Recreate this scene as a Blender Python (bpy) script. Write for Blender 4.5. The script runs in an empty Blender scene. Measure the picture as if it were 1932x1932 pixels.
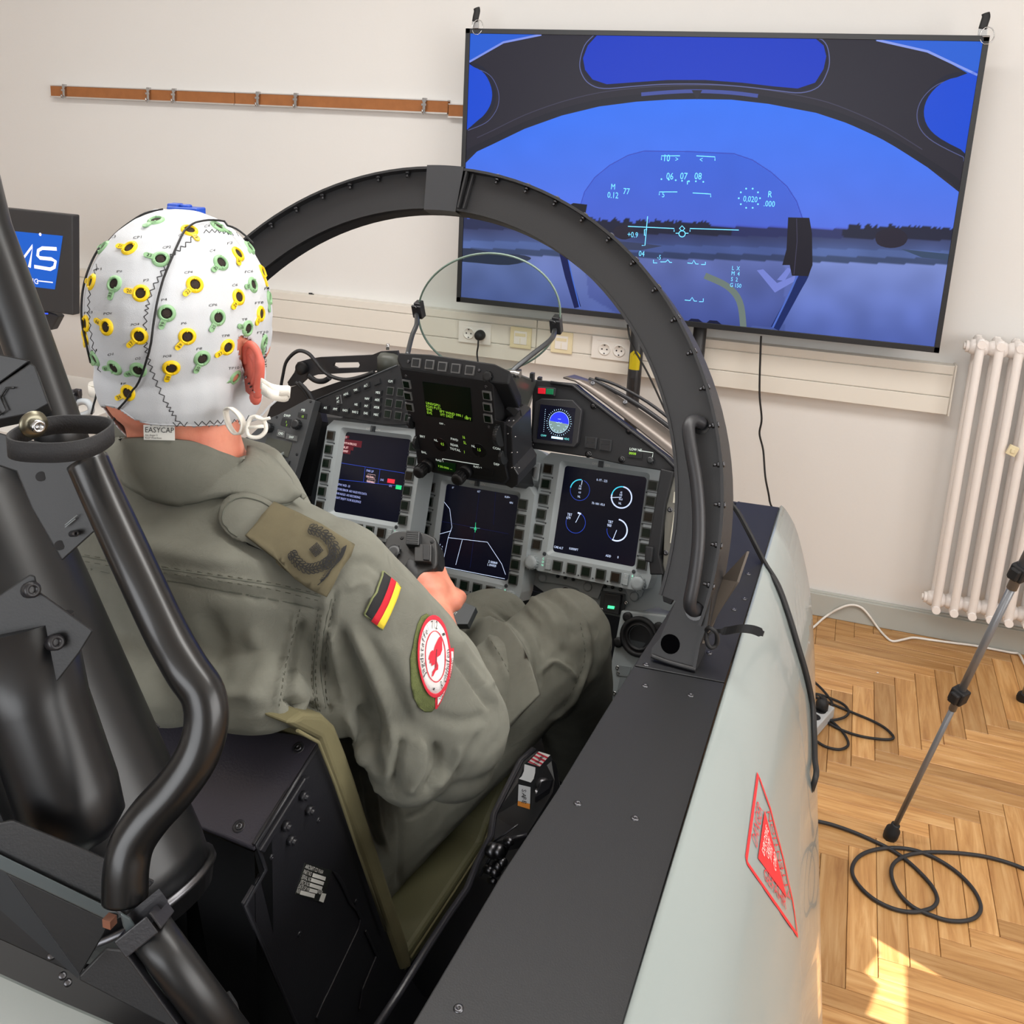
import bpy, bmesh, math, random
import numpy as np
from mathutils import Vector as V, Matrix, noise
from mathutils.bvhtree import BVHTree
random.seed(7)
scn = bpy.context.scene
col = scn.collection
# ---------------------------------------------------------------- camera (solved from the photograph's vanishing points)
FPX, CX, CY, EYE = 1785., 966., 700., 1.7
ROT = ((0.9467469, 0.1210429, -0.2983604), (0.3183498, -0.2131703, 0.9236947), (0.0482051, -0.9694880, -0.2403522))
Rm = Matrix(ROT)
CAM = V((0, 0, EYE))
cd = bpy.data.cameras.new('camera'); cam = bpy.data.objects.new('camera', cd); col.objects.link(cam)
M = Matrix.Identity(4)
for i in range(3):
    M[i][0] = ROT[i][0]; M[i][1] = -ROT[i][1]; M[i][2] = -ROT[i][2]
M[2][3] = EYE
cam.matrix_world = M
cd.sensor_width = 36; cd.lens = FPX/1932*36; cd.shift_y = -(966-CY)/1932; cd.clip_start = .02
scn.camera = cam
scn.view_settings.view_transform = 'Standard'; scn.view_settings.look = 'None'
scn.view_settings.exposure = 0.0; scn.view_settings.gamma = 1; scn.view_settings.use_curve_mapping = False
# ---------------------------------------------------------------- world and daylight
w = bpy.data.worlds.new('world'); scn.world = w; w.use_nodes = True
w.node_tree.nodes['Background'].inputs[0].default_value = (.93, .96, 1, 1)
w.node_tree.nodes['Background'].inputs[1].default_value = .8
def area(name, loc, rot, sx, sy, power, color):
    ld = bpy.data.lights.new(name, 'AREA'); ld.shape = 'RECTANGLE'; ld.size = sx; ld.size_y = sy
    ld.energy = power; ld.color = color
    o = bpy.data.objects.new(name, ld); col.objects.link(o); o.location = loc; o.rotation_euler = rot
    return o
R90 = math.pi/2
area('ceiling_lamp_light', (-1.6, 1.5, 3.12), (0, 0, 0), 2.6, .5, 46, (1, .985, .95))
area('ceiling_lamp_light', (.6, 1.0, 3.12), (0, 0, 0), 2.2, .5, 36, (1, .985, .95))
area('window_light', (2.52, .3, 1.95), (0, R90, 0), 1.5, 2.4, 60, (1, .99, .98))      # right wall window
area('window_light', (-1.2, -2.95, 1.9), (R90, 0, 0), 3.4, 1.5, 78, (.97, .98, 1))   # window wall behind the photographer
sl = bpy.data.lights.new('sun', 'SUN'); sl.energy = 17; sl.angle = .003; sl.color = (1, .96, .91)
SUN = bpy.data.objects.new('sun', sl); col.objects.link(SUN)
SDIR = V((-.8, .3, -.62)).normalized()
SUN.rotation_euler = SDIR.to_track_quat('-Z', 'Y').to_euler()
# ---------------------------------------------------------------- materials
def srgb(c):
    return tuple(((x/255)/12.92 if x/255 <= .04045 else ((x/255+.055)/1.055)**2.4) for x in c)
MATS = {}
def mat(name, c, rough=.5, metal=0., bump=0., bscale=200., var=0., vscale=6., coat=0., emit=0., trans=0., weave=0, spec=.5, rnd=0., detail=2., crumple=0.):
    if name in MATS: return MATS[name]
    m = bpy.data.materials.new(name); m.use_nodes = True; nt = m.node_tree; N = nt.nodes; L = nt.links
    b = N['Principled BSDF']; rgb = srgb(c) + (1,)
    b.inputs['Base Color'].default_value = rgb
    b.inputs['Roughness'].default_value = rough; b.inputs['Metallic'].default_value = metal
    b.inputs['Specular IOR Level'].default_value = spec
    b.inputs['Coat Weight'].default_value = coat
    if trans: b.inputs['Transmission Weight'].default_value = trans; b.inputs['IOR'].default_value = 1.45
    if emit:
        b.inputs['Emission Color'].default_value = rgb; b.inputs['Emission Strength'].default_value = emit
    tc = N.new('ShaderNodeTexCoord')
    if var or rnd:
        nz = N.new('ShaderNodeTexNoise'); nz.inputs['Scale'].default_value = vscale; nz.inputs['Detail'].default_value = 5
        L.new(tc.outputs['Object'], nz.inputs['Vector'])
        mr = N.new('ShaderNodeMapRange'); mr.inputs['To Min'].default_value = 1-var; mr.inputs['To Max'].default_value = 1+var
        mr.inputs['From Min'].default_value = .25; mr.inputs['From Max'].default_value = .75
        L.new(nz.outputs['Fac'], mr.inputs['Value'])
        mx = N.new('ShaderNodeVectorMath'); mx.operation = 'SCALE'; mx.inputs[0].default_value = rgb[:3]
        L.new(mr.outputs[0], mx.inputs['Scale']); out = mx.outputs[0]
        if rnd:
            oi = N.new('ShaderNodeObjectInfo'); m2 = N.new('ShaderNodeMapRange')
            m2.inputs['To Min'].default_value = 1-rnd; m2.inputs['To Max'].default_value = 1+rnd
            L.new(oi.outputs['Random'], m2.inputs['Value'])
            mx2 = N.new('ShaderNodeVectorMath'); mx2.operation = 'SCALE'
            L.new(out, mx2.inputs[0]); L.new(m2.outputs[0], mx2.inputs['Scale']); out = mx2.outputs[0]
        L.new(out, b.inputs['Base Color'])
    if bump:
        if weave:
            w1 = N.new('ShaderNodeTexWave'); w1.inputs['Scale'].default_value = bscale; w1.bands_direction = 'DIAGONAL'
            w1.inputs['Distortion'].default_value = 1.5; w1.inputs['Detail'].default_value = 2
            L.new(tc.outputs['Object'], w1.inputs['Vector']); h = w1.outputs['Fac']
            n3 = N.new('ShaderNodeTexNoise'); n3.inputs['Scale'].default_value = bscale*2; L.new(tc.outputs['Object'], n3.inputs['Vector'])
            ad = N.new('ShaderNodeMath'); ad.operation = 'ADD'; L.new(h, ad.inputs[0]); L.new(n3.outputs['Fac'], ad.inputs[1]); h = ad.outputs[0]
        else:
            n2 = N.new('ShaderNodeTexNoise'); n2.inputs['Scale'].default_value = bscale; n2.inputs['Detail'].default_value = detail
            L.new(tc.outputs['Object'], n2.inputs['Vector']); h = n2.outputs['Fac']
        bp = N.new('ShaderNodeBump'); bp.inputs['Strength'].default_value = bump; bp.inputs['Distance'].default_value = .001
        L.new(h, bp.inputs['Height']); L.new(bp.outputs[0], b.inputs['Normal'])
        if crumple:
            nc = N.new('ShaderNodeTexNoise'); nc.inputs['Scale'].default_value = 26; nc.inputs['Detail'].default_value = 6; nc.inputs['Roughness'].default_value = .55; nc.inputs['Distortion'].default_value = 1.2
            L.new(tc.outputs['Object'], nc.inputs['Vector']); b2 = N.new('ShaderNodeBump'); b2.inputs['Strength'].default_value = crumple; b2.inputs['Distance'].default_value = .006
            L.new(nc.outputs['Fac'], b2.inputs['Height']); L.new(b2.outputs[0], bp.inputs['Normal'])
    MATS[name] = m; return m
def emission(name, c, s=1.):
    return mat(name, c, .6, emit=s, spec=.1)
def vcol_emission(name, s=1.):
    m = bpy.data.materials.new(name); m.use_nodes = True; N = m.node_tree.nodes; L = m.node_tree.links
    b = N['Principled BSDF']; a = N.new('ShaderNodeAttribute'); a.attribute_name = 'Col'
    b.inputs['Base Color'].default_value = (.005, .005, .006, 1); b.inputs['Roughness'].default_value = .3; b.inputs['Specular IOR Level'].default_value = .12
    L.new(a.outputs['Color'], b.inputs['Emission Color']); b.inputs['Emission Strength'].default_value = s
    MATS[name] = m; return m
def glass_mat(name):
    m = bpy.data.materials.new(name); m.use_nodes = True; N = m.node_tree.nodes; L = m.node_tree.links
    N.remove(N['Principled BSDF']); t = N.new('ShaderNodeBsdfTransparent'); g = N.new('ShaderNodeBsdfGlossy')
    g.inputs['Roughness'].default_value = .02; t.inputs[0].default_value = (.85, .88, .865, 1)
    f = N.new('ShaderNodeFresnel'); f.inputs[0].default_value = 1.45; mx = N.new('ShaderNodeMixShader')
    ge = N.new('ShaderNodeNewGeometry'); mu = N.new('ShaderNodeMath'); mu.operation = 'SUBTRACT'; mu.use_clamp = True; L.new(f.outputs[0], mu.inputs[0]); L.new(ge.outputs['Backfacing'], mu.inputs[1])
    L.new(mu.outputs[0], mx.inputs[0]); L.new(t.outputs[0], mx.inputs[1]); L.new(g.outputs[0], mx.inputs[2])
    L.new(mx.outputs[0], N['Material Output'].inputs[0]); return m
MWALL = mat('wall_paint', (225, 223, 220), .9, bump=.25, bscale=90, var=.015, vscale=1.2)
MCEIL = mat('ceiling_paint', (235, 232, 226), .9)
MTRUNK = mat('trunking_plastic', (226, 221, 211), .42, var=.01)
MWHITE = mat('white_plastic', (232, 228, 222), .4)
MCREAM = mat('cream_plastic', (226, 214, 178), .45)
MBASE = mat('baseboard_paint', (176, 178, 172), .55, var=.03)
MRAD = mat('radiator_enamel', (238, 232, 228), .3, bump=.1, bscale=60)
MBLK = mat('black_satin_metal', (38, 38, 41), .42, bump=.06, bscale=900, var=.08, vscale=9)
MBLKG = mat('black_gloss_paint', (24, 24, 26), .22, bump=.05, bscale=60)
MSILL = mat('black_sill_paint', (22, 23, 26), .5, bump=.12, bscale=700, var=.07, vscale=5)
MARCH = mat('arch_black_paint', (31, 31, 33), .5, bump=.12, bscale=900, var=.06)
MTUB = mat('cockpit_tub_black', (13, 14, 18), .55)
MDK = mat('instrument_black', (25, 26, 29), .5, bump=.05, bscale=900)
MDK2 = mat('keypad_dark_grey', (66, 68, 70), .5, bump=.08, bscale=900)
MGREY = mat('cockpit_grey', (138, 144, 146), .42, bump=.08, bscale=800, var=.03)
MGREYL = mat('bezel_grey', (166, 173, 175), .4, bump=.06, bscale=900)
MGREYD = mat('recess_grey', (58, 62, 65), .45)
MFUS = mat('fuselage_grey_paint', (142, 150, 148), .2, coat=.35, bump=.03, bscale=8, var=.015, vscale=2)
MSTEEL = mat('steel', (190, 190, 190), .25, 1.)
MSTEELD = mat('dark_steel', (95, 95, 98), .35, 1.)
MRUB = mat('black_rubber', (22, 22, 24), .6)
MCORD = mat('braided_cord', (40, 40, 42), .55, bump=.5, bscale=900)
MKEYG = mat('green_black_key', (9, 26, 16), .25)
MKEYB = mat('brown_black_key', (36, 30, 22), .25)
MKEYF = mat('key_frame_grey', (118, 118, 118), .4)
MKEYD = mat('dark_key', (40, 42, 44), .35)
MSCR = mat('display_glass', (10, 11, 24), .22, emit=.6, spec=.3)
MTXT = emission('display_white', (190, 205, 235), .8)
MTXTG = emission('display_green', (150, 215, 60), .9)
MTXTW = emission('lit_legend', (214, 226, 222), .9)
MPRINT = mat('printed_white', (214, 214, 208), .6)
MPRINTB = mat('printed_black', (30, 30, 30), .6)
MBROWN = mat('brown_board', (158, 100, 55), .75, bump=.25, bscale=300, var=.1, vscale=30)
# ---------------------------------------------------------------- geometry helpers
def ray(px, py):
    return Rm @ V((px-CX, py-CY, FPX))
def at(px, py, **k):
    r = ray(px, py)
    for a, i in (('X', 0), ('Y', 1), ('Z', 2)):
        if a in k: return CAM + r*((k[a]-CAM[i])/r[i])
    return CAM + r*(k['d']/FPX)
def onp(px, py, p, n):
    r = ray(px, py); return CAM + r*(((V(p)-CAM).dot(n))/r.dot(n))
def pix(p):
    c = Rm.transposed() @ (V(p)-CAM); return CX+FPX*c.x/c.z, CY+FPX*c.y/c.z
YW = .13
CR = V((math.cos(YW), -math.sin(YW), 0)); CF = V((math.sin(YW), math.cos(YW), 0)); CO = V((-.575, 1.6, 0)); UZ = V((0, 0, 1))
def C(a, b, c): return CO + CR*a + CF*b + UZ*c
def cpx(px, py, **k):
    if 'a' in k: return onp(px, py, C(k['a'], 0, 0), CR)
    if 'b' in k: return onp(px, py, C(0, k['b'], 0), CF)
    return at(px, py, Z=k['c'])
class Fr:
    """a plane in the place: origin, right, up; n points out of its face"""
    def __init__(s, o, u, v):
        s.o = V(o); s.u = V(u).normalized(); v = V(v); v = v - s.u*v.dot(s.u); s.v = v.normalized(); s.n = s.u.cross(s.v)
    def P(s, x, y, z=0.): return s.o + s.u*x + s.v*y + s.n*z
    def px(s, a, b):
        q = onp(a, b, s.o, s.n) - s.o; return q.dot(s.u), q.dot(s.v)
    def up(s, z): return Fr(s.P(0, 0, z), s.u, s.v)
def pose(c, t, y, r):
    u = V((1, 0, 0)); v = V((0, math.sin(t), math.cos(t)))
    u2 = u*math.cos(r)+v*math.sin(r); v2 = v*math.cos(r)-u*math.sin(r); Z = Matrix.Rotation(y, 3, 'Z')
    return Fr(c, Z @ u2, Z @ v2)
def catmull(pts, n=6, closed=False):
    P = [V(p) for p in pts]; out = []; m = len(P)
    if m < 3: return P
    for i in range(m if closed else m-1):
        if closed: a, b, c, d = P[i-1], P[i], P[(i+1) % m], P[(i+2) % m]
        else: a, b, c, d = P[max(i-1, 0)], P[i], P[i+1], P[min(i+2, m-1)]
        for k in range(n):
            t = k/n; out.append(.5*((2*b)+(c-a)*t+(2*a-5*b+4*c-d)*t*t+(3*b-a-3*c+d)*t**3))
    if not closed: out.append(P[-1])
    return out
_txt = {}
def textmesh(s):
    if s in _txt: return _txt[s]
    cu = bpy.data.curves.new('t', 'FONT'); cu.body = s; cu.resolution_u = 2
    ob = bpy.data.objects.new('t', cu); me = bpy.data.meshes.new_from_object(ob)
    vs = [(v.co.x, v.co.y) for v in me.vertices]; fs = [tuple(p.vertices) for p in me.polygons]
    wd = max([v[0] for v in vs] or [0]); mn = min([v[0] for v in vs] or [0])
    bpy.data.objects.remove(ob); bpy.data.curves.remove(cu); bpy.data.meshes.remove(me)
    _txt[s] = (vs, fs, mn, wd); return _txt[s]
class MB:
    def __init__(s): s.v = []; s.f = []; s.m = []; s.s = []; s.c = []
    def add(s, vs, fs, m=0, sm=False, c=None):
        b = len(s.v); s.v += [tuple(v) for v in vs]; s.c += (c if isinstance(c, list) else [c or (1, 1, 1)]*len(vs))
        for f in fs: s.f.append(tuple(i+b for i in f)); s.m.append(m); s.s.append(sm)
    def box(s, c, size, ax=None, m=0):
        ax = ax or (V((1, 0, 0)), V((0, 1, 0)), V((0, 0, 1))); c = V(c)
        h = [a*(d/2) for a, d in zip(ax, size)]
        vs = [c+h[0]*i+h[1]*j+h[2]*k for i in (-1, 1) for j in (-1, 1) for k in (-1, 1)]
        s.add(vs, [(0, 1, 3, 2), (4, 6, 7, 5), (0, 4, 5, 1), (2, 3, 7, 6), (0, 2, 6, 4), (1, 5, 7, 3)], m)
    def fbox(s, fr, x0, x1, y0, y1, z0, z1, m=0, rot=0.):
        cx, cy = (x0+x1)/2, (y0+y1)/2; u, v = fr.u, fr.v
        if rot: u, v = fr.u*math.cos(rot)+fr.v*math.sin(rot), fr.v*math.cos(rot)-fr.u*math.sin(rot)
        s.box(fr.P(cx, cy, (z0+z1)/2), (x1-x0, y1-y0, z1-z0), (u, v, fr.n), m)
    def prism(s, pts, off, m=0, sm=False):
        n = len(pts); P = [V(p) for p in pts]; off = V(off)
        s.add(P+[p+off for p in P], [tuple(range(n))[::-1], tuple(range(n, 2*n))]+[(i, (i+1) % n, n+(i+1) % n, n+i) for i in range(n)], m, sm)
    def fprism(s, fr, xy, z0, z1, m=0):
        s.prism([fr.P(x, y, z0) for x, y in xy], fr.n*(z1-z0), m)
    def poly(s, pts, m=0, c=None): s.add(pts, [tuple(range(len(pts)))], m, False, c)
    def fpoly(s, fr, xy, z=0., m=0, c=None): s.poly([fr.P(x, y, z) for x, y in xy], m, c)
    def tube(s, pts, r, n=10, m=0, closed=False, cap=True, flat=None):
        P = [V(p) for p in pts]; k = len(P); R = r if isinstance(r, (list, tuple)) else [r]*k
        T = []
        for i in range(k):
            a = P[i-1] if (i or closed) else P[i]; b = P[(i+1) % k] if (i < k-1 or closed) else P[i]
            t = (b-a); T.append(t.normalized() if t.length > 1e-9 else V((0, 0, 1)))
        up = V((0, 0, 1)) if abs(T[0].z) < .9 else V((1, 0, 0))
        u = (up - T[0]*up.dot(T[0])).normalized(); vs = []
        for i in range(k):
            u = (u - T[i]*u.dot(T[i])).normalized(); w_ = T[i].cross(u)
            fa, fb = flat or (1, 1)
            for j in range(n):
                a = 2*math.pi*j/n; vs.append(P[i]+(u*math.cos(a)*fa+w_*math.sin(a)*fb)*R[i])
        fs = []
        for i in range(k if closed else k-1):
            i2 = (i+1) % k
            for j in range(n): fs.append((i*n+j, i*n+(j+1) % n, i2*n+(j+1) % n, i2*n+j))
        if cap and not closed: fs += [tuple(range(n))[::-1], tuple((k-1)*n+j for j in range(n))]
        s.add(vs, fs, m, True)
        if cap and not closed:
            for q in (-1, -2): s.s[q] = False
    def cyl(s, a, b, r, n=16, m=0, r2=None): s.tube([a, b], [r, r if r2 is None else r2], n, m)
    def lathe(s, o, ax, prof, n=20, m=0, sm=True):
        o = V(o); ax = V(ax).normalized(); up = V((0, 0, 1)) if abs(ax.z) < .9 else V((1, 0, 0))
        u = (up-ax*up.dot(ax)).normalized(); w_ = ax.cross(u); vs = []; k = len(prof)
        for r, h in prof:
            for j in range(n):
                a = 2*math.pi*j/n; vs.append(o+ax*h+(u*math.cos(a)+w_*math.sin(a))*r)
        fs = [(i*n+j, i*n+(j+1) % n, (i+1)*n+(j+1) % n, (i+1)*n+j) for i in range(k-1) for j in range(n)]
        fs += [tuple(range(n))[::-1], tuple((k-1)*n+j for j in range(n))]
        s.add(vs, fs, m, sm)
        for q in (-1, -2): s.s[q] = False
    def ball(s, c, rad, ax=None, n=14, m=0):
        ax = ax or (V((1, 0, 0)), V((0, 1, 0)), V((0, 0, 1))); c = V(c); rad = rad if isinstance(rad, tuple) else (rad,)*3
        vs = [c+ax[2]*rad[2], c-ax[2]*rad[2]]; k = n//2
        for i in range(1, k):
            t = math.pi*i/k
            for j in range(n):
                a = 2*math.pi*j/n; vs.append(c+ax[0]*rad[0]*math.sin(t)*math.cos(a)+ax[1]*rad[1]*math.sin(t)*math.sin(a)+ax[2]*rad[2]*math.cos(t))
        fs = [(0, 2+j, 2+(j+1) % n) for j in range(n)]+[(1, 2+(k-2)*n+(j+1) % n, 2+(k-2)*n+j) for j in range(n)]
        fs += [(2+i*n+j, 2+(i+1)*n+j, 2+(i+1)*n+(j+1) % n, 2+i*n+(j+1) % n) for i in range(k-2) for j in range(n)]
        s.add(vs, fs, m, True)
    def text(s, t, fr, x, y, h, z=.0003, m=0, align='l', sx=1., rot=0., f=None):
        vs, fs, mn, wd = textmesh(t); k = h/.70; W = (wd-mn)*k*sx
        ox = x-(0 if align == 'l' else W/2 if align == 'c' else W); ca, sa = math.cos(rot), math.sin(rot); out = []
        for a, b in vs:
            X = ox+(a-mn)*k*sx-x; Y = b*k; X, Y = x+X*ca-Y*sa, y+X*sa+Y*ca
            out.append(f(X, Y) if f else fr.P(X, Y, z))
        s.add(out, fs, m)
    def stroke(s, fr, pts, wd, z=.0003, m=0, closed=False, f=None):
        P = [V((p[0], p[1], 0)) for p in pts]; n = len(P); vs = []
        for i in range(n):
            a = P[i-1] if (i or closed) else P[i]; b = P[(i+1) % n] if (i < n-1 or closed) else P[i]
            t = (b-a).normalized(); q = V((-t.y, t.x, 0))*(wd/2)
            for e in (P[i]+q, P[i]-q): vs.append(f(e.x, e.y) if f else fr.P(e.x, e.y, z))
        fs = [(2*i, 2*i+1, 2*((i+1) % n)+1, 2*((i+1) % n)) for i in range(n if closed else n-1)]
        s.add(vs, fs, m)
    def build(s, name, mats, parent=None, label=None, cat=None, group=None, kind=None, bev=0., seg=2, vcol=False, sub=0):
        me = bpy.data.meshes.new(name); me.from_pydata(s.v, [], s.f)
        for m in (mats if isinstance(mats, (list, tuple)) else [mats]): me.materials.append(m)
        me.polygons.foreach_set('material_index', s.m); me.polygons.foreach_set('use_smooth', s.s)
        if vcol:
            a = me.color_attributes.new('Col', 'FLOAT_COLOR', 'POINT')
            a.data.foreach_set('color', [x for c in s.c for x in (*c, 1)])
        me.update(); o = bpy.data.objects.new(name, me); col.objects.link(o)
        if parent: put(o, parent)
        tag(o, label, cat, group, kind)
        if bev:
            b = o.modifiers.new('bevel', 'BEVEL'); b.width = bev; b.segments = seg; b.limit_method = 'ANGLE'; b.angle_limit = .6
        if sub:
            b = o.modifiers.new('sub', 'SUBSURF'); b.levels = b.render_levels = sub
        return o
def tag(o, label=None, cat=None, group=None, kind=None):
    for k, v in (('label', label), ('category', cat), ('group', group), ('kind', kind)):
        if v: o[k] = v
def empty(name, loc, label, cat, group=None, kind=None):
    o = bpy.data.objects.new(name, None); col.objects.link(o); o.location = V(loc); o.empty_display_size = .02
    tag(o, label, cat, group, kind); WM[o.name] = V(loc); return o
WM = {}
def put(o, parent):
    """parent o, whose mesh is written in world coordinates, keeping it where it is"""
    o.parent = parent; loc = WM.get(parent.name, V((0, 0, 0)))
    o.location = -loc; WM[o.name] = V((0, 0, 0))
# for meshes in world coordinates WM stays zero; only empties carry an offset
def circle(cx, cy, r, n=24, a0=0., a1=2*math.pi, ry=None):
    ry = ry or r; full = abs(a1-a0-2*math.pi) < 1e-6
    return [(cx+r*math.cos(a0+(a1-a0)*i/(n if full else n-1)), cy+ry*math.sin(a0+(a1-a0)*i/(n if full else n-1))) for i in range(n)]
def rrect(x0, x1, y0, y1, r, n=4):
    out = []
    for cx, cy, a in ((x1-r, y1-r, 0), (x0+r, y1-r, 1), (x0+r, y0+r, 2), (x1-r, y0+r, 3)):
        out += [(cx+r*math.cos((a+i/n)*R90), cy+r*math.sin((a+i/n)*R90)) for i in range(n+1)]
    return out
def screw(mb, p, n, r=.004, m=0):
    p = V(p); n = V(n).normalized(); mb.lathe(p, n, [(r, -.0005), (r, .0004), (r*.75, .0012), (r*.3, .0013), (r*.28, .0004)], 12, m)
# ================================================================ the room
YB = 3.492
XL, XR, YF, ZC = -5.2, 2.55, -3.0, 3.2
m = MB(); m.box(((XL+XR)/2, YB+.06, ZC/2), (XR-XL+.2, .12, ZC)); m.build('wall_back', MWALL, kind='structure')
m = MB(); m.box((XL-.06, (YB+YF)/2, ZC/2), (.12, YB-YF, ZC)); m.build('wall_left', MWALL, kind='structure')
m = MB(); m.box(((XL+XR)/2, (YB+YF)/2, ZC+.06), (XR-XL+.2, YB-YF, .12)); m.build('ceiling', MCEIL, kind='structure')
# front wall behind the photographer, with its window band
m = MB()
for a, b, c, d in ((XL, XR, 0, 1.0), (XL, XR, 2.8, ZC), (XL, -3.2, 1.0, 2.8), (.8, XR, 1.0, 2.8)):
    m.box(((a+b)/2, YF-.06, (c+d)/2), (b-a, .12, d-c))
m.build('wall_front', MWALL, kind='structure')
m = MB()
for x in (-3.2, -1.2, .8): m.box((x, YF, 1.9), (.07, .06, 1.8))
for z in (1.0, 2.8): m.box((-1.2, YF, z), (4.07, .06, .07))
m.build('window_1', MWHITE, kind='structure')
# right wall: one window, closed by an added sheet cut to shape the sun patch
SP = [[(1645, 1766), (1782, 1845), (1666, 1806)], [(1668, 1790), (1712, 1822), (1714, 1945), (1636, 1915), (1660, 1858), (1634, 1835)]]
gap = []
for pl in SP:
    q = []
    for a, b in pl:
        p = at(a, b, Z=0); t = (XR+.06-p.x)/(-SDIR.x); q.append(p - SDIR*t)
    gap.append(q)
zs = [p.z for q in gap for p in q]; ys = [p.y for q in gap for p in q]
GY0, GY1, GZ0, GZ1 = min(ys)-.25, max(ys)+.25, min(zs)-.3, max(zs)+.3
m = MB()
for a, b, c, d in ((YF, GY0, 0, ZC), (GY1, YB, 0, ZC), (GY0, GY1, 0, GZ0), (GY0, GY1, GZ1, ZC)):
    m.box((XR+.06, (a+b)/2, (c+d)/2), (.12, b-a, d-c))
m.build('wall_right', MWALL, kind='structure')
wf = MB()
for y in (GY0, GY1): wf.box((XR+.06, y, (GZ0+GZ1)/2), (.08, .05, GZ1-GZ0))
for z in (GZ0, GZ1): wf.box((XR+.06, (GY0+GY1)/2, z), (.08, GY1-GY0, .05))
wo = wf.build('window_2', MWHITE, kind='structure')
# added, unseen sheet masking the sun, patch outlines left open (triangulated with holes)
from mathutils.geometry import delaunay_2d_cdt
outer = [(GY0, GZ0), (GY1, GZ0), (GY1, GZ1), (GY0, GZ1)]
vs2 = [V(p) for p in outer]; es = [(0, 1), (1, 2), (2, 3), (3, 0)]
for q in gap:
    b = len(vs2); vs2 += [V((p.y, p.z)) for p in q]; es += [(b+i, b+(i+1) % len(q)) for i in range(len(q))]
vo, eo, fo, *_ = delaunay_2d_cdt(vs2, es, [], 0, 1e-6)
def inpoly(x, y, P):
    r = False; n = len(P); j = n-1
    for i in range(n):
        if (P[i][1] > y) != (P[j][1] > y) and x < (P[j][0]-P[i][0])*(y-P[i][1])/(P[j][1]-P[i][1])+P[i][0]: r = not r
        j = i
    return r
fs = []
for f in fo:
    c = sum((vo[i] for i in f), V((0, 0)))/len(f)
    if not any(inpoly(c.x, c.y, [(p.y, p.z) for p in q]) for q in gap): fs.append(tuple(f))
m = MB(); m.add([(XR+.06, p.x, p.y) for p in vo], fs)
b = m.build('sun_mask', mat('sun_mask_sheet', (225, 222, 214), .9), parent=wo)
s = b.modifiers.new('s', 'SOLIDIFY'); s.thickness = .004
# ceiling lamps
for x, y, l in ((-1.6, 1.5, 2.6), (.6, 1.0, 2.2)):
    e = empty('ceiling_lamp', (x, y, 3.15), 'long white ceiling lamp over the cockpit' if x < 0 else 'long white ceiling lamp nearer the right wall', 'lamp', 'ceiling lamps')
    m = MB(); m.box((x, y, 3.165), (l, .5, .06)); m.build('housing', MWHITE, e)
# ---------------------------------------------------------------- herringbone parquet: each block its own piece
def wood():
    m = bpy.data.materials.new('oak_parquet'); m.use_nodes = True; N = m.node_tree.nodes; L = m.node_tree.links
    b = N['Principled BSDF']; tc = N.new('ShaderNodeTexCoord'); oi = N.new('ShaderNodeObjectInfo')
    mp = N.new('ShaderNodeMapping'); mp.inputs['Scale'].default_value = (4, 55, 30)
    vm = N.new('ShaderNodeVectorMath'); vm.operation = 'SCALE'; vm.inputs[0].default_value = (37, 91, 53)
    L.new(oi.outputs['Random'], vm.inputs['Scale']); L.new(tc.outputs['Object'], mp.inputs['Vector']); L.new(vm.outputs[0], mp.inputs['Location'])
    nz = N.new('ShaderNodeTexNoise'); nz.inputs['Scale'].default_value = 1.; nz.inputs['Detail'].default_value = 7; nz.inputs['Roughness'].default_value = .62
    nz.inputs['Distortion'].default_value = .6; L.new(mp.outputs[0], nz.inputs['Vector'])
    cr = N.new('ShaderNodeValToRGB'); e = cr.color_ramp.elements; e[0].position = .3; e[0].color = srgb((170, 118, 66))+(1,)
    e[1].position = .72; e[1].color = srgb((222, 178, 122))+(1,); k = e.new(.5); k.color = srgb((200, 150, 92))+(1,)
    L.new(nz.outputs['Fac'], cr.inputs[0])
    m2 = N.new('ShaderNodeMapRange'); m2.inputs['To Min'].default_value = .70; m2.inputs['To Max'].default_value = 1.12
    L.new(oi.outputs['Random'], m2.inputs['Value']); sc = N.new('ShaderNodeVectorMath'); sc.operation = 'SCALE'
    L.new(cr.outputs[0], sc.inputs[0]); L.new(m2.outputs[0], sc.inputs['Scale']); L.new(sc.outputs[0], b.inputs['Base Color'])
    b.inputs['Roughness'].default_value = .38; bp = N.new('ShaderNodeBump'); bp.inputs['Strength'].default_value = .15; bp.inputs['Distance'].default_value = .001
    L.new(nz.outputs['Fac'], bp.inputs['Height']); L.new(bp.outputs[0], b.inputs['Normal']); return m
MOAK = wood()
m = MB(); m.box(((XL+XR)/2, (YB+YF)/2, -.03), (XR-XL, YB-YF, .052))
floor = m.build('floor', mat('parquet_joint', (58, 38, 22), .9), kind='structure')
PW, PH, NL = .0655, .0563, 7
def plank_mesh(lx, ly, nm):
    b = MB(); g = .0006; x, y = lx/2-g, ly/2-g; e = .0012
    vs = [(-x, -y, -.004), (x, -y, -.004), (x, y, -.004), (-x, y, -.004)]+[(-x, -y, -e), (x, -y, -e), (x, y, -e), (-x, y, -e)]+[(-x+e, -y+e, 0), (x-e, -y+e, 0), (x-e, y-e, 0), (-x+e, y-e, 0)]
    fs = [(8, 9, 10, 11)]+[(i, (i+1) % 4, 4+(i+1) % 4, 4+i) for i in range(4)]+[(4+i, 4+(i+1) % 4, 8+(i+1) % 4, 8+i) for i in range(4)]
    me = bpy.data.meshes.new(nm); me.from_pydata(vs, [], fs); me.materials.append(MOAK); return me
meH = plank_mesh(PW*NL, PH, 'plank'); meV = plank_mesh(PH*NL, PW, 'plank')
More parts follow.
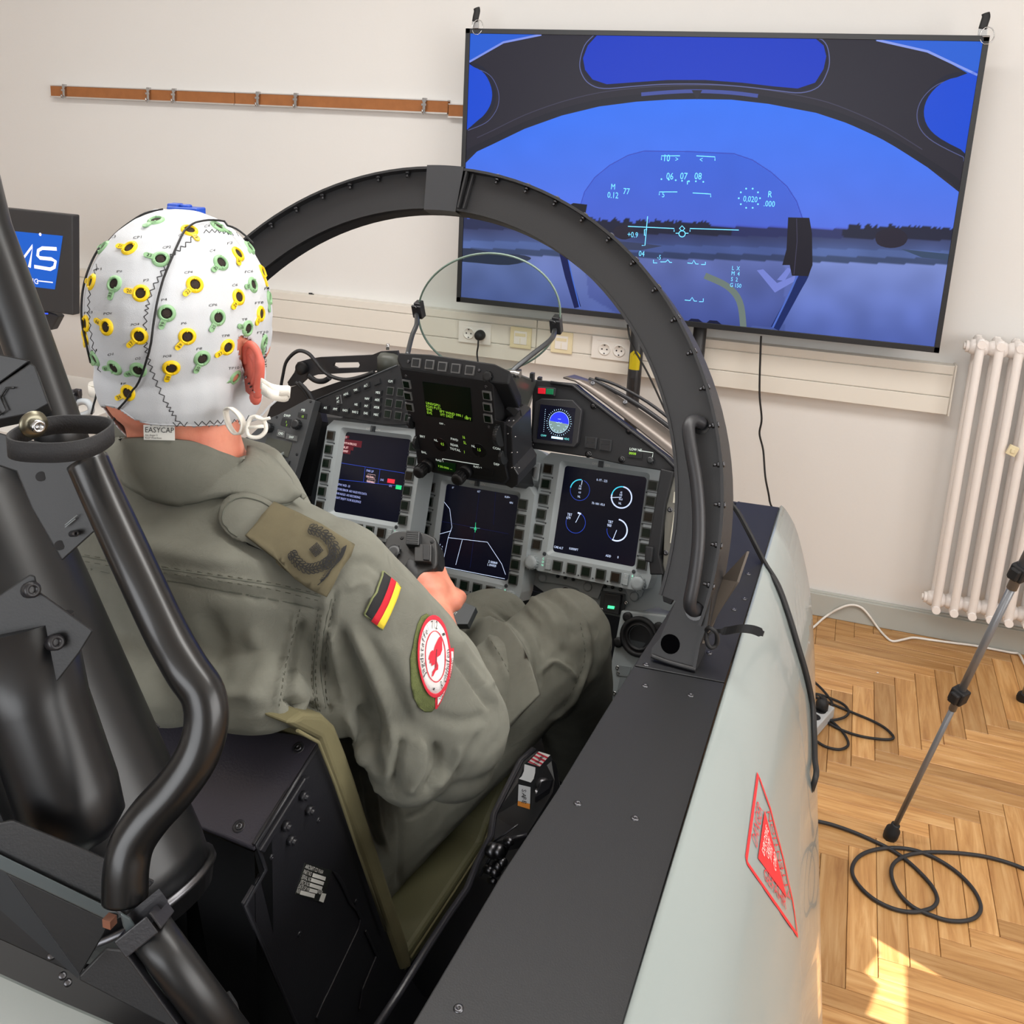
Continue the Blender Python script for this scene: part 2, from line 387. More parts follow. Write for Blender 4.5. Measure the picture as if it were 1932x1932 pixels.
A0 = V((.228, 1.837, 0)); rotp = math.radians(-1.5)
def plank(cx, cy, vert, stuff):
    d = V((cx, cy, 0)); d.rotate(Matrix.Rotation(rotp, 3, 'Z')); p = A0+d
    ang = rotp+(R90 if vert else 0)
    if p.y > YB-.2:
        pass
    hx, hy = (PW/2, PH*NL/2) if vert else (PW*NL/2, PH/2)
    if p.y-hy > YB or p.x-hx > XR or p.x+hx < XL or p.y+hy < YF: return
    near = -.12 < p.x < 1.35 and 1.25 < p.y
    if near and p.y+hy < YB+.08:
        o = bpy.data.objects.new('plank', meV if vert else meH); col.objects.link(o); o.parent = floor
        o.location = (p.x, p.y, -.0002*random.random()); o.rotation_euler = (0, 0, ang)
    elif p.y > -1.2:
        ca, sa = math.cos(ang), math.sin(ang); L_, W_ = (PH*NL, PW) if vert else (PW*NL, PH)
        stuff.box((p.x, p.y, -.002), (L_-.0012, W_-.0012, .004), (V((ca, sa, 0)), V((-sa, ca, 0)), V((0, 0, 1))))
st = MB()
for f in range(-8, 9):
    for k in range(-60, 60):
        x0 = (k+2*NL*f)*PW
        plank(x0+PW/2, (k+NL/2)*PH, True, st); plank(x0+PW+PW*NL/2, (k+.5)*PH, False, st)
st.build('parquet_block', MOAK, floor, kind='stuff')
# ---------------------------------------------------------------- baseboard, cable trunking
m = MB(); m.box(((XL+XR)/2, YB-.011, .045), (XR-XL, .022, .09)); m.box(((XL+XR)/2, YB-.008, .092), (XR-XL, .014, .01))
m.build('baseboard_back', MBASE, kind='structure', bev=.003)
m = MB(); m.box((XR-.011, (YB+YF)/2, .045), (.022, YB-YF-.05, .09)); m.build('baseboard_right', MBASE, kind='structure')
TX0, TX1, TF = XL+.02, .469, YB-.05
m = MB(); m.box(((TX0+TX1)/2, YB-.024, .9305), (TX1-TX0, .046, .172)); trunk = m.build('trim_1', MTRUNK, kind='structure', bev=.002)
for z0, z1 in ((.8465, .9065), (.9095, .9845), (.9875, 1.018)):
    for x0, x1 in ((TX0, -3.05), (-3.047, -1.02), (-1.017, TX1-.008)):
        b = MB(); b.box(((x0+x1)/2, TF, (z0+z1)/2), (x1-x0, .008, z1-z0)); b.build('trunking_cover', MTRUNK, trunk, bev=.0015)
m = MB(); m.box((TX1-.002, YB-.026, .931), (.006, .054, .18)); m.build('end_cap', MTRUNK, trunk, bev=.001)
FW = Fr((0, TF-.004, 0), (1, 0, 0), (0, 0, 1))
def socket(x0, x1, lab, plug=False):
    e = empty('wall_socket', (x0, TF-.004, .94), lab, 'socket', 'double sockets in the cable trunking'); z0, z1 = .9, .985
    m = MB(); m.fbox(FW, x0, x1, z0, z1, 0, .009); m.fbox(FW, x0+.02, x1-.02, z1-.016, z1-.011, .009, .010, 0); m.build('plate', MWHITE, e, bev=.002)
    for cx in ((x0*.68+x1*.32), (x0*.32+x1*.68)):
        m = MB(); cz = .938; r = .0195
        m.lathe(FW.P(cx, cz, .0), FW.n, [(r+.004, .009), (r+.004, .0115), (r, .0115), (r-.001, .0095), (.001, .0095)], 24)
        m.build('outlet', MWHITE, e)
        m = MB()
        for s in (-1, 1):
            m.cyl(FW.P(cx+s*.0095, cz, .0096), FW.P(cx+s*.0095, cz, .0104), .003, 10); m.fbox(FW, cx-.0025, cx+.0025, cz+s*.016-.002, cz+s*.016+.002, .0097, .0125)
        m.build('contacts', MSTEELD, e)
    return e
socket(-1.338, -1.203, 'white double socket with a black plug in its right outlet')
socket(-.795, -.64, 'white double socket with both outlets empty, beside the black pole')
for x0, x1, lab in ((-1.123, -1.037, 'cream data socket directly right of the socket with the plug'), (-.957, -.872, 'cream data socket behind the round glass, right of the other cream one')):
    e = empty('data_socket', (x0, TF-.004, .94), lab, 'socket', 'cream data sockets')
    m = MB(); m.fbox(FW, x0, x1, .902, .985, 0, .009); m.build('plate', MCREAM, e, bev=.002)
    m = MB(); m.fbox(FW, x0+.017, x1-.017, .918, .97, .009, .012); m.build('insert', MWHITE, e, bev=.001)
    m = MB(); m.fbox(FW, x0+.022, x1-.022, .95, .962, .012, .0135); m.fbox(FW, (x0+x1)/2-.001, (x0+x1)/2+.001, .92, .944, .012, .0125); m.build('flap', MCREAM, e)
e = empty('plug', (-1.243, TF-.02, .938), 'black round plug and cord in the left double socket', 'plug')
m = MB(); c = V((-1.243, TF-.013, .938)); m.lathe(c, (0, -1, 0), [(.02, 0), (.021, .01), (.019, .026), (.012, .036), (.004, .038)], 20); m.build('plug_body', MRUB, e)
m = MB(); m.tube(catmull([c+V((0, -.03, -.008)), c+V((.002, -.034, -.04)), at(900, 668, Y=YB-.09), at(902, 700, Y=YB-.1), (-1.24, YB-.1, .6), (-1.25, YB-.1, .02)]), .0035, 8); m.build('cord', MRUB, e)
# ---------------------------------------------------------------- hanging rail with clips
e = empty('hanging_rail', (-2.3, YB, 1.77), 'long brown hanging rail with metal edge high on the white wall', 'rail')
for x0, x1, dz in ((-3.32, -2.377, 0), (-2.374, -1.43, 0), (-1.427, -.9, -.012)):
    m = MB(); m.box(((x0+x1)/2, YB-.012, 1.797+dz), (x1-x0, .022, .042)); m.build('board', MBROWN, e)
    m = MB(); m.box(((x0+x1)/2, YB-.014, 1.773+dz), (x1-x0, .03, .006)); m.box(((x0+x1)/2, YB-.012, 1.8205+dz), (x1-x0, .026, .004)); m.box(((x0+x1)/2, YB-.001, 1.797+dz), (x1-x0, .002, .05))
    m.build('metal_edge', mat('anodised', (206, 202, 198), .4, .6), e)
for i, x in enumerate((-3.237, -2.794, -2.665, -2.259, -2.084, -1.523)):
    lab = ('leftmost metal clip near the free end of the brown rail', 'second metal clip from the left end of the rail, left one of a close pair', 'third metal clip from the left end of the rail, right one of a close pair', 'fourth metal clip from the left on the rail, just right of the board joint', 'fifth metal clip from the left on the rail', 'metal clip on the rail nearest the big screen')[i]
    c = MB(); y = YB-.03
    c.box((x, y, 1.82), (.016, .012, .014)); c.box((x, y-.004, 1.797), (.011, .006, .05)); c.tube([V((x, y-.006, 1.778)), V((x, y-.014, 1.768)), V((x, y-.02, 1.772)), V((x, y-.021, 1.784))], .003, 8)
    c.box((x, y-.008, 1.802), (.02, .004, .008))
    o = c.build('rail_clip', MSTEEL, label=lab, cat='clip', group='metal clips on the rail')
# ---------------------------------------------------------------- radiator
e = empty('radiator', (.48, YB-.1, .12), 'white ribbed column radiator against the wall', 'radiator')
for i in range(14):
    x = .517+i*.0575; m = MB()
    for yy in (3.355, 3.425):
        m.tube([V((x, yy, z)) for z in (.155, .17, .2, .6, 1.09, 1.12, 1.135)], [.010, .014, .0145, .0145, .0145, .014, .009], 10, flat=(1., 1.))
    m.tube([V((x, 3.335, 1.118)), V((x, 3.39, 1.122)), V((x, 3.445, 1.118))], .014, 10); m.tube([V((x, 3.335, .17)), V((x, 3.39, .165)), V((x, 3.445, .17))], .014, 10)
    for z in (1.1, .19):
        m.tube([V((x-.029, 3.39, z)), V((x-.02, 3.39, z)), V((x, 3.39, z)), V((x+.02, 3.39, z)), V((x+.029, 3.39, z))], [.021, .026, .029, .026, .021], 14)
    m.build('column', MRAD, e)
for z in (1.1, .19): m = MB(); m.cyl((.489-.012, 3.39, z), (.489, 3.39, z), .02, 8); m.cyl((.489-.018, 3.39, z), (.477, 3.39, z), .012, 6); m.build('end_plug', MRAD, e)
for x in (1.0, .75): m = MB(); m.box((x, YB-.03, 1.05), (.02, .058, .03)); m.build('bracket', MRAD, e)
m = MB(); m.cyl((1.25, YB-.03, .19), (1.25, YB-.03, .0), .009); m.build('pipe', MRAD, e)
p = at(1910, 850, Y=3.335); m = MB(); m.box(p, (.03, .012, .034), (V((.9, 0, -.3)).normalized(), V((0, 1, 0)), V((.3, 0, .9)).normalized())); m.box(p+V((0, -.008, 0)), (.012, .006, .014))
o = m.build('heat_meter', MCREAM, label='small cream heat meter fixed on the radiator column', cat='meter', bev=.002)
m = MB(); p = at(586, 554, Y=YB-.02); m.box(p, (.014, .008, .006)); m.box(p+V((.01, .0, -.002)), (.01, .005, .004)); m.build('wall_peg', MRUB, label='tiny dark peg on the wall just above the trunking', cat='peg')
# ---------------------------------------------------------------- television on its stand
YT = 3.33
tv = empty('television', (-.46, YT, 1.07), 'large black-framed television showing a blue flight simulation', 'television')
FT = Fr((0, YT, 0), (1, 0, 0), (0, 0, 1))
x0, x1, z0, z1 = -1.311, .393, 1.078, 2.066; bz = .017
m = MB()
for a, b, c, d in ((x0, x1, z1-bz, z1), (x0, x1, z0, z0+bz*1.15), (x0, x0+bz, z0, z1), (x1-bz, x1, z0, z1)):
    m.fbox(FT, a, b, c, d, -.02, .006)
m.build('bezel', mat('tv_bezel', (34, 35, 38), .35), tv, bev=.001)
m = MB(); m.box(((x0+x1)/2, YT+.018, (z0+z1)/2), (x1-x0-.004, .03, z1-z0-.004)); m.build('back_housing', MRUB, tv, bev=.004)
def TP(px, py): return FT.px(px, py)
GLASS = [(1095, 388), (1103, 362), (1122, 335), (1150, 312), (1185, 293), (1215, 285), (1300, 286), (1385, 290), (1420, 302), (1455, 325), (1485, 352), (1503, 380), (1514, 412), (1520, 470), (1500, 540), (1470, 600), (1455, 618), (1300, 610), (1180, 600), (1110, 560)]
def lerp(a, b, t): t = max(0, min(1, t)); return tuple(x+(y-x)*t for x, y in zip(a, b))
def hor(x): return 428+(x-880)*.022
def tvcol(px, py):
    h = hor(px); n = noise.noise(V((px*.02, py*.02, 0))); n2 = noise.noise(V((px*.09, 3, 1)))+.6*noise.noise(V((px*.31, 7, 1)))
    if py < h-14:
        t = (py-190)/(h-190); c = lerp((54, 118, 248), (90, 118, 230), t); c = tuple(v*(1+.02*n) for v in c)
    elif py < h: c = (84, 104, 215)
    else:
        d = py-h
        if d < 26: c = lerp((60, 66, 104), (74, 90, 140), d/26)
        elif d < 40: c = (84, 104, 160)
        elif d < 52: c = (62, 76, 112)
        else: c = lerp((112, 128, 188), (62, 80, 152), (d-52)/190)
        c = tuple(v*(1+.10*n) for v in c)
        if d > 52 and px > 1480: c = tuple(v*1.1 for v in c)
    top = h-19-9*n2
    if 1340 < px < 1600: top = h-11
    if top < py < h+6 and px > 1040: c = (40, 42, 62) if not 1380 < px < 1590 else (52, 58, 104)
    if top < py < h+4 and px <= 1040: c = (46, 52, 84)
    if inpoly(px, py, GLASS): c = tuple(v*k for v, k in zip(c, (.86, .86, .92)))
    return srgb(tuple(max(0, min(255, v)) for v in c))
m = MB(); NX, NY = 300, 170; gx0, gx1, gz0, gz1 = x0+bz, x1-bz, z0+bz, z1-bz
vs, cs = [], []
for j in range(NY+1):
    for i in range(NX+1):
        x = gx0+(gx1-gx0)*i/NX; z = gz0+(gz1-gz0)*j/NY; p = FT.P(x, z, 0); vs.append(p); cs.append(tvcol(*pix(p)))
m.add(vs, [(j*(NX+1)+i, j*(NX+1)+i+1, (j+1)*(NX+1)+i+1, (j+1)*(NX+1)+i) for j in range(NY) for i in range(NX)], 0, False, cs)
def clipx(P):
    return [(min(max(x, gx0), gx1), min(max(z, gz0), gz1)) for x, z in P]
def tp(pts, c, z, smooth=0):
    P = [TP(*p) for p in pts]
    if smooth: P = [(q.x, q.y) for q in catmull([(a, b, 0) for a, b in P], smooth, True)]
    m.fpoly(FT, clipx(P), z, 0, srgb(c))
def tl(pts, c, wd, z, smooth=0, closed=False):
    P = [TP(*p) for p in pts]
    if smooth: P = [(q.x, q.y) for q in catmull([(a, b, 0) for a, b in P], smooth, closed)]
    P = clipx(P); b = len(m.v); m.stroke(FT, P, wd, z, 0, closed); m.c[b:] = [srgb(c)]*(len(m.v)-b)
arc = [(860, 306), (900, 286), (930, 272), (990, 243), (1060, 218), (1130, 201), (1200, 192), (1260, 188), (1314, 187), (1380, 188), (1450, 196), (1540, 213), (1600, 233), (1670, 265), (1740, 308), (1825, 363)]
arcP = [TP(*p) for p in arc]; FR = srgb((45, 43, 53))
for i in range(len(arcP)-1):
    (xa, za), (xb, zb) = arcP[i], arcP[i+1]; xa, xb = max(xa, gx0), min(xb, gx1)
    m.fpoly(FT, [(xa, min(za, gz1)), (xb, min(zb, gz1)), (xb, gz1), (xa, gz1)], .0004, 0, FR)
tl([(a, b-7) for a, b in arc], (38, 38, 48), .022, .0006, 3)
tl([(a, b-26) for a, b in arc[1:-1]], (66, 64, 84), .003, .0007, 3)
tl([(1210, 178), (1260, 174), (1314, 172), (1380, 175), (1430, 181)], (70, 84, 160), .012, .0008, 3)
tp([(1305, 170), (1325, 170), (1315, 188)], (44, 44, 56), .0009)
cw = [(1126, 67), (1109, 86), (1100, 110), (1104, 132), (1118, 150), (1145, 159), (1200, 155), (1260, 151), (1330, 151), (1400, 156), (1460, 163), (1505, 167), (1538, 156), (1554, 130), (1559, 106), (1554, 86), (1540, 70)]
tl(cw, (34, 34, 52), .02, .0009, 4); tl([(a+(6 if a > 1300 else -6), b+(8 if b > 100 else 0)) for a, b in cw], (96, 104, 160), .003, .001, 4)
tp(cw, (24, 60, 196), .0011)
for P, Q in (([(870, 125), (895, 127), (915, 140), (927, 165), (928, 188), (920, 208), (903, 226), (870, 240)], -1), ([(1860, 145), (1805, 146), (1775, 158), (1752, 182), (1743, 210), (1750, 238), (1775, 262), (1830, 290), (1860, 300)], 1)):
    tl(P, (36, 38, 54), .03, .0009, 4); tl([(a-Q*13, b+6) for a, b in P], (86, 92, 140), .0025, .001, 4); tp(P, (28, 78, 214), .0012, 3)
tp([(860, 40), (1020, 60), (950, 82), (860, 118)], (40, 96, 214), .0011); tl([(1022, 58), (950, 80), (860, 116)], (130, 150, 236), .007, .0012)
tp([(1655, 40), (1900, 40), (1900, 150), (1750, 95)], (44, 100, 216), .0011); tl([(1655, 66), (1750, 97), (1860, 142)], (140, 160, 240), .007, .0012)
# runway features and the simulated sight frame
tp([(870, 468), (930, 476), (990, 482), (1000, 490), (960, 500), (900, 496), (860, 490)], (50, 58, 80), .0005, 3)
tp([(1130, 452), (1200, 458), (1250, 464), (1210, 472), (1130, 470)], (58, 66, 96), .0005)
tp([(1700, 470), (1800, 480), (1800, 492), (1740, 486)], (58, 76, 104), .0005)
for P in ([(1655, 438), (1690, 430), (1712, 445), (1705, 462), (1680, 468), (1655, 460)], [(1160, 430), (1185, 424), (1200, 440), (1180, 452), (1160, 445)]): tp(P, (42, 38, 52), .0006, 3)
tl([(1330, 520), (1372, 540), (1395, 568), (1402, 612), (1400, 640)], (112, 126, 120), .022, .0005, 4)
tp([(1428, 510), (1440, 508), (1466, 534), (1500, 520), (1500, 530), (1462, 552)], (120, 134, 214), .0005); tp([(1466, 528), (1486, 505), (1494, 508), (1480, 530)], (120, 134, 214), .0005)
tl([(1498, 440), (1518, 470), (1520, 510), (1500, 550), (1462, 620)], (26, 42, 100), .03, .0008, 4); tl([(1512, 500), (1492, 548), (1458, 618)], (80, 110, 200), .006, .001, 4)
tp([(1487, 410), (1527, 411), (1532, 440), (1533, 500), (1525, 521), (1494, 520), (1490, 500), (1476, 500), (1484, 470)], (34, 32, 42), .0012)
tl([(1503, 412), (1504, 455), (1498, 518)], (60, 58, 80), .003, .0013)
tl([(1060, 470), (1072, 520), (1090, 580)], (22, 30, 80), .026, .0008); tl([(1068, 470), (1080, 525), (1094, 580)], (70, 110, 210), .004, .001)
tp([(1072, 388), (1082, 383), (1108, 386), (1104, 408), (1090, 404)], (26, 26, 34), .0012)
for q in ((1270, 606), (1310, 604), (1345, 607)): tp([(q[0]-14, q[1]+8), (q[0]-6, q[1]-3), (q[0]+8, q[1]-2), (q[0]+18, q[1]+10)], (26, 30, 58), .0012)
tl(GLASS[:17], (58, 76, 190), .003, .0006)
scr = m.build('screen', vcol_emission('tv_picture', .98), tv, vcol=True)
HC = emission('sight_symbols', (100, 186, 232), .95)
m = MB()
def hl(*pts, w=.0028, closed=False): m.stroke(FT, [TP(*p) for p in pts], w, .0016, 0, closed)
def ht(t, px, py, h=.026): x, y = TP(px, py); m.text(t, FT, x, y, h*.88, .0016, 0, 'l', .78)
hl((1248, 302), (1248, 294), (1283, 294)); hl((1314, 294), (1349, 296), (1349, 303)); ht('10', 1253, 304); ht('>', 1274, 305, .02); ht('<', 1320, 306, .02)
for t, a in (('06', 1257), ('07', 1283), ('08', 1310)): ht(t, a, 338)
for a, b in ((1248, 338), (1262, 339), (1275, 340), (1287, 341), (1300, 342), (1313, 342), (1327, 343)): m.fpoly(FT, circle(*TP(a, b), .003, 8), .0016)
hl((1297, 348), (1297, 342), (1300, 341), w=.003)
ht('M', 1153, 357, .022); ht('0.12', 1146, 373, .024); ht('77', 1176, 366, .024); hl((1244, 368), (1244, 362), (1278, 362)); hl((1307, 364), (1341, 366), (1341, 372)); ht('5', 1249, 372, .022)
for k in range(10):
    a = 2*math.pi*k/10; m.fpoly(FT, circle(*TP(1414+20*math.cos(a), 374+19*math.sin(a)), .003, 8), .0016)
ht('0,020', 1402, 380, .022); ht('R', 1449, 372, .024); ht('.000', 1441, 389, .022)
hl((1222, 408), (1217, 463), (1211, 463)); hl((1221, 433), (1216, 433), (1216, 444), (1219, 444), w=.003)
hl((1185, 427), (1272, 431), (1272, 437)); hl((1302, 437), (1302, 431), (1394, 434))
hl(*[(1287+5*math.cos(a), 431+5*math.sin(a)) for a in (0, R90, 2*R90, 3*R90)], closed=True, w=.003)
hl(*[(1287+6*math.cos(a*.5), 441+6*math.sin(a*.5)) for a in range(13)], closed=True, w=.003); hl((1275, 440), (1281, 440)); hl((1293, 440), (1299, 440))
ht('+0.9', 1184, 447, .022); ht('04', 1205, 483, .022); hl((1233, 490), (1233, 496), (1240, 496)); hl((1246, 494), (1256, 494), (1260, 490), (1264, 495), (1268, 495)); ht('-5', 1240, 489, .018)
hl((1297, 496), (1306, 497), (1309, 491), (1313, 498), (1318, 498)); hl((1323, 499), (1331, 499), (1331, 494))
hl((1292, 566), (1302, 567), (1306, 561), (1310, 568), (1315, 568)); hl((1319, 569), (1327, 569), (1327, 563))
for t, a, b in (('L  X', 1381, 509), ('M  4', 1380, 519), ('S  2', 1379, 530), ('G 150', 1377, 541)): ht(t, a, b, .016)
m.build('sight_symbols', HC, scr, kind='stuff')
# corner straps hooked over the screen's top edge
for px, py, lab in ((897, 52, 'black strap with metal ring hooked on the screen top-left corner'), (1853, 68, 'black strap with metal ring hooked on the screen top-right corner')):
    p = at(px, py, Y=YT+.01); e = empty('corner_strap', p, lab, 'strap', 'corner straps on the television')
    m = MB(); m.box(p+V((0, 0, .008)), (.026, .004, .03)); m.box(p+V((.008, -.01, -.004)), (.02, .03, .003)); m.build('bracket', MSTEEL, e, bev=.001)
    m = MB(); m.tube([p+V((.012+.02*math.cos(a*.5), -.012+.006*math.sin(a*.5), .0+.026*math.sin(a*.5))) for a in range(13)], .0016, 6, closed=True); m.build('ring', MSTEEL, e)
    m = MB(); m.tube(catmull([p+V((-.002, 0, .02)), p+V((0, 0, .035)), p+V((.003, .002, .055)), p+V((0, .004, .066))], 3), .012, 10, flat=(1, .5)); m.build('strap', MRUB, e)
# the stand: two poles and a foot
sd = empty('television_stand', (-.49, 3.38, 0), 'black two-pole stand holding up the television', 'stand')
for k, px in enumerate((1199, 1316)):
    x = at(px, 660, Y=3.38).x; m = MB(); m.cyl((x, 3.4, .04), (x, 3.4, 1.5), .0255 if k == 0 else .024, 20); m.build('pole', MBLK, sd)
    if k == 0:
        PXX = x; m = MB()
        F_ = Fr((x, 3.4, 0), (1, 0, 0), (0, 0, 1)); zt = at(1199, 660, Y=3.37).z; zb = at(1199, 695, Y=3.37).z
        def wrap(X, Z, r=.0259): a = X/r; return V((x+r*math.sin(a), 3.4-r*math.cos(a), Z))
        g = 12; vs = []; fs = []
        for i in range(g+1):
            X = -.022+.044*i/g; top = zt-abs(X)/.022*.02
            vs += [wrap(X, top), wrap(X, zb-.008)]
        m.add(vs, [(2*i, 2*i+1, 2*i+3, 2*i+2) for i in range(g)]); o = m.build('warning_sticker', mat('sticker_yellow', (214, 196, 40), .35, .3), sd)
        m = MB(); m.add([wrap(a, b, .0262) for a, b in ((-.006, zt-.022), (.006, zt-.022), (0, zt-.008))], [(0, 1, 2)])
        for i in range(4): m.add([wrap(a, b, .0262) for a, b in ((-.012, zt-.028-i*.006), (.012, zt-.028-i*.006), (.012, zt-.030-i*.006), (-.012, zt-.030-i*.006))], [(0, 1, 2, 3)])
        m.build('warning_print', MPRINTB, o)
        m = MB(); m.box((x, 3.4-.0255, zb-.09), (.012, .004, .1)); m.build('height_slot', MSTEELD, sd)
m = MB()
for x in (-.62, -.34): m.box((x, 3.25, .03), (.05, .4, .03))
m.box((-.48, 3.4, .03), (.5, .05, .03)); m.build('foot', MBLK, sd)
m = MB(); m.box((-.48, 3.372, 1.3), (.5, .01, .06)); m.build('mount', MBLK, sd)
m = MB(); m.tube(catmull([at(1184, 612, Y=3.375), at(1189, 640, Y=3.36), at(1200, 665, Y=3.32), at(1225, 710, Y=3.3), at(1262, 790, Y=3.26), at(1286, 840, Y=3.24), at(1290, 870, Y=3.2), (-.5, 3.15, .2)]), .0035, 8)
m.build('screen_cable', MRUB, label='thin black cable sagging from screen across the pole with yellow sticker', cat='cable')
m = MB(); m.tube(catmull([at(1436, 634, Y=3.38), at(1435, 660, Y=3.38), at(1433, 740, Y=3.38), at(1437, 790, Y=3.38), at(1433, 818, Y=3.38), at(1440, 850, Y=3.38), at(1444, 900, Y=3.36), at(1452, 945, Y=3.36), at(1454, 1000, Y=3.36), (-.27, 3.34, .02)]), .0035, 8)
m.build('power_cable', MRUB, label='black cable hanging from the screen in front of the bare wall', cat='cable')
# ================================================================ the cockpit simulator
# ---- fuselage side shells
PROF = [(0, 0), (.012, -.012), (.034, -.05), (.067, -.152), (.086, -.25), (.102, -.36), (.106, -.45), (.098, -.58), (.07, -.72), (.02, -.84), (-.06, -.93)]
def fus_shell(xo, ys, sgn, name, label, parent=None):
    pr = catmull([(a, 0, b) for a, b in PROF], 3); m = MB(); n = len(pr); vs = []
    for y in ys:
        for p in pr: vs.append(V((xo(y)+sgn*p.x*(1+.75*max(0, min(1.2, 1.744-y))), y, 1.05+p.z)))
    fs = []
    for i in range(len(ys)-1):
        for j in range(n-1):
            q = (i*n+j, (i+1)*n+j, (i+1)*n+j+1, i*n+j+1); fs.append(q if sgn > 0 else q[::-1])
    m.add(vs, fs, 0, True)
    o = m.build(name, MFUS, parent, label)
    s = o.modifiers.new('s', 'SOLIDIFY'); s.thickness = .006; s.offset = -1
    return o
sim = empty('cockpit_shell', C(0, -.4, .1), 'pale grey fighter cockpit shell with flat black sill, standing on the parquet', 'simulator')
xr = lambda y: -.075+.044*(y-.585)+ (0 if y > .3 else (y-.3)*.0)
YS = [-.5, -.1, .2, .5, .8, 1.1, 1.4, 1.6, 1.744]
fr_sh = fus_shell(xr, YS, 1, 'right_skin', 'pale grey right skin of the cockpit', sim)
xl = lambda y: -1.16+.13*(y-.3)
fus_shell(xl, [-.5, -.1, .2, .5, .8, 1.1, 1.4, 1.744], -1, 'left_skin', None, sim)
m = MB()
for x0, x1 in ((-.95, -.1),):
    m.box(((x0+x1)/2, .6, .07), (x1-x0, 2.1, .14))
m.build('base_frame', MBLK, sim)
# sill deck: rear panel and front panel with a joint, flat black
def sillpanel(pts, name, th=.004, dz=0.):
    m = MB(); P = [at(a, b, Z=1.05+dz) for a, b in pts]; m.prism(P, V((0, 0, -th)))
    return m.build(name, MSILL, sim, bev=.0008)
s1 = sillpanel([(1196, 1257), (1132, 1359), (1049, 1496), (947, 1650), (780, 1932), (640, 2170), (1100, 2170), (1175, 1932), (1270, 1610), (1367, 1289)], 'sill_panel')
s2 = sillpanel([(1198, 1255), (1367.5, 1287), (1425, 1105), (1470, 957), (1392, 946), (1330, 1040), (1290, 1110), (1240, 1190)], 'sill_panel')
scr_m = MB()
for a, b in ((1217, 1294), (1303, 1312), (1090, 1516), (1198, 1544), (865, 1903), (1219, 1254), (1338, 1232), (1412, 1083), (1405, 1130), (1385, 1150)):
    q = MB(); screw(q, at(a, b, Z=1.05), (0, 0, 1), .0042); q.build('screw', MSTEELD, s1 if b > 1280 else s2)
# rim under the sill edge and dark tub walls
def wall(pts, off, name, mt=None):
    m = MB(); m.prism(pts, off); return m.build(name, mt or MTUB, sim)
inn = [at(a, b, Z=1.046) for a, b in ((1392, 946), (1330, 1040), (1290, 1110), (1240, 1190), (1196, 1257), (1132, 1359), (1049, 1496), (947, 1650), (780, 1932), (640, 2170))]
m = MB(); vs = []
for p in inn: vs += [p, p+V((.01, 0, -.09)), p+V((.03, .0, -.62))]
m.add(vs, [(3*i+k, 3*i+k+1, 3*i+4+k, 3*i+3+k) for i in range(len(inn)-1) for k in range(2)]); o = m.build('right_tub_wall', MTUB, sim)
o.modifiers.new('s', 'SOLIDIFY').thickness = .004
lin = [C(-.47, b, 1.046) for b in (.35, 0, -.5, -1., -1.6)]
m = MB(); vs = []
for p in lin: vs += [p, p+V((.01, 0, -.62))]
m.add(vs, [(2*i, 2*i+2, 2*i+3, 2*i+1) for i in range(len(lin)-1)]); m.build('left_tub_wall', MTUB, sim).modifiers.new('s', 'SOLIDIFY').thickness = .004
m = MB(); m.prism([C(-.55, .35, 1.05), C(-.47, .35, 1.05), C(-.47, -1.6, 1.05), C(-.55, -1.6, 1.05)], V((0, 0, -.004))); m.build('sill_panel', MSILL, sim)
m = MB(); m.prism([C(-.5, .45, .43), C(.5, .45, .43), C(.55, -1.7, .43), C(-.5, -1.7, .43)], V((0, 0, -.02))); m.build('tub_floor', MTUB, sim)
m = MB(); m.prism([C(-.5, .42, .43), C(.46, .42, .43), C(.46, .42, .96), C(-.5, .42, .98)], CF*.01); m.build('front_bulkhead', MTUB, sim)
m = MB(); m.prism([C(-.5, -1.3, .43), C(.46, -1.3, .43), C(.46, -1.3, 1.0), C(-.5, -1.3, 1.0)], -CF*.01); m.build('rear_bulkhead', MTUB, sim)
# rear left pale deck that shows at the photograph's bottom left corner
m = MB(); P = [at(a, b, Z=.98) for a, b in ((-60, 1806), (0, 1832), (120, 1886), (232, 1934), (420, 2020), (300, 2300), (-300, 2300))]
m.prism(P, V((0, 0, -.02))); m.build('rear_deck', MFUS, sim, bev=.004)
m = MB(); P = [at(a, b, Z=.975) for a, b in ((-300, 1640), (0, 1752), (160, 1828), (420, 1960), (420, 2060), (240, 1945), (0, 1842), (-60, 1812))]
m.prism(P, V((0, 0, -.02))); o = m.build('rear_deck_edge', MTUB, sim)
# DANGER triangle on the skin
dgv = BVHTree.FromObject(fr_sh, bpy.context.evaluated_depsgraph_get()) if False else None
def bvh_of(o, level=None):
    dg = bpy.context.evaluated_depsgraph_get(); dg.update(); e = o.evaluated_get(dg); me = e.to_mesh(); wm = e.matrix_world
    t = BVHTree.FromPolygons([wm @ v.co for v in me.vertices], [tuple(p.vertices) for p in me.polygons]); e.to_mesh_clear(); return t
def cast(t, px, py, off=.0008):
    d = ray(px, py).normalized(); h = t.ray_cast(CAM, d)
    if h[0] is None: return None
    n = h[1] if h[1].dot(d) < 0 else -h[1]; return h[0]+n*off, n
bpy.context.view_layer.update()
TF_ = bvh_of(fr_sh)
def fusP(px, py, off=.0006):
    r = cast(TF_, px, py, off)
    return r[0] if r else at(px, py, X=.06)
k = 130/718.
def dp(a, b): return 1390+a*k, 1440+b*k
MRED = mat('warning_red', (226, 40, 46), .5)
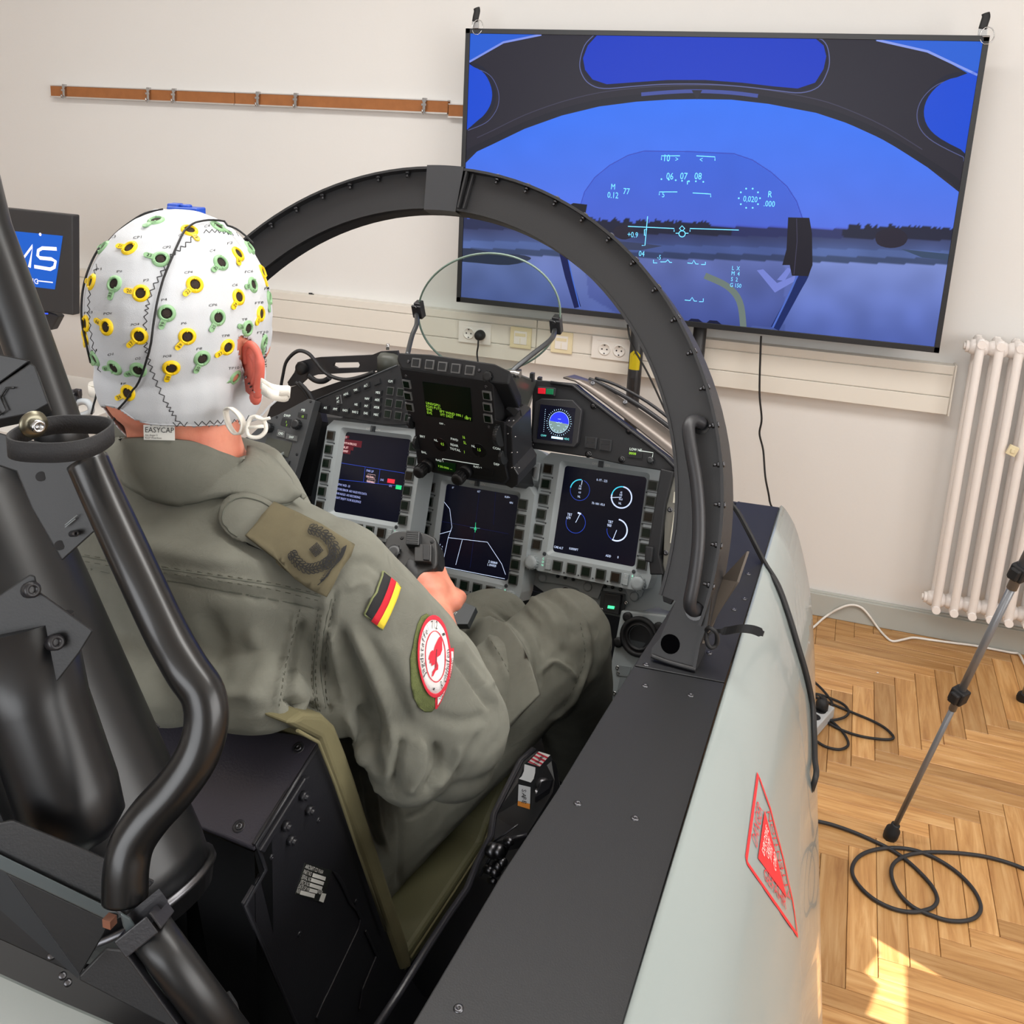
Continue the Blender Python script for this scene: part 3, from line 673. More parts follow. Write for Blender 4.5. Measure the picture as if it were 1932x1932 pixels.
def skinstroke(m, pts, wd, off=.0006, closed=True, sub=6):
    P = []
    n = len(pts)
    for i in range(n if closed else n-1):
        a, b = pts[i], pts[(i+1) % n]
        for j in range(sub): P.append((a[0]+(b[0]-a[0])*j/sub, a[1]+(b[1]-a[1])*j/sub))
    if not closed: P.append(pts[-1])
    W = [fusP(*p, off) for p in P]; n = len(P); vs = []
    for i in range(n):
        a = W[i-1] if (i or closed) else W[i]; b = W[(i+1) % n] if (i < n-1 or closed) else W[i]
        nn = cast(TF_, *P[i]); nn = nn[1] if nn else V((1, 0, 0)); q = (b-a).normalized().cross(nn).normalized()*(wd/2); vs += [W[i]+q, W[i]-q]
    m.add(vs, [(2*i, 2*i+1, 2*((i+1) % n)+1, 2*((i+1) % n)) for i in range(n if closed else n-1)])
m = MB()
tri = [dp(*p) for p in ((218, 112), (98, 985), (104, 1035), (125, 1068), (632, 1798), (578, 1430), (478, 980), (345, 470))]
skinstroke(m, tri, .0045)
wt = m.build('warning_triangle', MRED, fr_sh)
m = MB()
red = [dp(*p) for p in ((288, 490), (218, 990), (520, 1410))]
vs = []; g = 10
for i in range(g+1):
    for j in range(g+1-i):
        a, b, c = i/g, j/g, 1-i/g-j/g; vs.append(fusP(red[0][0]*c+red[1][0]*a+red[2][0]*b, red[0][1]*c+red[1][1]*a+red[2][1]*b, .0006))
idx = {}; q = 0
for i in range(g+1):
    for j in range(g+1-i): idx[i, j] = q; q += 1
fs = [(idx[i, j], idx[i+1, j], idx[i, j+1]) for i in range(g) for j in range(g-i)]+[(idx[i+1, j], idx[i+1, j+1], idx[i, j+1]) for i in range(g) for j in range(g-i-1)]
m.add(vs, fs); m.build('red_field', MRED, fr_sh)
def affine(o, ex, ey, off):
    o, ex, ey = dp(*o), ex, ey
    return lambda x, y: fusP(o[0]+(ex[0]*x+ey[0]*y)*k, o[1]+(ex[1]*x+ey[1]*y)*k, off)
nul = Fr((0, 0, 0), (1, 0, 0), (0, 1, 0)); m = MB()
def affw(o, e, t, up, h):
    vs, fs, mn, wd = textmesh(t); L_ = math.hypot(e[0]-o[0], e[1]-o[1]); sx = 1/(wd-mn); D = (e[0]-o[0], e[1]-o[1])
    return vs, fs, mn, [fusP(*dp(o[0]+D[0]*(a-mn)*sx+up[0]*b/.7, o[1]+D[1]*(a-mn)*sx+up[1]*b/.7), .0009) for a, b in vs]
for o_, e_, t, up in (((205, 890), (262, 495), 'DANGER', (-52, -128)), ((562, 1428), (338, 500), 'ATTENTION', (-30, 8)), ((278, 1195), (510, 1530), 'GEFAHR', (0, -118))):
    vs, fs, mn, out = affw(o_, e_, t, up, 1); m.add(out, fs)
m.build('warning_words', mat('warning_red_dark', (196, 50, 58), .55), wt)
m = MB()
for o_, e_, t, up in (((275, 975), (318, 705), 'EXPLOSIVE', (-28, -70)), ((318, 1010), (345, 830), 'CANOPY', (-28, -75)), ((345, 1020), (362, 905), 'JETTISON', (-18, -50)), ((395, 1140), (400, 980), 'CORD', (-28, -80))):
    vs, fs, mn, out = affw(o_, e_, t, up, 1); m.add([p+V((.0006, 0, .0002)) for p in out], fs)
m.build('warning_small_print', MPRINT, wt)
# ---------------------------------------------------------------- windscreen arch
AY = .09; ar = V((math.cos(AY), -math.sin(AY), 0)); af = V((math.sin(AY), math.cos(AY), 0)); ab = CO + af*-.45 + UZ*1.05
ak = .4; av = (UZ+af*ak).normalized()
FA = Fr(ab, ar, av)          # n points back to the pilot
arch = empty('windscreen_arch', FA.P(.5, 0), 'large black windscreen arch rising from the sill around the cockpit', 'arch')
ac = (.035, .145); RO, RI = .497, .432
t0, t1 = math.radians(-12), math.radians(192)
def arc_pts(r, n=72, a0=t0, a1=t1): return [(ac[0]+r*math.cos(a0+(a1-a0)*i/n), ac[1]+r*math.sin(a0+(a1-a0)*i/n)) for i in range(n+1)]
def ring_solid(m, r0, r1, z0, z1, a0=t0, a1=t1, n=72, dcz=0, mi=0):
    A = arc_pts(r0, n, a0, a1); B = arc_pts(r1, n, a0, a1); vs = []
    for (x, y), (x2, y2) in zip(A, B): vs += [FA.P(x, y, z0), FA.P(x2, y2, z0), FA.P(x2, y2, z1), FA.P(x, y, z1)]
    fs = [(4*i+a, 4*i+b, 4*i+4+b, 4*i+4+a) for i in range(n) for a, b in ((0, 1), (1, 2), (2, 3), (3, 0))]+[(0, 3, 2, 1), (4*n, 4*n+1, 4*n+2, 4*n+3)]
    b = len(m.s); m.add(vs, fs, mi, True)
m = MB(); ring_solid(m, RI, RO, -.006, 0, a0=math.radians(-8)); web = m.build('web', MARCH, arch); em = web.modifiers.new('e', 'EDGE_SPLIT'); em.split_angle = .6
m = MB(); ring_solid(m, RO-.004, RO, -.075, .012, a0=math.radians(-10)); o = m.build('outer_flange', MARCH, arch); o.modifiers.new('e', 'EDGE_SPLIT').split_angle = .6
m = MB(); ring_solid(m, RI, RI+.004, -.03, .003, a0=math.radians(-8)); o = m.build('inner_flange', MARCH, arch); o.modifiers.new('e', 'EDGE_SPLIT').split_angle = .6
# right foot that widens onto the sill
foot = [FA.px(*p) for p in ((1304, 905), (1300, 985), (1291, 1067), (1277, 1130), (1262, 1165), (1245, 1205), (1230, 1222), (1229, 1236), (1262, 1248), (1313, 1262), (1322, 1215), (1335, 1181), (1347, 1095), (1362, 985), (1367, 900))]
m = MB(); m.fprism(FA, foot, -.008, .001); o = m.build('foot_plate', MARCH, arch)
m = MB(); x, y = FA.px(1265, 1215); m.fpoly(FA, circle(x, y, .0125, 20), .0014); m.build('hole_shade', mat('hole_shade_black', (5, 5, 6), 1., spec=0), arch)  # flat black disc painted for the shade inside the lightening hole
m = MB(); m.tube(catmull([FA.P(*FA.px(*p), .002) for p in ((1230, 1237), (1262, 1249), (1313, 1263))], 12), .0032, 6); m.build('weld_bead', MARCH, arch)
m = MB(); a, b = FA.px(1313, 1262), FA.px(1335, 1181)
fl = [FA.P(*FA.px(*p), 0) for p in ((1313, 1263), (1322, 1215), (1335, 1181), (1347, 1095), (1362, 985), (1366, 930))]
vs = []
for i, p in enumerate(fl): vs += [p+FA.n*.004, p-FA.n*(.045+.008*i)]
m.add(vs, [(2*i, 2*i+1, 2*i+3, 2*i+2) for i in range(len(fl)-1)]); o = m.build('outer_flange', MARCH, arch); o.modifiers.new('s', 'SOLIDIFY').thickness = .004
m = MB(); P = [at(*p, Z=1.052) for p in ((1331, 1181), (1402, 1040), (1380, 1100))]
w0 = FA.P(*FA.px(1360, 1000), -.02); m.prism([V(fl[1])-FA.n*.01, V(fl[3])-FA.n*.06, FA.P(*FA.px(1402, 1040), -.04), FA.P(*FA.px(1380, 1100), -.05), V(fl[3])-FA.n*.05+V((0, 0, -.05))], V((.003, 0, 0))); 
m.build('gusset', mat('gusset_metal', (118, 108, 98), .3, .6), arch)
# bolts through the outer flange: nuts under it and heads above it
for i in range(33):
    a = math.radians(-4+i*6.05)
    if i in (15,): continue
    rd = FA.u*math.cos(a)+FA.v*math.sin(a); c = FA.P(ac[0]+(RO-.004)*math.cos(a), ac[1]+(RO-.004)*math.sin(a), .0055)
    m = MB(); m.cyl(c, c-rd*.004, .0038, 6); m.cyl(c-rd*.004, c-rd*.0095, .0021, 8); m.lathe(c+rd*.004, rd, [(.0042, 0), (.0038, .0012), (.002, .002)], 12); m.build('bolt', MSTEELD if i < 15 else MBLK, arch)
# joint angle and tape sheet at the crown
aj = math.radians(87.5)
def AP(a, r, z): return FA.P(ac[0]+r*math.cos(math.radians(a)), ac[1]+r*math.sin(math.radians(a)), z)
TA = [i/6 for i in range(7)]; x_, y_ = FA.px(874, 350); ang0 = math.degrees(math.atan2(y_-ac[1], x_-ac[0])); x_, y_ = FA.px(808, 350); ang1 = math.degrees(math.atan2(y_-ac[1], x_-ac[0]))
m = MB(); vs = []
for t in TA:
    a = ang0+(ang1-ang0)*t; vs += [AP(a, RO+.0015, -.02), AP(a, RO+.0015, .013), AP(a, RI-.002, .0035), AP(a, RI-.0015, -.02)]
m.add(vs, [(4*i+j, 4*i+j+1, 4*i+5+j, 4*i+4+j) for i in range(6) for j in range(3)]); o = m.build('tape_sheet', mat('black_sheet', (54, 55, 58), .38), arch)
m = MB(); a = ang0-.5
m.prism([AP(a, RO-.005, 0), AP(a, RO-.005, .0125), AP(a, RI+.003, .010), AP(a, RI+.003, 0)], (AP(a-.4, RI, 0)-AP(a, RI, 0)))
m.prism([AP(a-1.2, RO-.006, .002), AP(a-1.2, RO-.006, .008), AP(a-1.2, RI+.004, .008), AP(a-1.2, RI+.004, .002)], (AP(a-1.5, RI, 0)-AP(a-1.2, RI, 0)))
m.build('joint_angle', MARCH, arch)
# curved grab handle on the right leg
hp = [((1326, 800), .004), ((1313, 797), .02), ((1307, 812), .03), ((1312, 850), .034), ((1322, 910), .034), ((1327, 970), .034), ((1326, 1030), .034), ((1318, 1090), .032), ((1309, 1135), .028), ((1311, 1150), .014), ((1317, 1150), .002)]
m = MB(); m.tube(catmull([FA.P(*FA.px(*p), z) for p, z in hp], 5), .0085, 14); m.build('grab_handle', MBLK, arch)
m = MB()
for p in ((1322, 802), (1311, 1152)): x, y = FA.px(*p); m.fpoly(FA, circle(x, y, .0125, 20), .0015)
m.build('handle_boss', MBLKG, arch)
# tie strap looped through the foot
m = MB(); base = FA.P(*FA.px(1340, 1190), -.01)
P = catmull([at(1330, 1205, d=1.2), at(1345, 1192, d=1.2), at(1370, 1190, d=1.19), at(1395, 1186, d=1.17), at(1420, 1188, d=1.16), at(1440, 1196, d=1.15)], 5)
vs = []
for i, p in enumerate(P):
    w_ = (.0055 if i > 8 else .0028)*(1 if i < len(P)-2 else .6); vs += [p+V((.2, .3, .93)).normalized()*w_, p-V((.2, .3, .93)).normalized()*w_]
m.add(vs, [(2*i, 2*i+1, 2*i+3, 2*i+2) for i in range(len(P)-1)])
m.tube(catmull([at(1333, 1190, d=1.2), at(1340, 1185, d=1.19), at(1352, 1195, d=1.19), at(1352, 1215, d=1.2), at(1342, 1222, d=1.2), at(1334, 1212, d=1.2)], 3, True), .003, 6, closed=True)
o = m.build('hook_strap', MRUB, label='black hook-and-loop strap tied to the foot of the arch', cat='strap'); o.modifiers.new('s', 'SOLIDIFY').thickness = .0015
# ---------------------------------------------------------------- the three square displays
def key(m, fr, x, y, w, h=None, z=.004, ang=0., mf=0, mc=1, t=.0022):
    h = h or w; m.fbox(fr, x-w/2, x+w/2, y-h/2, y+h/2, 0, z, mf, ang); m.fbox(fr, x-w/2+t, x+w/2-t, y-h/2+t, y+h/2-t, z, z+.0012, mc, ang)
def knob(fr, x, y, r, h, name, mt, parent, ribs=16):
    m = MB(); pr = []
    m.lathe(fr.P(x, y, 0), fr.n, [(r*.85, 0), (r*.85, h*.15), (r, h*.2), (r, h*.8), (r*.9, h), (r*.5, h*1.02)], ribs*2)
    for i in range(ribs):
        a = 2*math.pi*i/ribs; c = fr.P(x+r*math.cos(a), y+r*math.sin(a), h*.5); m.box(c, (.0022, .0022, h*.55), (fr.u*math.cos(a)+fr.v*math.sin(a), fr.v*math.cos(a)-fr.u*math.sin(a), fr.n))
    return m.build(name, mt, parent)
BZ = [(-.126, .088), (-.111, .102), (.106, .102), (.119, .088), (.117, -.095), (.113, -.114), (.09, -.121), (-.103, -.121), (-.122, -.108), (-.126, -.093)]
MBZ2 = MGREYL
def mfd(fr, label, draw, hidden=()):
    root = empty('display_unit', fr.P(0, -.12, -.05), label, 'display', 'grey framed square cockpit displays'); rd = fr
    m = MB(); n = len(BZ); sc = rrect(-.0815, .0815, -.0815, .0815, .006, 4)
    inner = rrect(-.0895, .0895, -.0895, .0895, .007, 4)
    # frame: outer outline to inner opening as triangulated ring, then the sloped reveal
    ov = [V((a, b)) for a, b in BZ]; iv = [V(p) for p in inner]; E = [(i, (i+1) % n) for i in range(n)]+[(n+i, n+(i+1) % len(iv)) for i in range(len(iv))]
    vo, eo, fo, *_ = delaunay_2d_cdt(ov+iv, E, [], 0, 1e-7)
    fs = [tuple(f) for f in fo if not inpoly(*(sum((vo[i] for i in f), V((0, 0)))/len(f)), inner)]
    m.add([fr.P(p.x, p.y, 0) for p in vo], fs)
    m.add([fr.P(x, y, 0) for x, y in BZ]+[fr.P(x, y, -.05) for x, y in BZ], [(i, n+i, n+(i+1) % n, (i+1) % n) for i in range(n)])
    k_ = len(inner); m.add([fr.P(x, y, 0) for x, y in inner]+[fr.P(x, y, -.009) for x, y in sc], [(i, (i+1) % k_, k_+(i+1) % k_, k_+i) for i in range(k_)])
    b = m.build('bezel', MGREYL, root)
    m = MB()
    for s in (-1, 1):
        x = -.111 if s < 0 else .098
        for i in range(5):
            y = .0557-.0287*i; m.fbox(fr, x-.009, x+.009, y-.0006, y+.0006, 0, .0012); screw(m, fr.P(x+.009*-s*1.2, y-.001, 0), fr.n, .0016)
    for i in range(6): screw(m, fr.P(-.0776+.0288*i, -.115, 0), fr.n, .0016)
    for a, b_ in ((-.093, -.088), (.084, -.089)): m.lathe(fr.P(a, b_, 0), fr.n, [(.0036, 0), (.0036, .001), (.002, .0011)], 12)
    m.build('bezel_detail', MGREYD, b)
    m = MB(); m.fpoly(fr, sc, -.009); scrn = m.build('screen', MSCR, root)
    caps = [MKEYG, MKEYB, MKEYG]
    def btn(x, y, i, nm='push_button'):
        m = MB(); key(m, fr, x, y, .019, .019, .0035); m.build(nm, [mat('button_rim', (74, 76, 74), .45), MKEYG if (i*7) % 5 else MKEYB], root)
    for i in range(6): btn(-.111, .070-.0287*i, i); btn(.098, .068-.0284*i, i+3)
    for i in range(5): btn(-.063+.0288*i, -.105, i+1)
    for s, x in ((-1, -.082), (1, .072)):
        m = MB(); m.fbox(fr, x-.005, x+.005, -.1155, -.095, 0, .004); m.build('rocker_switch', MGREYL, root, bev=.001)
        m = MB(); m.text('+' if s > 0 else '-', fr, x-.002, -.101, .004, .0042); m.fbox(fr, x-.005, x+.005, -.1054, -.105, .004, .0042); m.build('rocker_mark', MPRINT, root)
        m = MB()
        for j in range(3): m.text('CON'[j] if s < 0 else 'BRT'[j], fr, x+(-.012 if s < 0 else .011), -.099-.006*j, .0036, .0006, 0, 'c')
        m.build('glowing_mark', emission('cyan_green_mark', (150, 235, 200), 1.), root)
        knob(fr, -.113 if s < 0 else .098, -.1075, .0125, .018, 'knob', MGREYL, root)
    m = MB(); m.fbox(fr, -.011, -.002, .087, .099, 0, .004); m.fbox(fr, -.009, -.004, .089, .097, .004, .007); m.build('toggle', MGREYD, root)
    m = MB(); m.text('OFF', fr, -.0245, .0905, .0045, .0004); m.text('ON', fr, .001, .0905, .0045, .0004); m.build('off_on_print', MPRINT, root)
    draw(fr.up(-.0088), scrn); return root
FRR = pose((-.34, 1.608, 1.03), .363, -.173, .069); FRL = pose((-.803, 1.598, 1.034), .352, -.238, .109); FRC = pose((-.579, 1.605, .954), .3, -.2, .075)
BLF = emission('display_faint_blue', (26, 34, 86), .8); BL = emission('display_blue', (50, 80, 200), .8); CY_ = emission('display_cyan', (70, 200, 230), .9); WH = emission('display_pale', (205, 220, 250), .9)
def px5(a, b): return 880+a*550/1932, 640+b*550/1932
def px4(a, b): return 450+a*550/1932, 640+b*550/1932
def drawR(fr, s):
    m = MB(); q = lambda *p: fr.px(*px5(*p))
    for c, col_arc, a0, a1 in (((752, 1000), 'b', 0, 0), ((1028, 1048), 'w', 0, 0), ((724, 1215), 'b', 0, 0), ((998, 1265), 'w', 0, 0)):
        x, y = q(*c); r = .0195
        if col_arc == 'b':
            m.stroke(fr, circle(x, y, r, 30, math.radians(-190), math.radians(75)), .0007, .0001, 1)
        else:
            lo = -190 if c[0] == 1028 else -110
            m.stroke(fr, circle(x, y, r, 30, math.radians(lo), math.radians(88)), .0024, .0001, 0)
            if lo == -110: m.stroke(fr, circle(x, y, r, 12, math.radians(-180), math.radians(-112)), .0007, .0001, 1)
        if c[1] < 1100: m.stroke(fr, circle(x, y, r, 20, math.radians(88), math.radians(175)), .002, .0001, 2)
        e = {752: (768, 935), 1028: (955, 1050), 724: (755, 1155), 998: (972, 1325)}[c[0]]; s0 = {752: (763, 965), 1028: (1028, 1047), 724: (724, 1215), 998: (996, 1265)}[c[0]]
        m.stroke(fr, [q(*s0), q(*e)], .0011, .0002, 0)
    m.stroke(fr, [q(738, 1150), q(760, 1158)], .003, .0001, 0)
    for t, a, b, h in (('A.J', 747, 977, .0036), ('100', 743, 995, .0036), ('4.0', 742, 1020, .0036), ('NL', 737, 1048, .004), ('AJ', 1019, 1020, .0036), ('100', 1014, 1037, .0036), ('95.0', 1010, 1065, .0036), ('NL', 1008, 1093, .004), ('TBT', 667, 1168, .005), ('679', 662, 1190, .005), ('TBT', 937, 1217, .005), ('900', 932, 1240, .005), ('0- FT - 225', 862, 938, .0042), ('70- NH -95.0', 830, 1092, .0042), ('CAB ALT', 580, 1382, .0042), ('0.0000FT', 681, 1393, .0042), ('ADD', 922, 1440, .0042), ('0', 1000, 1452, .0042)):
        m.text(t, fr, *q(a, b), h, .0001, 0, 'l', .8)
    m.build('display_symbols', [WH, BL, CY_], s, kind='stuff')
def drawC(fr, s):
    m = MB(); q = lambda *p: fr.px(*px4(*p)); st = lambda *p, w=.0009, mi=0: m.stroke(fr, [q(*a) for a in p], w, .0002, mi)
    st((1345, 1055), (1400, 1125), (1415, 1245), (1390, 1315), (1355, 1480)); st((1312, 1297), (1410, 1270)); st((1390, 1315), (1650, 1345), (1745, 1490), (1770, 1560)); st((1483, 1330), (1440, 1495)); st((1320, 1500), (1765, 1588))
    st((1600, 985), (1535, 1515), w=.0004, mi=1); st((1335, 1205), (1790, 1290), w=.0004, mi=1); st((1705, 1000), (1690, 1230), w=.0004, mi=1)
    st((1535, 1248), (1600, 1254), w=.0007, mi=2); st((1572, 1215), (1568, 1280), w=.001, mi=3)
    m.stroke(fr, [q(1572, 1242), q(1562, 1260), q(1576, 1264)], .0014, .0003, 3, True)
    for t, a, b, h in (('/3°', 1415, 988, .0035), ('6/3°', 1583, 1014, .0038), ('RUFF+', 1765, 1050, .0036), ('40N', 1795, 1088, .0038), ('Z 000849', 1655, 1480, .0045), ('L 094959', 1650, 1500, .0045), ('L 4', 1325, 1365, .0035), ('4', 1347, 1380, .0035), ('D', 1342, 1398, .0035), ('150', 1335, 1415, .0035)): m.text(t, fr, *q(a, b), h, .0002, 0, 'l', .8)
    m.build('display_symbols', [WH, BLF, emission('display_teal', (120, 190, 190), .8), emission('display_marker_green', (60, 220, 150), .9)], s, kind='stuff')
def drawL(fr, s):
    m = MB(); q = lambda *p: fr.px(*px4(*p)); st = lambda *p, w=.0005, mi=1: m.stroke(fr, [q(*a) for a in p], w, .0001, mi)
    st((680, 820), (1100, 888)); st((655, 928), (1085, 975)); st((840, 848), (828, 945)); st((938, 865), (925, 960))
    for (a, b), (c, d), mi in (((700, 640), (735, 655), 3), ((695, 690), (820, 690), 3), ((690, 715), (765, 722), 3), ((688, 742), (745, 745), 3), ((985, 950), (1037, 930), 4), ((1040, 992), (1082, 970), 5)):
        x0, y0 = q(a, b+(14 if mi == 3 else 0)); x1, y1 = q(c, d-(14 if mi == 3 else 0)); m.fpoly(fr, [(min(x0, x1), min(y0, y1)), (max(x0, x1), min(y0, y1)), (max(x0, x1), max(y0, y1)), (min(x0, x1), max(y0, y1))], .0001, mi)
    for t, a, b, h, mi in (('FCS', 702, 655, .0042, 2), ('WTF INTERLOCK', 697, 693, .0042, 2), ('SBL JET', 693, 721, .0042, 2), ('DEMIST', 690, 746, .0042, 2), ('PWR UP', 848, 878, .0048, 0), ('CAUTION', 846, 914, .004, 2), ('WARNING', 848, 946, .004, 2), ('LINS', 940, 937, .0042, 0), ('GPS', 997, 977, .0042, 0), ('GPWS WSD - 50', 655, 968, .0045, 0), ('STORE ERROR -NO VALID POS DATA', 652, 998, .0045, 0), ('AVR NOGO -NO RECORDING', 647, 1027, .0045, 0), ('ASAT! ENJOY YOUR BOLDFACE', 643, 1055, .0045, 0)):
        m.text(t, fr, *q(a, b), h, .0003, mi, 'l', .72, -.02)
    for b in (908, 940): x, y = q(880, b); m.stroke(fr, [(x-.0095, y-.003), (x+.0095, y-.003), (x+.0095, y+.0035), (x-.0095, y+.0035)], .0005, .0002, 2, True)
    m.build('display_symbols', [emission('display_lavender', (150, 160, 215), .8), BL, emission('display_pink', (230, 190, 190), .8), emission('display_dark_red', (84, 30, 38), .5), emission('display_red', (205, 45, 60), .9), emission('display_green_box', (40, 190, 110), .9)], s, kind='stuff')
mfd(FRL, 'left grey-framed square display with warning texts, partly behind the shoulder', drawL)
mfd(FRC, 'middle grey-framed square display with pale outline map, under the black panel', drawC)
mfd(FRR, 'right grey-framed square display with four round gauges', drawR)
# ================================================================ instruments around the displays
def q3(a, b): return 720+a*300/1932, 660+b*300/1932
def q6(a, b): return 480+a*280/1932, 640+b*280/1932
def q2(a, b): return 560+a*240/1932, 700+b*240/1932
def r2(a, b): return 850+a*550/1932, 1100+b*550/1932
GL = lambda s: emission('legend_white', (205, 215, 208), .75)
LEG = emission('legend_white', (205, 215, 208), .75); LEGG = emission('legend_green', (150, 205, 60), .8)
# ---- right coaming panel
FG = pose(cpx(1130, 800, b=.03), .32, -.17, .07)
gp = empty('gauge_console', FG.P(0, -.1, 0), 'black sloping instrument panel right of the head-up unit, with attitude gauge', 'instrument panel')
P = [FG.px(*p) for p in ((1005, 716), (1017, 717), (1084, 723), (1096, 734), (1262, 862), (1281, 888), (1262, 890), (1173, 876), (1108, 862), (1000, 846), (1003, 790))]
m = MB(); m.fprism(FG, P, -.02, 0); m.build('face_plate', MDK, gp, bev=.0015)
m = MB(); m.tube([FG.P(*FG.px(*p), .002) for p in ((1040, 722), (1082, 728), (1096, 740), (1255, 862), (1278, 886))], .0035, 8); m.build('edge_rail', MBLK, gp)
for p in ((1120, 766), (1187, 813), (1110, 857), (1173, 867), (1001, 838)):
    m = MB(); screw(m, FG.P(*FG.px(*p), 0), FG.n, .0065); m.lathe(FG.P(*FG.px(*p), 0), FG.n, [(.0045, 0), (.004, .004), (.002, .005)], 12); m.build('fastener', MBLKG, gp)
def fq(fr, pts, z0, z1, m, mi=0): m.fprism(fr, [fr.px(*p) for p in pts], z0, z1, mi)
g = MB(); gq = [px5(*p) for p in ((515, 395), (720, 405), (780, 470), (752, 690), (725, 720), (460, 690), (450, 660), (470, 420))]
fq(FG, gq, 0, .012, g); gau = g.build('gauge_housing', MBLK, gp, bev=.002)
sq = [px5(*p) for p in ((510, 435), (740, 462), (716, 695), (485, 662))]
m = MB(); fq(FG, sq, .012, .0125, m); m.build('gauge_glass', MSCR, gp)
m = MB()
for a, b in (((508, 430), (483, 665)), ((780, 475), (752, 690))): m.stroke(FG, [FG.px(*px5(*a)), FG.px(*px5(*b))], .0016, .0128)
m.build('gauge_edge', MSTEELD, gp)
m = MB(); cx, cy = FG.px(*px5(632, 555)); r = .0195; t = math.radians(-3)
m.fpoly(FG, circle(cx, cy, r, 24, math.radians(-4), math.radians(176)), .013, 0); m.fpoly(FG, circle(cx, cy, r, 24, math.radians(176), math.radians(356)), .013, 1)
m.stroke(FG, circle(cx, cy, r, 30), .0005, .0132, 2, True)
for i in range(36): a = i*math.pi/18; m.stroke(FG, [(cx+.0225*math.cos(a), cy+.0225*math.sin(a)), (cx+(.0245 if i % 3 else .0255)*math.cos(a), cy+(.0245 if i % 3 else .0255)*math.sin(a))], .0006, .0132, 2)
for i in range(12): x, y = FG.px(*px5(543-i*1.1, 470+i*13)); m.fpoly(FG, circle(x, y, .0006, 6), .0132, 2)
for k_ in (-.006, .006): m.stroke(FG, [(cx-.003, cy+k_), (cx+.003, cy+k_)], .0005, .0134, 2)
m.stroke(FG, [(cx-.006, cy), (cx-.002, cy-.001), (cx, cy+.0008), (cx+.002, cy-.001), (cx+.006, cy)], .0006, .0134, 2)
for i in range(7): a = math.radians(200+i*23); m.stroke(FG, [(cx+.0145*math.cos(a), cy+.0145*math.sin(a)), (cx+.018*math.cos(a), cy+.018*math.sin(a))], .0005, .0134, 2)
m.stroke(FG, [FG.px(*px5(582, 652)), FG.px(*px5(658, 662))], .004, .0132, 2)
m.text('CNW', FG, *FG.px(*px5(512, 645)), .0035, .0132, 3, sx=.9); m.text('HDG', FG, *FG.px(*px5(666, 668)), .0035, .0132, 3, sx=.9)
m.build('gauge_symbols', [emission('gauge_sky_blue', (38, 48, 245), 1.), emission('gauge_ground_grey', (104, 126, 126), .8), emission('gauge_white', (190, 225, 250), .9), emission('gauge_cyan', (110, 215, 215), .8)], gau)
m = MB(); fq(FG, [px5(*p) for p in ((480, 315), (600, 325), (592, 380), (475, 365))], 0, .006, m); li = m.build('light_housing', MBLK, gp, bev=.001)
for pts, c, n in ((((485, 325), (535, 328), (533, 366), (484, 363)), (206, 28, 44), 'red_lamp'), (((538, 329), (588, 333), (585, 370), (536, 367)), (22, 104, 66), 'green_lamp')):
    m = MB(); fq(FG, [px5(*p) for p in pts], .006, .0075, m); m.build(n, mat(n, c, .3, emit=.25), gp, bev=.0006)
for pts in (((790, 645), (872, 655), (862, 730), (784, 718)), ((888, 660), (968, 670), (960, 745), (882, 735))):
    m = MB(); fq(FG, [px5(*p) for p in pts], 0, .003, m); o = m.build('flush_switch', MKEYD, gp, bev=.0006)
    c = [FG.px(*px5(*p)) for p in pts]; mid = (sum(p[0] for p in c)/4, sum(p[1] for p in c)/4); m = MB()
    for dy in (-.0052, .0052): m.fbox(FG, mid[0]-.008, mid[0]+.008, mid[1]+dy-.0042, mid[1]+dy+.0042, .003, .0036)
    m.build('switch_half', MBLKG, o)
m = MB(); m.text('LOW HT', FG, *FG.px(*px5(1082, 735)), .0045, .0004, 0, sx=.9); m.stroke(FG, [FG.px(*px5(*p)) for p in ((1145, 738), (1238, 752), (1232, 785))], .001, .0004); m.build('printed_legend', LEG, gp)
m = MB(); fq(FG, [px5(*p) for p in ((1075, 742), (1170, 755), (1166, 792), (1068, 780))], 0, .002, m); o = m.build('height_window', MTUB, gp)
m = MB(); m.text('0000', FG, *FG.px(*px5(1080, 762)), .0042, .0024, 0, sx=1.1); m.build('height_digits', LEGG, o)
knob(FG, *FG.px(*px5(1225, 803)), .006, .009, 'small_knob', MKEYD, gp, 8)
# ---- metal cowl that follows the panel edge, front windscreen frame and side rail
cw_ = empty('coaming_cowl', FG.P(.1, 0, -.1), 'brown-grey metal cowl curving behind the right coaming panel', 'cowl')
i_ = [(1062, 714), (1084, 720), (1100, 731), (1150, 768), (1210, 815), (1266, 860), (1290, 892)]; o_ = [(1072, 706), (1110, 718), (1138, 735), (1190, 768), (1245, 806), (1290, 842), (1312, 872)]
m = MB(); vs = []
for a, b in zip(i_, o_): vs += [FG.P(*FG.px(*a), -.001), FG.P(*FG.px(*b), -.03)]
m.add(vs, [(2*i, 2*i+1, 2*i+3, 2*i+2) for i in range(6)], 0, True); o = m.build('cowl_strip', mat('cowl_metal', (116, 108, 102), .34, .55, bump=.1, bscale=200), cw_); o.modifiers.new('s', 'SOLIDIFY').thickness = .003
m = MB(); m.tube(catmull([FG.P(*FG.px(*p), -.031) for p in ((1100, 712), (1135, 727), (1190, 758), (1245, 797), (1290, 834), (1312, 860))], 4), .0045, 8); m.tube(catmull([FG.P(*FG.px(*p), -.036) for p in ((1110, 709), (1150, 722), (1210, 755), (1265, 798), (1312, 845))], 4), .003, 8)
m.build('cowl_tube', MBLK, cw_)
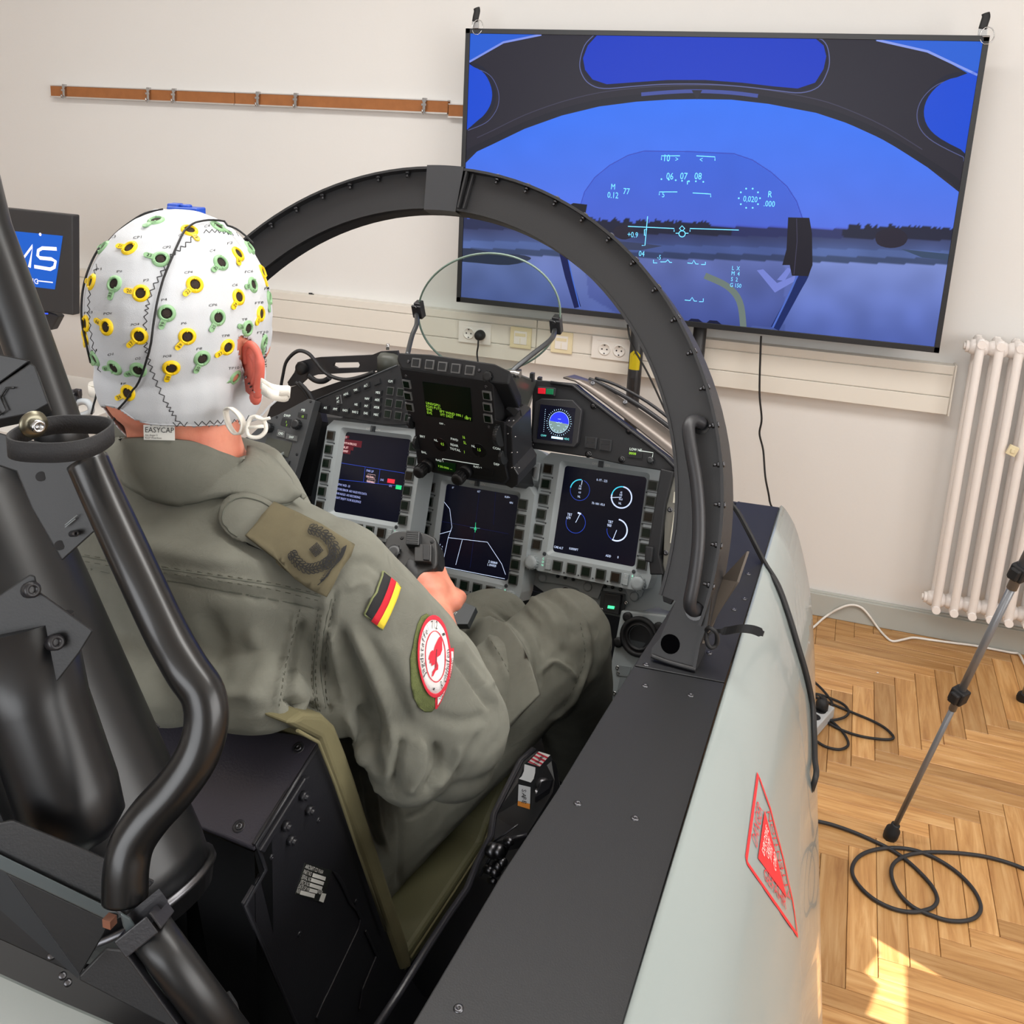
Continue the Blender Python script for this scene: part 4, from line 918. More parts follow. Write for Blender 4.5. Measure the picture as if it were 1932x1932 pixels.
for a, b in ((1098, 729), (1272, 853), (1160, 765)):
    m = MB(); screw(m, FG.P(*FG.px(a+14, b-8), -.016), (FG.n+FG.v*.6), .005); m.build('screw', MSTEELD, cw_)
# ---- grey mounting structure below and between the displays
ms = empty('display_rack', C(0, .05, .8), 'grey sheet-metal frame carrying the square displays', 'display rack')
FM = FRR.up(-.036)
m = MB(); fq(FM, ((1000, 1040), (1030, 1075), (1236, 1085), (1262, 1060), (1300, 1080), (1278, 1156), (1255, 1152), (1240, 1145), (1172, 1165), (1104, 1150), (1030, 1120), (1000, 1098)), -.003, 0, m); m.build('lower_plate', MGREY, ms, bev=.0008)
m = MB(); fq(FM, ((1015, 1070), (1024, 1098), (1070, 1104), (1093, 1112), (1098, 1124), (1130, 1130), (1140, 1106), (1180, 1112), (1192, 1132), (1212, 1126), (1222, 1098), (1240, 1085), (1236, 1060)), 0, .006, m); m.build('stepped_plate', MGREY, ms, bev=.0012)
for p in ((1026, 1090), (1111, 1107), (1199, 1125)):
    m = MB(); x, y = FM.px(*p); m.lathe(FM.P(x, y, .006), FM.n, [(.0085, 0), (.0085, .002), (.006, .003), (.003, .0031)], 18); m.build('rivet_boss', MGREY, ms)
for p, r in (((1067, 1117), .009), ((1052, 1114), .0035), ((1083, 1120), .0035), ((1096, 1135), .002)):
    m = MB(); x, y = FM.px(*p); m.fpoly(FM, circle(x, y, r, 18), .0007); m.build('hole', MTUB, ms)
for i in range(6):
    p = ((1055, 1087), (1069, 1090), (1084, 1093), (1144, 1106), (1158, 1108), (1173, 1112))[i]; m = MB(); m.lathe(FM.P(*FM.px(*p), .006), FM.n, [(.0035, 0), (.003, .003), (.001, .004)], 10); m.build('stud', MKEYD, ms)
m = MB(); fq(FM, [px5(*p) for p in ((430, 720), (500, 745), (560, 790), (560, 1500), (400, 1450), (340, 960), (400, 810))], -.03, -.002, m); m.build('centre_post', MGREY, ms)
m = MB(); fq(FM, ((560, 780), (800, 800), (860, 910), (850, 1080), (1010, 1120), (1010, 1180), (700, 1090), (560, 1000)), -.034, -.03, m); m.build('rear_plate', MGREYD, ms)
# green-lit switch box
FS = FRR.up(-.028); m = MB(); fq(FS, [px5(*p) for p in ((890, 1665), (1050, 1690), (1045, 1830), (880, 1800))], -.004, 0, m); sb = m.build('switch_plate', MGREYD, ms, bev=.0008)
m = MB(); fq(FS, [px5(*p) for p in ((930, 1680), (1038, 1695), (1020, 1825), (918, 1805))], 0, .012, m); m.build('switch_guard', MBLK, ms, bev=.0015)
m = MB(); fq(FS, [px5(*p) for p in ((955, 1762), (997, 1768), (993, 1786), (952, 1780))], .0122, .014, m); m.build('green_light', emission('green_lit', (70, 230, 150), 1.6), ms)
for p in ((897, 1793), (1058, 1747)): m = MB(); screw(m, FS.P(*FS.px(*px5(*p)), 0), FS.n, .004); m.build('screw', MSTEEL, ms)
# small grey box with one key
FK = FRR.up(-.004); m = MB(); fq(FK, [px5(*p) for p in ((395, 812), (500, 822), (483, 945), (380, 925))], -.02, .008, m); bx = m.build('key_box', MGREYL, ms, bev=.002)
m = MB(); fq(FK, [px5(*p) for p in ((405, 838), (478, 848), (466, 920), (396, 905))], .008, .011, m); m.build('key_rim', MKEYF, ms, bev=.001)
m = MB(); fq(FK, [px5(*p) for p in ((415, 848), (468, 856), (458, 910), (406, 898))], .011, .012, m); m.build('key_cap', MKEYD, ms)
# ---- black rail and right-hand side console with white switches
FR2 = pose(cpx(1290, 980, b=-.03), .36, -.17, .07)
rc = empty('side_console', FR2.P(0, -.1, 0), 'narrow upright side console with pale switch blocks, partly behind the arch leg', 'console')
m = MB(); fq(FR2, [px5(*p) for p in ((1325, 880), (1480, 890), (1520, 900), (1500, 1300), (1440, 1580), (1300, 1560))], -.03, 0, m); m.build('console_face', mat('console_metal', (120, 118, 110), .35, .5), rc, bev=.001)
m = MB(); fq(FR2, [px5(*p) for p in ((1300, 860), (1385, 880), (1330, 1100), (1290, 1430), (1320, 1560), (1230, 1560), (1215, 1380))], -.02, .012, m); m.build('black_rail', MTUB, rc, bev=.002)
m = MB(); fq(FR2, [px5(*p) for p in ((1210, 1370), (1262, 1378), (1252, 1480), (1205, 1470))], .0, .022, m); m.build('rail_block', MDK, rc, bev=.002)
m = MB(); fq(FR2, [px5(*p) for p in ((1290, 1560), (1400, 1600), (1385, 1700), (1350, 1760), (1300, 1740), (1285, 1640))], -.01, -.004, m); m.build('black_tab', MDK, rc, bev=.001)
for pts in (((1395, 930), (1448, 935), (1440, 968), (1388, 962)), ((1378, 1012), (1435, 1020), (1425, 1092), (1370, 1085)), ((1455, 1048), (1500, 1052), (1495, 1095), (1450, 1092)), ((1378, 1145), (1395, 1150), (1395, 1190), (1385, 1195), (1388, 1250), (1400, 1255), (1395, 1290), (1370, 1290), (1378, 1330), (1360, 1355), (1350, 1350)), ((1462, 1150), (1490, 1150), (1470, 1350), (1440, 1350))):
    m = MB(); fq(FR2, [px5(*p) for p in pts], 0, .003, m); m.build('switch_block', mat('pale_block', (196, 192, 176), .45), rc, bev=.0006)
m = MB()
for t, a, b in (('TAC', 1402, 922), ('MDS NET', 1392, 1005), ('C', 1440, 1038), ('A', 1440, 1053), ('B', 1438, 1068), ('INT', 1378, 1132), ('NP', 1468, 1140)): m.text(t, FR2, *FR2.px(*px5(a, b)), .0042, .0005, 0, sx=.85)
m.stroke(FR2, [FR2.px(*px5(1442, 1150)), FR2.px(*px5(1418, 1350))], .001, .0005); m.build('console_print', LEG, rc)
for p in ((1350, 1130), (1384, 893), (1460, 905), (1322, 1415)): m = MB(); screw(m, FR2.P(*FR2.px(*px5(*p)), .001), FR2.n, .0045); m.build('screw', MSTEELD, rc)
# ---- lower right grey console with the round air outlet
FV = pose(cpx(1205, 1205, b=-.02), .3, -.17, .07)
vc = empty('lower_console', FV.P(0, -.2, 0), 'pale grey lower console with round black air outlet beside the knee', 'console')
m = MB(); fq(FV, [r2(*p) for p in ((1130, 180), (1430, 215), (1500, 500), (1300, 900), (990, 920))], -.09, 0, m); m.build('console_body', MGREYL, vc, bev=.003)
m = MB(); c = FV.P(*FV.px(*r2(1255, 355)), 0); m.lathe(c, FV.n, [(.036, 0), (.036, .006), (.033, .009), (.029, .009), (.027, .004), (.026, .004), (.023, .008), (.021, .008), (.02, -.002)], 30)
for dx, dy in ((-.026, .03), (-.038, -.018), (.03, -.024), (.033, .024)): m.lathe(c+FV.u*dx+FV.v*dy, FV.n, [(.009, 0), (.009, .005), (.004, .0055)], 14)
m.build('air_outlet', MRUB, vc)
m = MB(); x, y = FV.px(*r2(1255, 355)); m.fpoly(FV, circle(x, y, .0195, 24), .0005, 0); m.build('outlet_throat', MTUB, vc)
m = MB(); m.fpoly(FV, circle(x-.003, y-.006, .015, 20, math.radians(190), math.radians(350)), .001); m.build('outlet_vane', MGREYD, vc)
m = MB(); fq(FV, [r2(*p) for p in ((1118, 545), (1200, 555), (1180, 620), (1108, 610))], 0, .002, m); fq(FV, [r2(*p) for p in ((1125, 620), (1190, 628), (1150, 720), (1105, 715))], 0, .001, m); m.build('access_plate', MGREY, vc)
for p in ((1108, 560), (1112, 597), (1088, 730)): m = MB(); screw(m, FV.P(*FV.px(*r2(*p)), .001), FV.n, .004); m.build('screw', MSTEEL, vc)
# metal lever beside the knee
m = MB(); P = [cpx(*r2(*p), b=-.08) for p in ((820, 175), (965, 245), (950, 275), (905, 300), (880, 265))]; m.prism(P, CF*.006); m.build('brushed_lever', mat('worn_metal', (150, 148, 138), .35, .8), label='brushed metal lever plate poking out above the right knee', cat='lever')
# ================================================================ head-up unit
FU = pose(cpx(870, 790, b=-.1), -.28, -.19, .07)
hu = empty('head_up_unit', FU.P(0, 0, -.05), 'black head-up control unit with green text screen and round glass above', 'head-up unit')
o3 = [FU.px(*q3(*p)) for p in ((215, 195), (245, 350), (330, 860), (400, 880), (410, 1180), (430, 1380), (620, 1490), (900, 1530), (1480, 1620), (1530, 1560), (1500, 1420), (1490, 870), (1380, 850), (1350, 420), (1270, 370), (250, 230))]
m = MB(); m.prism([FU.P(x, y, 0) for x, y in o3], CF*.12-UZ*.052); m.build('housing', MDK, hu, bev=.0015)
FT2 = pose(cpx(845, 690, b=-.115), .3, -.19, .07)
m = MB(); m.prism([FT2.P(*FT2.px(*q3(*p)), 0) for p in ((185, 120), (200, 30), (600, 50), (1375, 165), (1570, 260), (1540, 420), (1240, 390), (240, 230))], CF*.05-UZ*.055); m.build('top_housing', MDK, hu, bev=.003)
for a, b in ((430, 160), (595, 180), (750, 205), (912, 228), (1082, 250)):
    x, y = FT2.px(*q3(a, b)); m = MB(); key(m, FT2, x, y, .0175, .0165, .004, .005); m.build('top_key', [MKEYF, MKEYD], hu)
for a, b in ((330, 143), (1187, 252)): m = MB(); screw(m, FT2.P(*FT2.px(*q3(a, b)), .001), FT2.n, .003); m.build('screw', MSTEELD, hu)
knob(FT2, *FT2.px(*q3(1295, 325)), .0085, .006, 'dark_dial', MRUB, hu, 10)
m = MB(); fq(FU, [q3(*p) for p in ((500, 385), (1075, 462), (1105, 872), (548, 800))], .0003, .001, m); gs = m.build('green_screen', mat('green_black_screen', (3, 18, 9), .35, emit=.12, spec=.2), hu)
m = MB()
for t, a, b in (('LINS/GPS1', 548, 655), ('FOM P1/T1', 550, 695), ('EHE', 557, 730), ('EVE', 560, 770), ('6FT WIND 090 /   0', 712, 755), ('1FT DEST', 722, 795), ('18FT', 1018, 838)): m.text(t, FU, *FU.px(*q3(a, b)), .0052, .0014, 0, sx=.95, rot=-.07)
m.build('green_text', LEGG, gs)
for a, b in ((312, 412), (328, 555), (347, 690), (1287, 550), (1293, 692), (1300, 830)):
    x, y = FU.px(*q3(a, b)); m = MB(); key(m, FU, x, y, .0165, .0165, .003, -.04); m.build('side_key', [MKEYF, MKEYG], hu)
for a, b in ((295, 318), (1268, 448), (340, 795), (1307, 938)): m = MB(); screw(m, FU.P(*FU.px(*q3(a, b)), 0), FU.n, .003); m.build('screw', MSTEELD, hu)
m = MB()
for t, a, b, h in (('OFF -', 705, 900, .0036), ('BRT', 470, 1058, .0048), ('BAL', 490, 1250, .0048), ('NL', 643, 1105, .0045), ('FWD', 845, 1092, .005), ('REAR', 842, 1160, .005), ('TOTAL', 835, 1208, .005), ('NL', 1098, 1178, .0045), ('CON', 1355, 1200, .0048), ('DEP', 1368, 1395, .0048), ('RAD 1', 663, 1345, .0045), ('RAD 2', 1122, 1425, .0045)): m.text(t, FU, *FU.px(*q3(a, b)), h, .0006, 0, rot=-.07)
m.stroke(FU, [FU.px(*q3(740, 1340)), FU.px(*q3(740, 1322)), FU.px(*q3(1185, 1395))], .0014, .0006)
m.build('white_legends', LEG, hu)
m = MB()
for t, a, b in (('16', 990, 1075), ('5L', 1000, 1140), ('1', 1008, 1255), ('4.5', 722, 1155), ('1.5', 1172, 1225)): m.text(t, FU, *FU.px(*q3(a, b)), .006, .0006, 0, rot=-.07, sx=.7)
m.text('120.000 --', FU, *FU.px(*q3(700, 1415)), .0045, .0022, 0, rot=-.07, sx=1.2); m.build('green_legends', LEGG, hu)
for a, b in ((720, 1150), (1185, 1220)):
    m = MB(); x, y = FU.px(*q3(a, b)); m.lathe(FU.P(x, y, 0), FU.n, [(.0145, 0), (.0145, .0004), (.0135, .0005)], 24); m.build('round_window', MBLKG, hu)
m = MB(); fq(FU, [q3(*p) for p in ((680, 1355), (905, 1380), (900, 1480), (690, 1455))], 0, .002, m); m.build('radio_window', mat('radio_green', (10, 44, 14), .3, emit=.15), hu)
m = MB(); fq(FU, [q3(*p) for p in ((1130, 1430), (1365, 1455), (1360, 1540), (1130, 1510))], 0, .002, m); m.build('radio_window', MTUB, hu)
knob(FU.up(.012), *FU.up(.012).px(*q3(510, 1435)), .0115, .02, 'radio_knob', MRUB, hu); knob(FU.up(.012), *FU.up(.012).px(*q3(975, 1520)), .0115, .02, 'radio_knob', MRUB, hu)
m = MB(); m.cyl(FU.P(*FU.px(*q3(575, 1390)), 0), FU.P(*FU.px(*q3(575, 1390)), .012), .0125, 20); m.cyl(FU.P(*FU.px(*q3(1040, 1460)), 0), FU.P(*FU.px(*q3(1040, 1460)), .012), .0125, 20); m.build('knob_base', MDK, hu)
def wheel(fr, px, py, r, w_, name='thumb_wheel'):
    x, y = fr.px(px, py); m = MB(); m.cyl(fr.P(x-w_/2, y, -.002), fr.P(x+w_/2, y, -.002), r, 28)
    for i in range(28): a = i*math.pi/14; m.box(fr.P(x, y+r*math.sin(a), -.002+r*math.cos(a)), (w_, .0012, .0016), (fr.u, fr.v*math.cos(a)-fr.n*math.sin(a), fr.v*math.sin(a)+fr.n*math.cos(a)))
    return m.build(name, MKEYD, hu)
wheel(FU, *q3(1440, 1035), .021, .008); wheel(FU, *q3(1478, 1300), .014, .006); wheel(FU, *q3(435, 1130), .014, .006); wheel(FU, *q3(360, 880), .012, .005)
# right side cheek, cable cover and barrel plate going forward
m = MB(); fq(FU.up(-.02), [q3(*p) for p in ((1480, 870), (1530, 850), (1620, 900), (1640, 1380), (1700, 1480), (1690, 1600), (1620, 1645), (1530, 1600))], -.06, .012, m); m.build('side_cheek', MBLK, hu, bev=.002)
for a, b in ((1522, 885), (1577, 887), (1507, 1045), (1598, 1083), (1556, 1275), (1622, 1272), (1557, 1460), (1592, 1460), (1645, 1460)):
    m = MB(); screw(m, FU.P(*FU.px(*q3(a, b)), -.0075), FU.n, .0016); m.build('screw', MSTEEL, hu)
PB = cpx(*q3(1560, 330), b=-.02)
m = MB(); P = [(cpx(*q3(a, b), b=bb)) for a, b, bb in ((1560, 330, -.08), (1700, 300, -.03), (1900, 380, .06), (1760, 850, .06), (1650, 1000, 0), (1560, 560, -.06))]; m.prism(P, V((-.03, .02, -.004))); m.build('barrel_plate', mat('barrel_grey', (86, 88, 84), .28, .4), hu, bev=.003)
for a, b, bb in ((1665, 290, -.02), (1830, 330, .03), (1920, 380, .06)):
    m = MB(); p = cpx(*q3(a, b), b=bb); m.box(p, (.008, .01, .016)); m.build('hinge_lug', MBLK, hu, bev=.001)
m = MB(); p = cpx(*q3(1600, 720), b=-.07); m.box(p, (.02, .012, .014), (V((.8, 0, -.6)), V((0, 1, 0)), V((.6, 0, .8)))); m.build('cable_clip', MDK, hu, bev=.001)
m = MB(); m.tube(catmull([cpx(*q3(a, b), b=-.06) for a, b in ((1545, 420), (1550, 540), (1640, 640), (1700, 780), (1680, 900), (1610, 1010), (1625, 1200), (1650, 1400))], 4), .0016, 6); m.build('thin_cable', MRUB, hu)
# ---- round glass and its arms
GC = cpx(923, 590, b=.1); GF = Fr(GC, CR, UZ*math.cos(-.35)+CF*math.sin(-.35))
ell = [(923+134*math.cos(a), 590+112*math.sin(a)) for a in [2*math.pi*i/72 for i in range(72)]]
ge = [GF.px(a, b-(a-923)*0.0) for a, b in ell]
m = MB(); m.fprism(GF, ge, -.003, .003); gl = m.build('sight_glass', glass_mat('clear_glass'), hu, 'clear round glass plate')
m = MB(); rim = [GF.P(x, y) for x, y in ge]; m.tube(rim, .0021, 6, closed=True); m.build('glass_edge', mat('glass_green_edge', (150, 172, 160), .15, trans=.3), hu)
def clampfix(px, py, sgn, rod):
    c = GF.P(*GF.px(px, py), 0); m = MB(); m.box(c, (.015, .016, .036), (GF.u, GF.n, GF.v)); m.box(c+GF.n*.01, (.022, .006, .028), (GF.u, GF.n, GF.v)); m.build('glass_clamp', MBLK, hu, bev=.0015)
    for dy in (-.011, .012): m = MB(); m.cyl(c+GF.v*dy+GF.n*.012, c+GF.v*dy+GF.n*.0165, .0036, 6); m.build('clamp_bolt', MSTEELD, hu)
    m = MB(); m.tube(catmull([c-GF.v*.004+GF.n*.014]+rod, 5), .0048, 12); m.build('support_arm', mat('arm_grey', (74, 76, 78), .32, .6), hu)
clampfix(792, 584, -1, [cpx(786, 612, b=.06), cpx(777, 635, b=.03), cpx(768, 672, b=-.02)])
clampfix(1052, 612, 1, [cpx(1040, 640, b=.04), cpx(1005, 668, b=-.01), cpx(972, 695, b=-.05), cpx(965, 706, b=-.06)])
m = MB(); p = cpx(968, 705, b=-.06); m.cyl(p-CR*.012, p+CR*.014, .0065, 12); m.build('arm_pivot', MSTEEL, hu)
# ================================================================ left key panels
FL2 = pose(cpx(690, 760, b=.01), .3, -.2, .1)
lp = empty('key_panel', FL2.P(0, -.05, 0), 'black wedge-shaped key panel left of the head-up unit with lit white abbreviations', 'panel')
m = MB(); fq(FL2, [q6(*p) for p in ((795, 800), (1870, 330), (2120, 400), (2120, 1120), (1700, 1115), (800, 945))], -.02, 0, m); m.build('face_plate', MDK, lp, bev=.0012)
m = MB(); m.tube([FL2.P(*FL2.px(*q6(*p)), 0) for p in ((800, 790), (1860, 338))], .0016, 6); m.build('bright_edge', MGREYD, lp)
KT = [('A/S', 450, 560, 0), ('XMT', 600, 580, 0), ('RAD1', 752, 600, 0), ('RAD 2', 905, 625, 0), ('DAS', 1065, 643, 0), ('MISC', 1222, 665, 0), ('NIS', 918, 510, 0), ('INT', 1072, 533, 0), ('XPDR', 1228, 555, 0), ('NAV', 1085, 422, 0), ('AIDS', 1238, 440, 0), ('MDS', 1250, 330, 0), ('CLM', 1438, 158, 0), ('HDG', 768, 352, 1), ('TRK', 915, 290, 1), ('ALT', 1070, 222, 1), ('', 1228, 170, 1)]
for t, a, b, k_ in KT:
    x, y = FL2.px(*q2(a, b)); m = MB(); an = .38 if k_ else -.02
    key(m, FL2, x, y, .0165, .0105, .0025, an, 0, 1, .0008); o = m.build('legend_key', [MKEYD, MDK], lp)
    if t: m = MB(); m.text(t, FL2, x, y-.0022, .0046, .0041, 0, 'c', .82, an); m.build('key_legend', LEG, o)
x, y = FL2.px(*q2(645, 440)); m = MB(); key(m, FL2, x, y, .0125, .018, .0025, .3, 0, 1, .0008); o = m.build('legend_key', [MKEYF, MDK], lp)
m = MB(); m.text('AP', FL2, x-.001, y+.001, .0046, .0041, 0, 'c', .82, .3); m.text('AT', FL2, x+.001, y-.006, .0046, .0041, 0, 'c', .82, .3); m.build('key_legend', LEG, o)
for a, b in ((1428, 305), (1585, 325), (1408, 483), (1560, 505), (1388, 655), (1548, 680), (1700, 715)):
    x, y = FL2.px(*q2(a, b)); m = MB(); key(m, FL2, x, y, .0165, .0165, .0025, -.04, 0, 1, .0018); m.build('square_key', [mat('key_frame_dim', (78, 78, 78), .45), MKEYG], lp)
for a, b in ((950, 785), (1785, 410)): m = MB(); x, y = FL2.px(*q6(a, b)); m.fpoly(FL2, circle(x, y, .003, 12), .0005); m.build('hole', MTUB, lp)
FK2 = pose(cpx(540, 860, b=-.06), .45, -.2, .14)
kp = empty('keypad_panel', FK2.P(0, -.1, 0), 'dark grey keypad panel with small display between the neck and left display', 'panel')
m = MB(); fq(FK2, [q6(*p) for p in ((700, 775), (790, 795), (580, 1560), (430, 2100), (-150, 1900), (-100, 1290), (20, 1180), (180, 1030), (300, 985))], -.02, 0, m); m.build('face_plate', MDK2, kp, bev=.0012)
for p, r, t in (((215, 1160), .0095, .016), ((580, 1120), .0095, .016)): knob(FK2, *FK2.px(*q6(*p)), r, t, 'round_knob', MKEYD, kp, 12)
m = MB()
for t, a, b, h in (('DWP', 385, 1005, .0052), ('MB', 610, 935, .0052)): m.text(t, FK2, *FK2.px(*q6(a, b)), h, .0005, 0, rot=-.08)
m.build('panel_legend', LEG, kp)
for pts, tx in ((((365, 1020), (485, 1045), (460, 1150), (340, 1115)), ('1', '2')), (((575, 950), (690, 975), (680, 1040), (565, 1010)), ('12',))):
    m = MB(); fq(FK2, [q6(*p) for p in pts], 0, .0008, m); o = m.build('number_window', MKEYD, kp); c = pts[1]; m = MB()
    for i, s_ in enumerate(tx): m.text(s_, FK2, *FK2.px(*q6(c[0]-70, c[1]+45+i*40)), .0042, .0012)
    m.build('green_digit', LEGG, o)
for pts, t in ((((315, 1175), (410, 1205), (400, 1290), (300, 1265)), 'CMD'), (((425, 1230), (570, 1265), (560, 1335), (415, 1300)), 'SWP')):
    m = MB(); fq(FK2, [q6(*p) for p in pts], 0, .003, m); o = m.build('wide_key', mat('key_mid_grey', (92, 94, 94), .4), kp, bev=.0006); c = [FK2.px(*q6(*p)) for p in pts]
    m = MB(); m.text(t, FK2, sum(p[0] for p in c)/4, sum(p[1] for p in c)/4-.002, .0048, .0034, 0, 'c', .85, -.08); m.build('key_legend', LEG, o)
m = MB(); fq(FK2, [q6(*p) for p in ((170, 1275), (495, 1350), (440, 1540), (110, 1460))], 0, .0012, m); m.build('small_display', mat('olive_display', (72, 74, 68), .25), kp)
r4 = lambda a, b: px4(a, b)
for row in range(5):
    for c_ in range(4):
        a, b = 135-22*row+62*c_, 785+52*row+13*c_; x, y = FK2.px(*px4(a, b)); m = MB(); key(m, FK2, x, y, .0155, .0125, .003, -.05, 0, 1, .001); m.build('small_key', [MKEYD, mat('key_face_grey', (60, 62, 64), .45)], kp)
for a, b in ((478, 412), (255, 515), (122, 690), (388, 762)): m = MB(); screw(m, FK2.P(*FK2.px(*px4(a, b)), 0), FK2.n, .0032); m.build('screw', MDK, kp)
# dark divider between the keypad and left display
m = MB(); P = [(600, 762), (608, 795), (575, 935), (585, 1000), (540, 1000), (552, 900), (592, 770)]; fq(FRL.up(-.015), P, -.02, 0, m); m.build('divider_plate', MTUB, ms)
# ---- slotted bracket arm with strap and cables above the left panel
sa = empty('slotted_arm', cpx(640, 690, b=.1), 'black slotted bracket arm with looped cables above the wedge key panel', 'bracket')
FA2 = Fr(cpx(640, 690, b=.1), CR, UZ)
ov = [FA2.px(*q6(*p)) for p in ((700, 260), (850, 235), (1530, 205), (1640, 160), (1860, 150), (1900, 330), (1650, 400), (1500, 425), (830, 460), (700, 500), (600, 590), (450, 620), (430, 560), (520, 430), (560, 300))]
iv = [FA2.px(*q6(*p)) for p in ((1040, 305), (1355, 300), (1372, 335), (1355, 372), (1080, 378), (1025, 345))]; n = len(ov); k_ = len(iv)
vo, eo, fo, *_ = delaunay_2d_cdt([V(p) for p in ov+iv], [(i, (i+1) % n) for i in range(n)]+[(n+i, n+(i+1) % k_) for i in range(k_)], [], 0, 1e-7)
fs = [tuple(f) for f in fo if (lambda c: inpoly(c.x, c.y, ov) and not inpoly(c.x, c.y, iv))(sum((vo[i] for i in f), V((0, 0)))/len(f))]
m = MB(); m.add([FA2.P(p.x, p.y) for p in vo], fs); o = m.build('arm_plate', MBLK, sa); o.modifiers.new('s', 'SOLIDIFY').thickness = .006
m = MB(); c = FA2.P(*FA2.px(*q6(1760, 300)), 0); m.lathe(c-UZ*.02, UZ, [(.026, 0), (.026, .03), (.02, .038), (.01, .04)], 20); m.build('pod', mat('pod_grey', (70, 72, 66), .45), sa)
m = MB(); c = FA2.P(*FA2.px(*q6(1735, 110)), .0); m.cyl(c-UZ*.004, c+UZ*.008, .0035, 10); m.build('pod_stud', MSTEEL, sa)
m = MB(); c = FA2.P(*FA2.px(*q6(650, 370)), .01); m.lathe(c, FA2.n, [(.013, -.006), (.014, .004), (.01, .007), (.004, .008)], 20); m.build('arm_knob', MRUB, sa)
for dz, off in ((0, 0), (.006, 10)):
    m = MB(); m.tube(catmull([cpx(*q6(a, b+off), b=.08-dz) for a, b in ((340, 640), (370, 470), (420, 280), (560, 150), (700, 180), (800, 290), (900, 410), (1030, 490), (1200, 520), (1400, 480), (1560, 420))], 5), .0034, 8); m.build('looped_cable', MRUB, sa)
    m = MB(); m.tube(catmull([cpx(*q6(a+off*4, b), b=.07-dz) for a, b in ((540, 560), (620, 640), (680, 720), (720, 800))], 5), .0042, 8); m.build('looped_cable', MRUB, sa)
m = MB(); m.tube(catmull([cpx(*q6(a, b), b=.1) for a, b in ((700, 470), (800, 540), (900, 545), (980, 500))], 5), .006, 8); m.build('under_tube', MRUB, sa)
m = MB(); fq(FA2.up(-.03), [q6(*p) for p in ((230, 820), (480, 620), (560, 600), (700, 690), (1080, 560), (1700, 400), (1700, 480), (800, 830), (700, 790), (330, 980), (150, 1050))], -.01, 0, m); m.build('lower_bracket', MDK, sa)
# ================================================================ control stick
SF = Fr(cpx(775, 1050, b=-.38) if False else at(775, 1050, d=1.4), CR, (UZ*.62+CF*.78))
stk = empty('control_stick', SF.P(0, 0, -.2), 'dark grey control stick held in the pilot right hand', 'control stick')
ou = [SF.px(*p) for p in ((724, 1035), (729, 1016), (740, 1005), (757, 1001), (776, 1003), (797, 1004), (815, 1011), (824, 1021), (825, 1060), (818, 1073), (800, 1080), (787, 1092), (771, 1102), (757, 1090), (752, 1069), (738, 1062), (727, 1049))]
m = MB(); cc = [(q.x, q.y) for q in catmull([(a, b, 0) for a, b in ou], 2, True)]; m.fprism(SF, cc, -.04, 0); m.build('grip_head', mat('stick_grey', (32, 32, 32), .45, bump=.1, bscale=900), stk, bev=.003, seg=3)
m = MB()
for p in ((1130, 1295), (1215, 1300), (1208, 1390), (1125, 1382)): pass
fq(SF, [px4(*p) for p in ((1128, 1293), (1216, 1298), (1210, 1392), (1124, 1384))], 0, .012, m); tb = m.build('trim_block', MKEYD, stk, bev=.001)
m = MB()
for i in range(6):
    a, b = SF.px(*px4(1132, 1302+i*14)), SF.px(*px4(1208, 1307+i*14)); m.stroke(SF, [a, b], .0018, .0125)
m.build('block_ribs', MKEYD, tb)
m = MB(); fq(SF, [px4(*p) for p in ((1178, 1395), (1210, 1390), (1210, 1375), (1290, 1378), (1286, 1495), (1176, 1490))], 0, .009, m); m.build('side_switch', mat('stick_light', (44, 44, 44), .4), stk, bev=.0012)
m = MB(); fq(SF, [px4(*p) for p in ((1235, 1385), (1282, 1388), (1278, 1488), (1236, 1484))], .009, .0105, m); m.build('switch_slot', MDK, stk, bev=.001)
knob(SF, *SF.px(*px4(1030, 1415)), .011, .006, 'round_hat', MKEYD, stk, 10); m = MB(); m.ball(SF.P(*SF.px(*px4(1075, 1515)), .004), .0065); m.build('ball_button', MBLKG, stk)
knob(SF, *SF.px(*px4(1122, 1590)), .009, .01, 'round_knob', MDK, stk, 12)
for a, b in ((1083, 1317), (1283, 1342)): m = MB(); screw(m, SF.P(*SF.px(*px4(a, b)), 0), SF.n, .003); m.build('screw', MDK, stk)
HB = SF.P(*SF.px(775, 1090), -.02)
GB = HB + V((.0, -.01, -.13))
m = MB(); m.tube(catmull([SF.P(0, -.005, -.02), HB, HB+V((0, -.004, -.06)), GB, GB+V((0, .03, -.25)), GB+V((0, .03, -.4))], 4), [.02]*5+[.017]*5+[.015]*6+[.013]*5, 14); m.build('stick_column', MDK, stk)
# ---- centre pedestal with printed legends
FP = Fr(at(845, 1150, d=1.5), CR, (UZ*.55+CF*.83))
pd = empty('centre_pedestal', FP.P(0, 0, -.1), 'grey pedestal panel between the knees with small knobs and white print', 'panel')
m = MB(); fq(FP, ((800, 1120), (862, 1130), (898, 1145), (882, 1178), (800, 1178)), -.015, 0, m); m.build('face_plate', MGREYD, pd, bev=.001)
q1 = lambda a, b: (760+a*140/1127, 1130+b*240/1932)
m = MB(); m.text('LP/LPR', FP, *FP.px(*q1(575, 90)), .0045, .0005, 0, rot=-.1); m.text('CONT', FP, *FP.px(*q1(665, 185)), .0045, .0005, 0, rot=-.1); m.stroke(FP, [FP.px(*q1(670, 100)), FP.px(*q1(800, 128)), FP.px(*q1(785, 185))], .001, .0005); m.build('white_print', MPRINT, pd)
knob(FP, *FP.px(*q1(620, 240)), .009, .008, 'rotary_knob', MGREY, pd, 8); knob(FP, *FP.px(*q1(700, 255)), .006, .008, 'rotary_knob', MDK, pd, 8)
